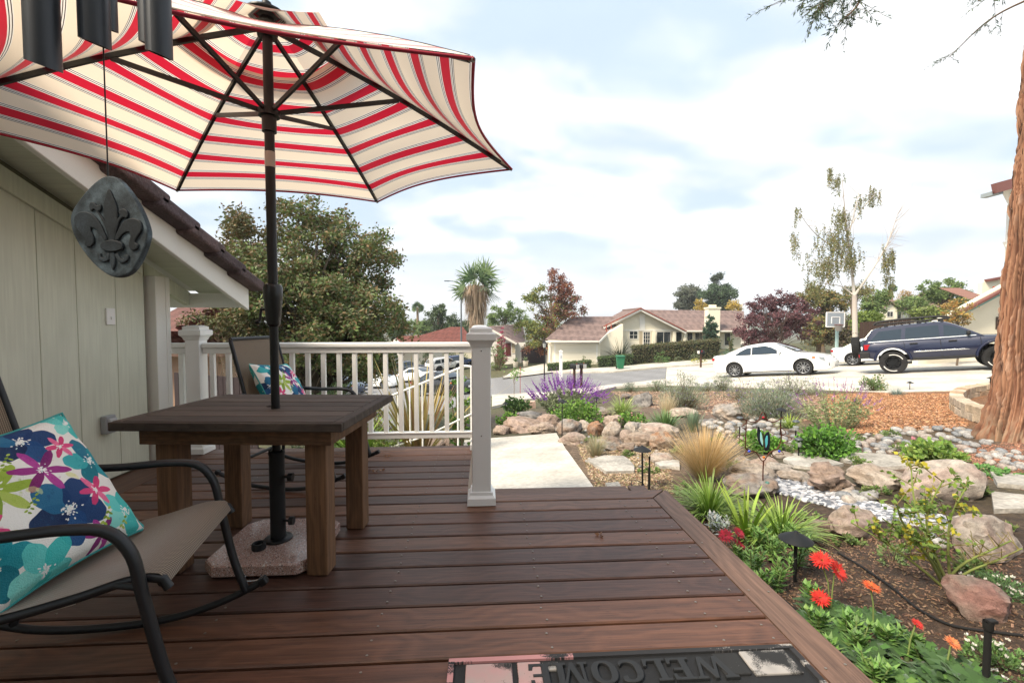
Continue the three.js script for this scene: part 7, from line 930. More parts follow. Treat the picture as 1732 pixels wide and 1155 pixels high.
// ---------- trees ----------
SEED = 31337;
function tree(name, label, c, o) { // o: H, tr, crown [[x,y,z,rx,ry,rz,weight]], n, leaf, cols, trunkCol, y0
  const t = thing(name, label, o.cat || 'tree', c, 0, o.group), B = new Org(), L = new Org(), tc = o.bark || [0.16, 0.12, 0.085], H = o.H, fork = o.fork || H * 0.35, lean = o.lean || [0, 0];
  const top = V(lean[0] * H, H * 0.82, lean[1] * H), stems = o.stems || 1; const trunks = [];
  for (let s = 0; s < stems; s++) { const a = s * 2.4 + 0.5, e = stems > 1 ? V(Math.cos(a) * H * 0.22, H * 0.75, Math.sin(a) * H * 0.2) : top; const P = [V(rr(-0.1, 0.1) * (stems - 1), -0.1, rr(-0.1, 0.1) * (stems - 1)), e.clone().multiplyScalar(0.33).add(V(gauss() * 0.06 * H, 0, gauss() * 0.04 * H).multiplyScalar(0.5)), e.clone().multiplyScalar(0.68), e]; const cv = new THREE.CatmullRomCurve3(P); B.tube(cv.getPoints(10), o.tr, o.tr * 0.18, 9, tc); trunks.push(cv); }
  const cl = [], W = o.crown.reduce((a, q) => a + (q[6] || 1), 0), nc = o.clumps || 90;
  for (const q of o.crown) { const m = Math.round(nc * (q[6] || 1) / W); for (let k = 0; k < m; k++) { const d = rdir(), r = Math.pow(rnd(), 0.42); cl.push([V(q[0] + d.x * q[3] * r, q[1] + d.y * q[4] * r, q[2] + d.z * q[5] * r), q[7] || o.cols, d]); } }
  const bt = o.twigs ?? 1; cl.forEach(([p], k) => { if (rnd() > bt) return; const cv = trunks[k % trunks.length], u = clamp(p.y / H * 0.95 - 0.12, 0.22, 0.98), b = cv.getPoint(u), m = b.clone().lerp(p, 0.55).add(V(gauss() * 0.03 * H, 0.03 * H, gauss() * 0.03 * H)); B.tube([b, m, p], o.tr * 0.26, o.tr * 0.03, 5, tc); });
  const sp = o.spread || 0.35, n = o.n; const droop = o.droop || 0;
  for (let k = 0; k < n; k++) { const [q, cols] = cl[(rnd() * cl.length) | 0], p = V(q.x + gauss() * sp, q.y + gauss() * sp * (o.flat || 0.75) - (droop ? Math.abs(gauss()) * droop : 0), q.z + gauss() * sp), d = rdir(); if (droop) d.y = -Math.abs(d.y) - 0.4; else d.y = d.y * 0.7 - 0.1; d.normalize(); L.leaf(p, d, perp(d), o.leaf * rr(0.6, 1.3), o.leaf * (o.slim || 0.55) * rr(0.7, 1.2), vary(pick(cols), 0.3)); }
  B.build('trunk', MAT.bark, t); L.build('crown', MAT.leaf, t); return t;
}
const OL = [[0.12, 0.17, 0.05], [0.15, 0.205, 0.06], [0.10, 0.15, 0.045], [0.18, 0.155, 0.06], [0.21, 0.14, 0.06]], DG = [[0.07, 0.115, 0.04], [0.095, 0.145, 0.05]], MG_ = [[0.14, 0.22, 0.06], [0.18, 0.26, 0.07]];
const el = (c, D, list) => list.map(([x, y, w, h, wt, cols, dz]) => { const p = at(x, y, D + (dz || 0)).sub(c), s = D / FPX; return [p.x, p.y, p.z, w * s / 2, h * s / 2, Math.min(w, h * 1.3) * s / 2, wt || 1, cols]; }); // crown lobes from photo boxes
const topY = (c, px, py, D) => at(px, py, D).y - c.y;
{
  const D = 10.5, c = gAt(540, D); tree('crape_tree', 'broad olive and bronze leaved tree behind the white railing', c, { H: topY(c, 520, 345, D), tr: 0.13, stems: 4, n: 76000, leaf: 0.092, clumps: 460, spread: 0.24, cols: OL, crown: el(c, D, [[440, 390, 150, 110, 1, [[0.20, 0.13, 0.055], [0.14, 0.13, 0.05], [0.10, 0.12, 0.04]]], [540, 400, 150, 120, 1], [600, 440, 150, 130, 1.2], [500, 480, 200, 150, 1.6], [610, 520, 130, 130, 1.2, OL.concat(DG)], [470, 560, 160, 110, 1], [560, 580, 200, 100, 1.2, OL.concat(DG)], [390, 450, 90, 90, 0.5, [[0.20, 0.13, 0.055], [0.15, 0.14, 0.05]]], [400, 540, 90, 60, 0.4], [590, 600, 160, 90, 1.2, OL.concat(DG)], [480, 610, 160, 70, 0.8], [520, 530, 230, 170, 2.2, OL, -1.3], [610, 560, 150, 140, 1.4, OL, -1.1], [460, 470, 150, 130, 1.2, OL, -1.0]]), twigs: 0.35, bark: [0.085, 0.068, 0.05] });
  const D2 = 9.5, c2 = gAt(395, D2); tree('bronze_shrub', 'loose bronze leaved shrub in front of the terracotta roof', c2, { cat: 'shrub', H: 1.7, tr: 0.035, stems: 4, n: 3200, leaf: 0.07, clumps: 60, spread: 0.13, cols: [[0.17, 0.12, 0.05], [0.12, 0.12, 0.04], [0.09, 0.12, 0.04]], crown: el(c2, D2, [[370, 545, 110, 60, 1], [410, 570, 90, 60, 1]]) });
}
function fanPalm(label, px, top, base, D, crownPx, skirt) {
  const c = gAt(px, D), s = D / FPX, H = topY(c, px, top, D) - crownPx * s * 0.42, t = thing('fan_palm', label, 'palm', c, 0, 'fan palms'), B = new Org(), L = new Org(), S = new Org(); B.tube([V(0, -0.2, 0), V(0.1, H * 0.5, 0), V(0, H, 0)], 0.34, 0.26, 10, [0.24, 0.17, 0.11]);
  const R = crownPx * s * 0.5; for (let k = 0; k < 40; k++) { const a = rr(0, 6.28), e = rr(-0.5, 1.5), d = V(Math.cos(a) * Math.cos(e), Math.sin(e), Math.sin(a) * Math.cos(e)), st = R * rr(0.3, 0.62), p = V(0, H, 0).addScaledVector(d, st); B.tube([V(0, H, 0), p], 0.03, 0.015, 4, [0.20, 0.22, 0.08]); const sd = perp(d), nn = d.clone().cross(sd); const cc = vary(pick([[0.06, 0.12, 0.045], [0.11, 0.19, 0.065], [0.17, 0.25, 0.09]]), 0.35); for (let m = 0; m < 9; m++) { const b = (m / 8 - 0.5) * 2.5, dd = d.clone().multiplyScalar(Math.cos(b)).addScaledVector(sd, Math.sin(b)).add(V(0, -0.15, 0)).normalize(); L.blade(p, dd, R * rr(0.45, 0.66), 0.2, 0.14, cc, cc, 3, nn.clone().cross(dd).normalize()); } }
  if (skirt) for (let k = 0; k < 1700; k++) { const a = rr(0, 6.28), y = H - rr(0, skirt * s), r0 = 0.3 + R * 0.40 * Math.pow(1 - (H - y) / (skirt * s), 0.6) * rr(0.2, 1), d = V(Math.cos(a) * 0.25, -1, Math.sin(a) * 0.25).normalize(); S.blade(V(Math.cos(a) * r0, y + 0.4, Math.sin(a) * r0), d, rr(0.7, 1.6), 0.09, 0.1, vary([0.36, 0.26, 0.17], 0.35), vary([0.44, 0.34, 0.24], 0.3), 3); }
  B.build('trunk', MAT.bark, t); L.build('fronds', MAT.leaf, t); if (skirt) S.build('dead_frond_skirt', MAT.leaf, t);
}
fanPalm('tall fan palm with shaggy brown skirt of dead fronds', 806, 446, 560, 50, 96, 74); fanPalm('small slender fan palm far down the valley', 706, 512, 568, 105, 22, 0);
fanPalm('thin fan palm beyond the brown roofed house on the rise', 1507, 482, 520, 90, 16, 0);
const far = (name, label, px, D, boxes, o) => { const c = gAt(px, D); const ty = Math.min(...boxes.map((b) => b[1] - b[3] / 2)); return tree(name, label, c, { H: Math.max(2, topY(c, px, ty, D)), tr: o.tr || 0.22, n: o.n || 5000, leaf: o.leaf || 0.30, clumps: o.clumps || 70, spread: o.spread || 0.5, cols: o.cols || MG_, crown: el(c, D, boxes), twigs: o.twigs ?? 0.5, ...o.x, group: o.group }); };
const RED = [[0.24, 0.075, 0.05], [0.19, 0.07, 0.05], [0.28, 0.12, 0.05]], GY = [[0.19, 0.22, 0.04], [0.14, 0.20, 0.05], [0.26, 0.24, 0.05]];
far('sweetgum_tree', 'sweetgum turning from green to red beside the cream garage', 932, 51, [[945, 490, 44, 70, 1.3, RED], [905, 505, 44, 50, 0.7, GY], [965, 520, 50, 50, 1, RED.concat([[0.12, 0.14, 0.04]])], [930, 540, 70, 70, 1.4, RED.concat(GY)], [900, 565, 60, 60, 1.2, GY], [915, 585, 60, 30, 0.6, RED]], { n: 13000, leaf: 0.26, clumps: 150 });
far('green_tree', 'rounded green tree behind the bougainvillea house', 855, 78, [[855, 528, 60, 36, 1], [835, 545, 50, 30, 0.6], [885, 545, 40, 24, 0.5]], { n: 5000, leaf: 0.36 });
far('eucalyptus_tree', 'grey green eucalyptus on the skyline behind the chimney', 1163, 105, [[1163, 500, 42, 34, 1, [[0.12, 0.14, 0.10], [0.16, 0.18, 0.13]]], [1160, 518, 36, 18, 0.4, [[0.12, 0.14, 0.10]]]], { n: 8000, leaf: 0.45, clumps: 110, spread: 0.7 });
far('pine_tree', 'dense dark pine on the skyline behind the chimney', 1215, 95, [[1215, 497, 64, 36, 1.4, [[0.06, 0.11, 0.05], [0.08, 0.14, 0.06]]], [1214, 471, 16, 18, 0.2, [[0.07, 0.10, 0.06]]], [1210, 520, 50, 22, 0.6, [[0.06, 0.11, 0.05]]]], { n: 12000, leaf: 0.42, clumps: 130, spread: 0.7 });
for (const [px, w, h, y, label] of [[1185, 18, 20, 518, 'yellow leaved tree between eucalyptus and pine'], [1240, 26, 22, 520, 'golden orange tree beside the skyline pine'], [650, 20, 34, 612, 'yellow leaved tree in front of the hip roofed house']]) far('autumn_tree', label, px, y > 600 ? 60 : 88, [[px, y, w, h, 1, [[0.44, 0.32, 0.05], [0.50, 0.36, 0.07]]]], { n: 1400, leaf: 0.34, clumps: 24, group: 'yellow autumn trees' });
for (const [px, D, w, h, y, cols, label] of [[740, 75, 40, 46, 540, DG, 'dark conifer behind the red hip roof'], [765, 82, 40, 30, 552, DG, 'dark evergreen beside the conifer'], [716, 90, 34, 24, 556, MG_, 'green tree at the valley edge beside the small palm'], [690, 120, 60, 24, 553, MG_, 'soft green valley tree behind the street lamp'], [668, 70, 30, 40, 560, DG, 'dark evergreen behind the crape tree'], [724, 140, 60, 16, 552, [[0.13, 0.19, 0.08]], 'pale green valley tree left of the conifer'], [790, 95, 40, 26, 556, DG, 'dark tree hidden behind the tall palm']]) far('valley_tree', label, px, D, [[px, y, w, h, 1, cols], [px + 3, y - h * 0.3, w * 0.5, h * 0.7, 0.4, cols]], { n: 2800, leaf: 0.4, clumps: 40, group: 'trees over the valley' });
far('plum_tree', 'dark purple leaved plum tree behind the white coupe', 1312, 31, [[1312, 535, 118, 80, 2], [1275, 550, 60, 60, 0.8], [1350, 545, 60, 70, 0.9], [1300, 508, 60, 36, 0.5], [1340, 508, 40, 34, 0.4], [1285, 572, 60, 30, 0.4], [1265, 565, 36, 40, 0.3]], { n: 13000, leaf: 0.16, clumps: 200, spread: 0.24, cols: [[0.115, 0.042, 0.055], [0.15, 0.055, 0.068], [0.085, 0.034, 0.046], [0.19, 0.075, 0.085]], x: { stems: 5, bark: [0.13, 0.09, 0.08] }, tr: 0.09, twigs: 0.8 });
{ // birch: white forked trunk, thin drooping strands
  const D = 28, c = gAt(1446, D), t = thing('birch_tree', 'sparse weeping birch with white trunk behind the off road wagon', 'tree', c), B = new Org(), L = new Org(), G = new Org(), P = (x, y, dz = 0) => at(x, y, D + dz).sub(c), WH = [0.62, 0.58, 0.52], GRY = [0.45, 0.40, 0.36];
  const limb = (pts, r0, r1, c0 = WH, c1 = GRY) => { const cv = new THREE.CatmullRomCurve3(pts); B.tube(cv.getPoints(14), r0, r1, 8, c0, c1); return cv; };
  const main = limb([P(1448, 620), P(1447, 560), P(1446, 500)], 0.17, 0.14); const l1 = limb([P(1446, 505), P(1440, 440, 0.5), P(1432, 380), P(1425, 300, -0.4)], 0.10, 0.015), l2 = limb([P(1446, 500), P(1470, 465, -0.3), P(1500, 415), P(1520, 360)], 0.085, 0.015), l3 = limb([P(1446, 500), P(1425, 485, 0.4), P(1395, 480)], 0.05, 0.012), l4 = limb([P(1440, 450), P(1410, 420, 0.8), P(1375, 390, 0.6), P(1345, 350, 0.4)], 0.05, 0.01), l5 = limb([P(1436, 400), P(1448, 350, -0.6), P(1460, 300)], 0.04, 0.008), l6 = limb([P(1434, 390), P(1465, 345), P(1492, 318)], 0.04, 0.008);
  for (let k = 0; k < 26; k++) { const b = l2.getPoint(rr(0.45, 1)), e = b.clone().add(V(rr(-0.2, 1.3), rr(0.2, 1.9), gauss() * 0.5)); B.tube([b, b.clone().lerp(e, 0.5).add(V(0.1, 0, 0)), e], 0.016, 0.004, 4, GRY); } for (let k = 0; k < 8; k++) { const b = l2.getPoint(rr(0.3, 0.8)); B.tube([b, b.clone().add(V(rr(0.5, 1.6), rr(-0.3, 0.3), 0))], 0.014, 0.004, 4, GRY); }
  const cols = [[0.17, 0.19, 0.06], [0.22, 0.22, 0.07], [0.13, 0.155, 0.05], [0.28, 0.22, 0.08]]; const strand = (p, len) => { const q = p.clone().add(V(gauss() * 0.15, -len, gauss() * 0.15)); B.tube([p, q], 0.006, 0.002, 3, [0.22, 0.17, 0.12]); const n = len * 42; for (let k = 0; k < n; k++) { const u = rnd(), o = p.clone().lerp(q, u).add(V(gauss() * 0.07, 0, gauss() * 0.07)), d = rdir(); d.y = -Math.abs(d.y) - 0.3; d.normalize(); L.leaf(o, d, perp(d), 0.10 * rr(0.6, 1.3), 0.058, vary(pick(cols), 0.3)); } };
  for (const [x, y, w, h, n] of [[1410, 400, 90, 60, 70], [1395, 440, 90, 50, 70], [1425, 360, 50, 50, 36], [1415, 300, 40, 24, 16], [1480, 320, 40, 20, 16], [1505, 430, 40, 40, 34], [1350, 352, 30, 12, 8], [1345, 400, 24, 24, 12], [1440, 430, 50, 60, 40], [1380, 480, 60, 30, 34], [1500, 465, 40, 20, 12], [1462, 480, 60, 20, 14], [1405, 285, 20, 14, 8], [1455, 335, 30, 20, 10]]) for (let k = 0; k < n; k++) { const p = P(x + gauss() * w * 0.33, y + gauss() * h * 0.36, gauss() * 1.0); strand(p, rr(0.4, 1.3)); if (k % 4 === 0) { const cv = pick([l1, l1, l4, l5, l6, l3]), b = cv.getPoint(rr(0.3, 0.95)); if (b.distanceTo(p) < 2.4) B.tube([b, b.clone().lerp(p, 0.5).add(V(0, 0.15, 0)), p], 0.018, 0.005, 4, GRY); } }
  B.build('trunk', MAT.bark, t); L.build('crown', MAT.leaf, t); for (let k = 0; k < 26; k++) { const u = rnd(), p = main.getPoint(u), r = lerp(0.175, 0.145, u), a = rr(-1.6, 1.6); G.leaf(V(p.x + Math.sin(a) * r, p.y, p.z + Math.cos(a) * r + 0.004), V(Math.cos(a), 0, -Math.sin(a)), V(0, 1, 0), rr(0.08, 0.2), rr(0.02, 0.06), [0.05, 0.045, 0.04], 0); } G.build('bark_scars', MAT.bark, t);
}
const MIX = [[0.13, 0.16, 0.05], [0.20, 0.19, 0.06], [0.28, 0.19, 0.06]];
for (const [px, D, boxes, cols, label, n] of [[1395, 42, [[1395, 520, 60, 60, 1], [1375, 500, 40, 40, 0.5], [1420, 505, 40, 30, 0.4]], MIX, 'mixed green and orange tree behind the plum', 7000], [1385, 37, [[1385, 560, 50, 50, 1]], MIX, 'orange tinged bush beside the basketball hoop', 4000], [1425, 36, [[1425, 560, 60, 50, 1]], [[0.12, 0.09, 0.06], [0.16, 0.12, 0.06], [0.10, 0.11, 0.05]], 'dark bronze shrub behind the basketball pole', 4000], [1475, 44, [[1475, 520, 40, 50, 1], [1490, 505, 30, 30, 0.4]], MG_, 'green tree behind the birch trunk', 4000], [1470, 32, [[1468, 545, 40, 30, 1]], [[0.18, 0.26, 0.04], [0.24, 0.32, 0.06]], 'bright lime shrub behind the birch trunk', 2500], [1600, 45, [[1600, 490, 80, 40, 1.2], [1620, 515, 70, 40, 0.8], [1575, 500, 40, 30, 0.5]], MG_, 'green tree behind the stucco house', 7000], [1545, 52, [[1545, 515, 50, 30, 1]], MG_, 'green bush in front of the two storey house', 2500], [1562, 38, [[1570, 530, 60, 20, 1]], [[0.20, 0.26, 0.06]], 'flat topped yellow green tree above the roof rack', 2500], [1532, 95, [[1532, 500, 24, 20, 1]], [[0.40, 0.26, 0.08]], 'small orange tree on the rise', 900], [1440, 70, [[1450, 492, 60, 20, 1]], MIX, 'tree tops beyond the rise behind birch', 2600]]) far('garden_tree', label, px, D, boxes.map((b) => [...b, cols]), { n, leaf: 0.24, clumps: 90, spread: 0.32, cols, group: 'trees beyond the driveway' });
{ const D = 19, c = gAt(1622, D); tree('maple_sapling', 'thin orange leaved tree in front of the stucco house', c, { H: topY(c, 1622, 500, D), tr: 0.04, n: 1500, leaf: 0.10, clumps: 60, spread: 0.14, cols: [[0.46, 0.24, 0.07], [0.40, 0.30, 0.08], [0.26, 0.22, 0.06]], crown: el(c, D, [[1618, 520, 50, 44, 1], [1612, 545, 56, 40, 1]]), twigs: 1 }); }
// ---------- hedges and small planting across the street ----------
function hedge(label, pts, D, h, th, cols, n, ragged = 0.03) { const a = at(pts[0], 545, D), b = at(pts[1], 545, D * (pts[2] || 1)); a.y = gy(a.x, a.z); b.y = gy(b.x, b.z); const t = thing('hedge', label, 'hedge', a, 0, 'clipped hedges across the street'), L = new Org(), dx = b.clone().sub(a), len = dx.length(); dx.normalize(); const nz = V(-dx.z, 0, dx.x).normalize(); const core = metric(rbox(len * 0.97, h * 0.9, th * 0.8, 0.08, len / 2, h * 0.45, 0), 1); core.rotateY(-Math.atan2(dx.z, dx.x)); const pp = core.attributes.position; for (let i = 0; i < pp.count; i++) pp.setY(i, pp.getY(i) + (b.y - a.y) * (pp.getX(i) * dx.x + pp.getZ(i) * dx.z) / len); part('twig_core', core, std({ color: 0x1c2010, roughness: 1 }), t); for (let k = 0; k < n; k++) { const u = rnd() * len, f = rnd(); let y = rnd() * h, w = (rnd() - 0.5) * th; if (f < 0.45) y = h; else if (f < 0.9) w = th / 2 * (rnd() < 0.8 ? 1 : -1); const p = dx.clone().multiplyScalar(u).addScaledVector(nz, w + gauss() * ragged * 2); p.y = (b.y - a.y) * u / len + Math.max(0.02, y + gauss() * ragged * 2); const d = rdir(); L.leaf(p, d, perp(d), 0.14 * rr(0.6, 1.3), 0.09, vary(pick(cols), 0.35)); } L.build('leaves', MAT.leaf, t); }
hedge('low clipped green hedge in front of the cream garage', [926, 1000], 43, 0.75, 0.7, [[0.07, 0.12, 0.035], [0.10, 0.16, 0.045]], 2600); hedge('low clipped green hedge behind the green wheeled bin', [1012, 1070], 43, 0.95, 0.7, [[0.07, 0.12, 0.035], [0.10, 0.16, 0.045]], 2200); hedge('tall brown green hedge before the cream house windows', [1068, 1218, 0.97], 44, 1.6, 1.1, [[0.11, 0.11, 0.045], [0.15, 0.12, 0.05], [0.09, 0.12, 0.04]], 6500, 0.08);
const bush = (name, label, px, py, D, w, h, cols, n = 600, leaf = 0.15, o = {}) => { const c = gAt(px, D), s = D / FPX; const dy = Math.max(0, at(px, py, D).y - c.y); return shrub(name, label, 'shrub', 0, 0, w * s, h * s + dy, { pos: c, n, leaf, cols, ...o }); };
{ const c = gAt(1049, 48); clump('sago_palm', 'dark round sago palm beside the cream garage wall', 'plant', 0, 0, 2.4, 2.2, { pos: c, n: 240, width: 0.10, open: 1.5, droop: 0.9, base: 0.1, c0: [[0.035, 0.06, 0.03]], c1: [[0.06, 0.09, 0.04]] }); }
bush('cypress_topiary', 'egg shaped blue green cypress before the white chimney', 1203, 584, 46, 26, 54, [[0.05, 0.11, 0.07], [0.07, 0.14, 0.08]], 7000, 0.2, { spread: 0.16, clumps: 300 }); bush('topiary', 'small dark topiary beside the long cream wing', 1237, 582, 45, 10, 20, DG, 700, 0.14); bush('agave', 'green shrub under the tall hedge', 1120, 621, 41, 26, 22, [[0.09, 0.17, 0.04]], 600, 0.14); bush('boxwood_ball', 'round grey green ball before the tall hedge', 1149, 617, 41, 15, 11, [[0.16, 0.20, 0.10]], 400, 0.1, { spread: 0.14 }); bush('boxwood_ball', 'large grey green ball before the tall hedge', 1179, 615, 41, 22, 15, [[0.16, 0.20, 0.10]], 500, 0.1, { spread: 0.14 }); bush('flower_patch', 'yellow flowering ground cover at the second mailbox', 1185, 624, 38, 38, 8, [[0.20, 0.26, 0.08], [0.50, 0.46, 0.10]], 500, 0.1); bush('shrub_clump', 'spiky shrub beside the garage drive', 991, 614, 46, 22, 12, [[0.14, 0.19, 0.05]], 400, 0.14);
bush('bougainvillea', 'magenta bougainvillea on the white gabled house', 848, 588, 56, 20, 36, [[0.55, 0.03, 0.16], [0.65, 0.05, 0.20], [0.42, 0.03, 0.10], [0.10, 0.14, 0.04]], 1600, 0.16); bush('garden_shrub', 'green shrub beside the newel post across the street', 842, 606, 50, 30, 34, MG_, 1200, 0.16); bush('garden_shrub', 'dark hedge mass beside the down street garage door', 720, 610, 58, 26, 34, DG, 900, 0.2); bush('garden_shrub', 'tall green hedge by the navy wagon', 770, 612, 62, 44, 36, MG_, 1200, 0.2); bush('garden_shrub', 'low teal planting before the long cream wing', 1240, 602, 40, 34, 12, [[0.10, 0.22, 0.16], [0.16, 0.24, 0.10]], 500, 0.1); bush('grey_mound', 'round grey shrub below the purple plum', 1368, 592, 30, 26, 22, [[0.17, 0.19, 0.12], [0.22, 0.24, 0.16]], 700, 0.1); bush('garden_shrub', 'yellow green ground cover along the far driveway edge', 1345, 600, 27, 90, 12, [[0.20, 0.26, 0.05], [0.28, 0.32, 0.08]], 1200, 0.09); bush('garden_shrub', 'lime border plants by the basketball pole', 1450, 596, 26, 60, 14, [[0.18, 0.26, 0.06], [0.26, 0.34, 0.08]], 900, 0.09);
for (const [px, label] of [[872, 'pale pot with green agave beside the drive'], [889, 'pale pot with spiky agave by the dark fence'], [934, 'pale pot with fern at the garage corner']]) { const D = px > 900 ? 48 : 50, p = gAt(px, D), t = (p.y += 0.14, 0) || thing('plant_pot', label, 'plant pot', p, 0, 'potted plants by the garage'); part('pot', lathe([[0.001, 0], [0.24, 0], [0.30, 0.55], [0.33, 0.56], [0.33, 0.62], [0.28, 0.62], [0.27, 0.55]], 16), std({ color: 0xd6cfc2, roughness: 0.8 }), t); const L = new Org(); for (let k = 0; k < 40; k++) { const a = rr(0, 6.28), e = rr(0.3, 1.4), d = V(Math.cos(a) * Math.cos(e), Math.sin(e), Math.sin(a) * Math.cos(e)); L.blade(V(0, 0.58, 0), d, rr(0.4, 0.7), 0.09, 0.4, [0.12, 0.19, 0.09], [0.2, 0.27, 0.13], 3); } L.build('leaves', MAT.leaf, t); }
// ---------- beyond the railing ----------
{
  const c = gAt(706, 7.4), cols0 = [[0.16, 0.17, 0.05], [0.22, 0.14, 0.07], [0.28, 0.24, 0.06]], cols1 = [[0.42, 0.30, 0.06], [0.30, 0.17, 0.08], [0.46, 0.36, 0.10], [0.20, 0.20, 0.07]]; clump('flax_plant', 'spiky bronze and yellow flax behind the white railing', 'plant', 0, 0, 1.5, 1.55, { pos: c, n: 90, width: 0.055, open: 0.85, droop: 0.28, base: 0.22, len: 0.95, c0: cols0, c1: cols1, gloss: true });
  bush('citrus_bush', 'glossy green citrus bush behind the newel post', 778, 706, 7.6, 44, 90, [[0.10, 0.22, 0.03], [0.16, 0.30, 0.05], [0.07, 0.16, 0.03]], 900, 0.075, { gloss: true }); bush('railing_shrub', 'yellow green shrub behind the railing balusters', 625, 740, 8.2, 50, 60, [[0.24, 0.27, 0.05], [0.16, 0.20, 0.05]], 1400, 0.06); bush('railing_shrub', 'dark green shrub under the crape tree', 560, 760, 8.6, 110, 110, [[0.06, 0.11, 0.04], [0.09, 0.15, 0.05]], 2600, 0.09); bush('railing_shrub', 'green shrub between fence and railing', 322, 760, 5.6, 40, 120, [[0.12, 0.24, 0.04], [0.18, 0.30, 0.06]], 500, 0.07); bush('railing_shrub', 'lime leaved shrub beside the flax', 655, 770, 7.0, 50, 40, [[0.20, 0.28, 0.05]], 800, 0.06);
  clump('strap_leaf_plant', 'green arching lily clump behind the railing under the tree', 'plant', 0, 0, 1.3, 0.9, { pos: gAt(600, 7.8), n: 120, width: 0.05, open: 1.0, droop: 1.0, c0: GR0, c1: GR1, gloss: true, group: 'strap leaf clumps' });
  // white stair rail going down to the street
  const s = thing('stair_rail', 'thin white stair handrail descending beyond the deck', 'railing'), W = MAT.white, P = (x, y, d) => at(x, y, d); const a = P(797, 620, 6.2), b = P(786, 619, 6.6), e = P(702, 653, 6.9), f = P(655, 672, 7.2); part('handrail', [bar(a, b, 0.018), bar(b, e, 0.018), bar(e, f, 0.018)], W, s); const low = P(721, 737, 6.9), low2 = P(660, 757, 7.2); part('lower_rail', [bar(low, low2, 0.015), bar(P(797, 700, 6.2), low, 0.012)], W, s); for (const [x, y, d] of [[797, 620, 6.2], [774, 624, 6.6], [714, 648, 6.85], [693, 657, 6.95], [673, 665, 7.1]]) { const p = P(x, y, d); part('baluster', bar(V(p.x, gy(p.x, p.z) - 0.05, p.z), p, 0.013), W, s); }
  const R = [[640, 760], [780, 752], [795, 746]]; rock(765, 757, 40, 20, 'brown', 'pink', 'brown rock at the deck foot behind the railing'); rock(735, 760, 36, 18, 'pink', 'tan', 'pink rock at the deck foot beside the flax');
}
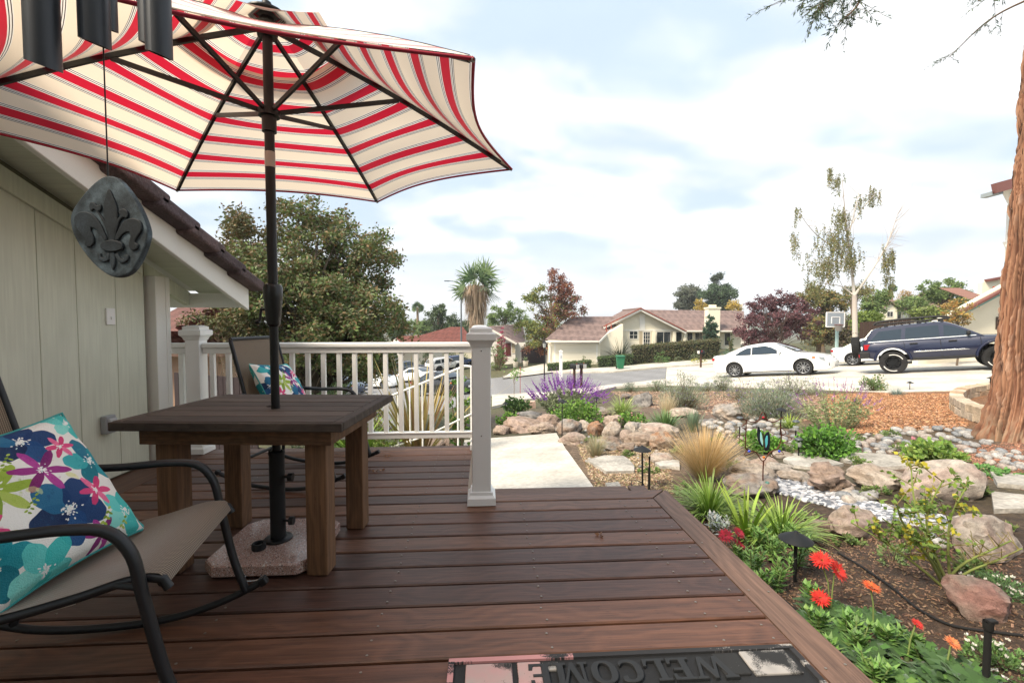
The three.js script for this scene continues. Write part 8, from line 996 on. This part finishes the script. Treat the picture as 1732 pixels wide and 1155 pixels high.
// ---------- street furniture ----------
{
  const lp = gAt(921, 34), H = topY(lp, 921, 578, 34), t = thing('lamp_post', 'black garden lamp post with glass lantern at the drive', 'lamp post', lp); part('post', lathe([[0.07, 0], [0.05, 0.1], [0.04, H - 0.5], [0.09, H - 0.48], [0.09, H - 0.44]], 12), MAT.black, t); part('lantern', lathe([[0.10, H - 0.44], [0.16, H - 0.10]], 6), phy({ color: 0xd8dcd8, roughness: 0.15, transmission: 0.5, thickness: 0, side: THREE.DoubleSide }), t); part('lantern_cap', lathe([[0.19, H - 0.10], [0.10, H + 0.02], [0.02, H + 0.10], [0.001, H + 0.12]], 6), MAT.black, t);
  const wp = gAt(949, 32), wt = thing('marker_post', 'plain white square post by the street', 'post', wp); const wh = topY(wp, 949, 593, 32); part('post', sqLathe([[0.001, 0], [0.10, 0], [0.10, wh - 0.1], [0.12, wh - 0.09], [0.12, wh - 0.05], [0.001, wh + 0.04]]), MAT.white, wt); part('number_plate', box(0.10, 0.22, 0.01, 0, wh * 0.8, 0.106), std({ color: 0xb8bcc0, roughness: 0.4 }), wt);
  const mailbox = (p, turn, k, label, post = 1) => { const m = thing('mailbox', label, 'mailbox', p, turn, 'street mailboxes'); if (post) part('post', box(0.1, 1.05, 0.1, 0, 0.5, 0), std({ color: 0x4a3325, roughness: 0.9 }), m); const sh = new THREE.Shape(); sh.moveTo(-0.11, 0); sh.lineTo(0.11, 0); sh.lineTo(0.11, 0.13); sh.absarc(0, 0.13, 0.11, 0, Math.PI); sh.lineTo(-0.11, 0); part('box', new THREE.ExtrudeGeometry(sh, { depth: 0.48, bevelEnabled: true, bevelSize: 0.008, bevelThickness: 0.008, bevelSegments: 1 }).translate(0, 1.05, -0.24), std({ color: k, roughness: 0.45, metalness: 0.2 }), m); part('door', rbox(0.22, 0.22, 0.02, 0.008, 0, 1.16, 0.26), std({ color: 0xc9c7c2, roughness: 0.5 }), m); part('flag', box(0.015, 0.16, 0.05, 0.13, 1.24, 0.05), std({ color: 0x9a1c1c, roughness: 0.5 }), m); return m; };
  const mb = gAt(972, 24); mailbox(mb, 0.6, 0x1a1a1b, 'black mailbox with pale door above the purple sage'); const mb2 = gAt(984, 24); mailbox(mb2, 0.6, 0x1a1a1b, 'second black mailbox next to the pale doored one'); mailbox(gAt(1187, 34), -1.2, 0x20242a, 'lone dark mailbox with red flag before the tall hedge');
  const bn = gAt(1050, 38.5); bn.y += 0.13; const b = thing('wheeled_bin', 'green wheeled refuse bin at the kerb', 'bin', bn, -0.1), GN = std({ color: 0x1f6a48, roughness: 0.55 }); part('body', sqLathe([[0.001, 0.06], [0.24, 0.06], [0.32, 1.0], [0.34, 1.0], [0.34, 1.05], [0.001, 1.05]]), GN, b); part('lid', rbox(0.72, 0.07, 0.76, 0.03, 0, 1.10, 0.02, 0.05), GN, b); for (const s of [-1, 1]) part('wheel', cyl(0.12, 0.12, 0.06, 16, s * 0.28, 0.12, -0.26, 0, 0, Math.PI / 2), tyreM, b); part('handle', bar([-0.26, 1.02, -0.38], [0.26, 1.02, -0.38], 0.02), GN, b);
  // basketball hoop
  const hp = gAt(1417, 26), h = thing('basketball_hoop', 'basketball hoop with clear backboard on a pale pole', 'basketball hoop', hp), PA = std({ color: 0xa9c4c0, roughness: 0.5 }), hy = topY(hp, 1405, 545, 26), s = 26 / FPX; part('pole', box(0.12, hy + 0.2, 0.12, 0, (hy + 0.2) / 2, 0), PA, h); part('backboard', box(31 * s, 24 * s, 0.04, -12 * s, hy + 0.15, 0.35), phy({ color: 0xaeb9c2, roughness: 0.2, transmission: 0.35, thickness: 0 }), h); const fr = 31 * s / 2, fh = 24 * s / 2, bx = -12 * s, by = hy + 0.15; part('board_frame', [box(fr * 2, 0.05, 0.06, bx, by + fh, 0.35), box(fr * 2, 0.05, 0.06, bx, by - fh, 0.35), box(0.05, fh * 2, 0.058, bx - fr, by, 0.35), box(0.05, fh * 2, 0.058, bx + fr, by, 0.35)], MAT.white, h); part('target_square', [box(0.5, 0.04, 0.02, bx, by + 0.14, 0.38), box(0.04, 0.36, 0.021, bx - 0.24, by - 0.05, 0.38), box(0.04, 0.36, 0.021, bx + 0.24, by - 0.05, 0.38)], MAT.white, h); part('rim', put(new THREE.TorusGeometry(0.22, 0.014, 6, 24), bx, by - 0.28, 0.62, Math.PI / 2), std({ color: 0x7a3226, roughness: 0.5 }), h); part('net', lathe([[0.20, 0], [0.13, -0.35]], 12).translate(bx, by - 0.29, 0.62), phy({ color: 0x8a8580, roughness: 0.9, transmission: 0.5, thickness: 0, side: THREE.DoubleSide }), h); part('bracket', [beam([0, by, 0], [bx, by, 0.33], 0.06, 0.06)], PA, h);
  // street lights
  const sl = (px, py, D, dir, label) => { const p = gAt(px, D), o = thing('street_light', label, 'street light', p, 0, 'street lights'), Hh = topY(p, px, py, D); const GYm = std({ color: 0x6f777c, roughness: 0.5, metalness: 0.5 }); part('pole', lathe([[0.12, 0], [0.07, Hh - 0.6]], 10), GYm, o); part('arm', tube([[0, Hh - 0.6, 0], [dir * 0.3, Hh - 0.15, 0], [dir * 1.4, Hh + 0.05, 0]], 0.045, 14, 6), GYm, o); part('lamp_head', rbox(0.6, 0.12, 0.2, 0.04, dir * 1.6, Hh + 0.03, 0), GYm, o); }; sl(780, 476, 52, -1, 'grey street light reaching out from behind the tall palm'); sl(697, 556, 95, -1, 'small far street light down in the valley');
  // sapling with red stake
  const sp = onG(869, 670), sd = sizeAt(sp) * FPX, st = tree('street_sapling', 'young thin leafed sapling on the near pavement', sp, { H: topY(sp, 870, 618, sd), tr: 0.018, n: 130, leaf: 0.14, slim: 0.4, clumps: 22, spread: 0.12, cols: [[0.14, 0.28, 0.06], [0.20, 0.34, 0.08]], crown: el(sp, sd, [[870, 630, 48, 26, 1]]), twigs: 1, bark: [0.2, 0.16, 0.12] }); const sk = gAt(880, sd), kk = thing('red_stake', 'thin red stake beside the sapling', 'stake', sk); part('stake', cyl(0.014, 0.014, topY(sk, 880, 622, sd), 6, 0, topY(sk, 880, 622, sd) / 2, 0), std({ color: 0xa8403c, roughness: 0.7 }), kk); part('stake_cap', cyl(0.017, 0.017, 0.05, 6, 0, topY(sk, 880, 622, sd), 0), std({ color: 0xc86a60, roughness: 0.7 }), kk);
  const kb = onG(862, 694), ke = onG(905, 690); const wl = part('kerb_wall', metric(beam([kb.x, kb.y + 0.1, kb.z], [ke.x, ke.y + 0.1, ke.z], 0.2, 0.28), 0.6), std({ color: 0xd9b9a8, map: T.stone, roughness: 0.9 })); tag(wl, 'low pinkish kerb wall behind the sage at the pavement', 'wall');
}
renderer.render(scene, camera);
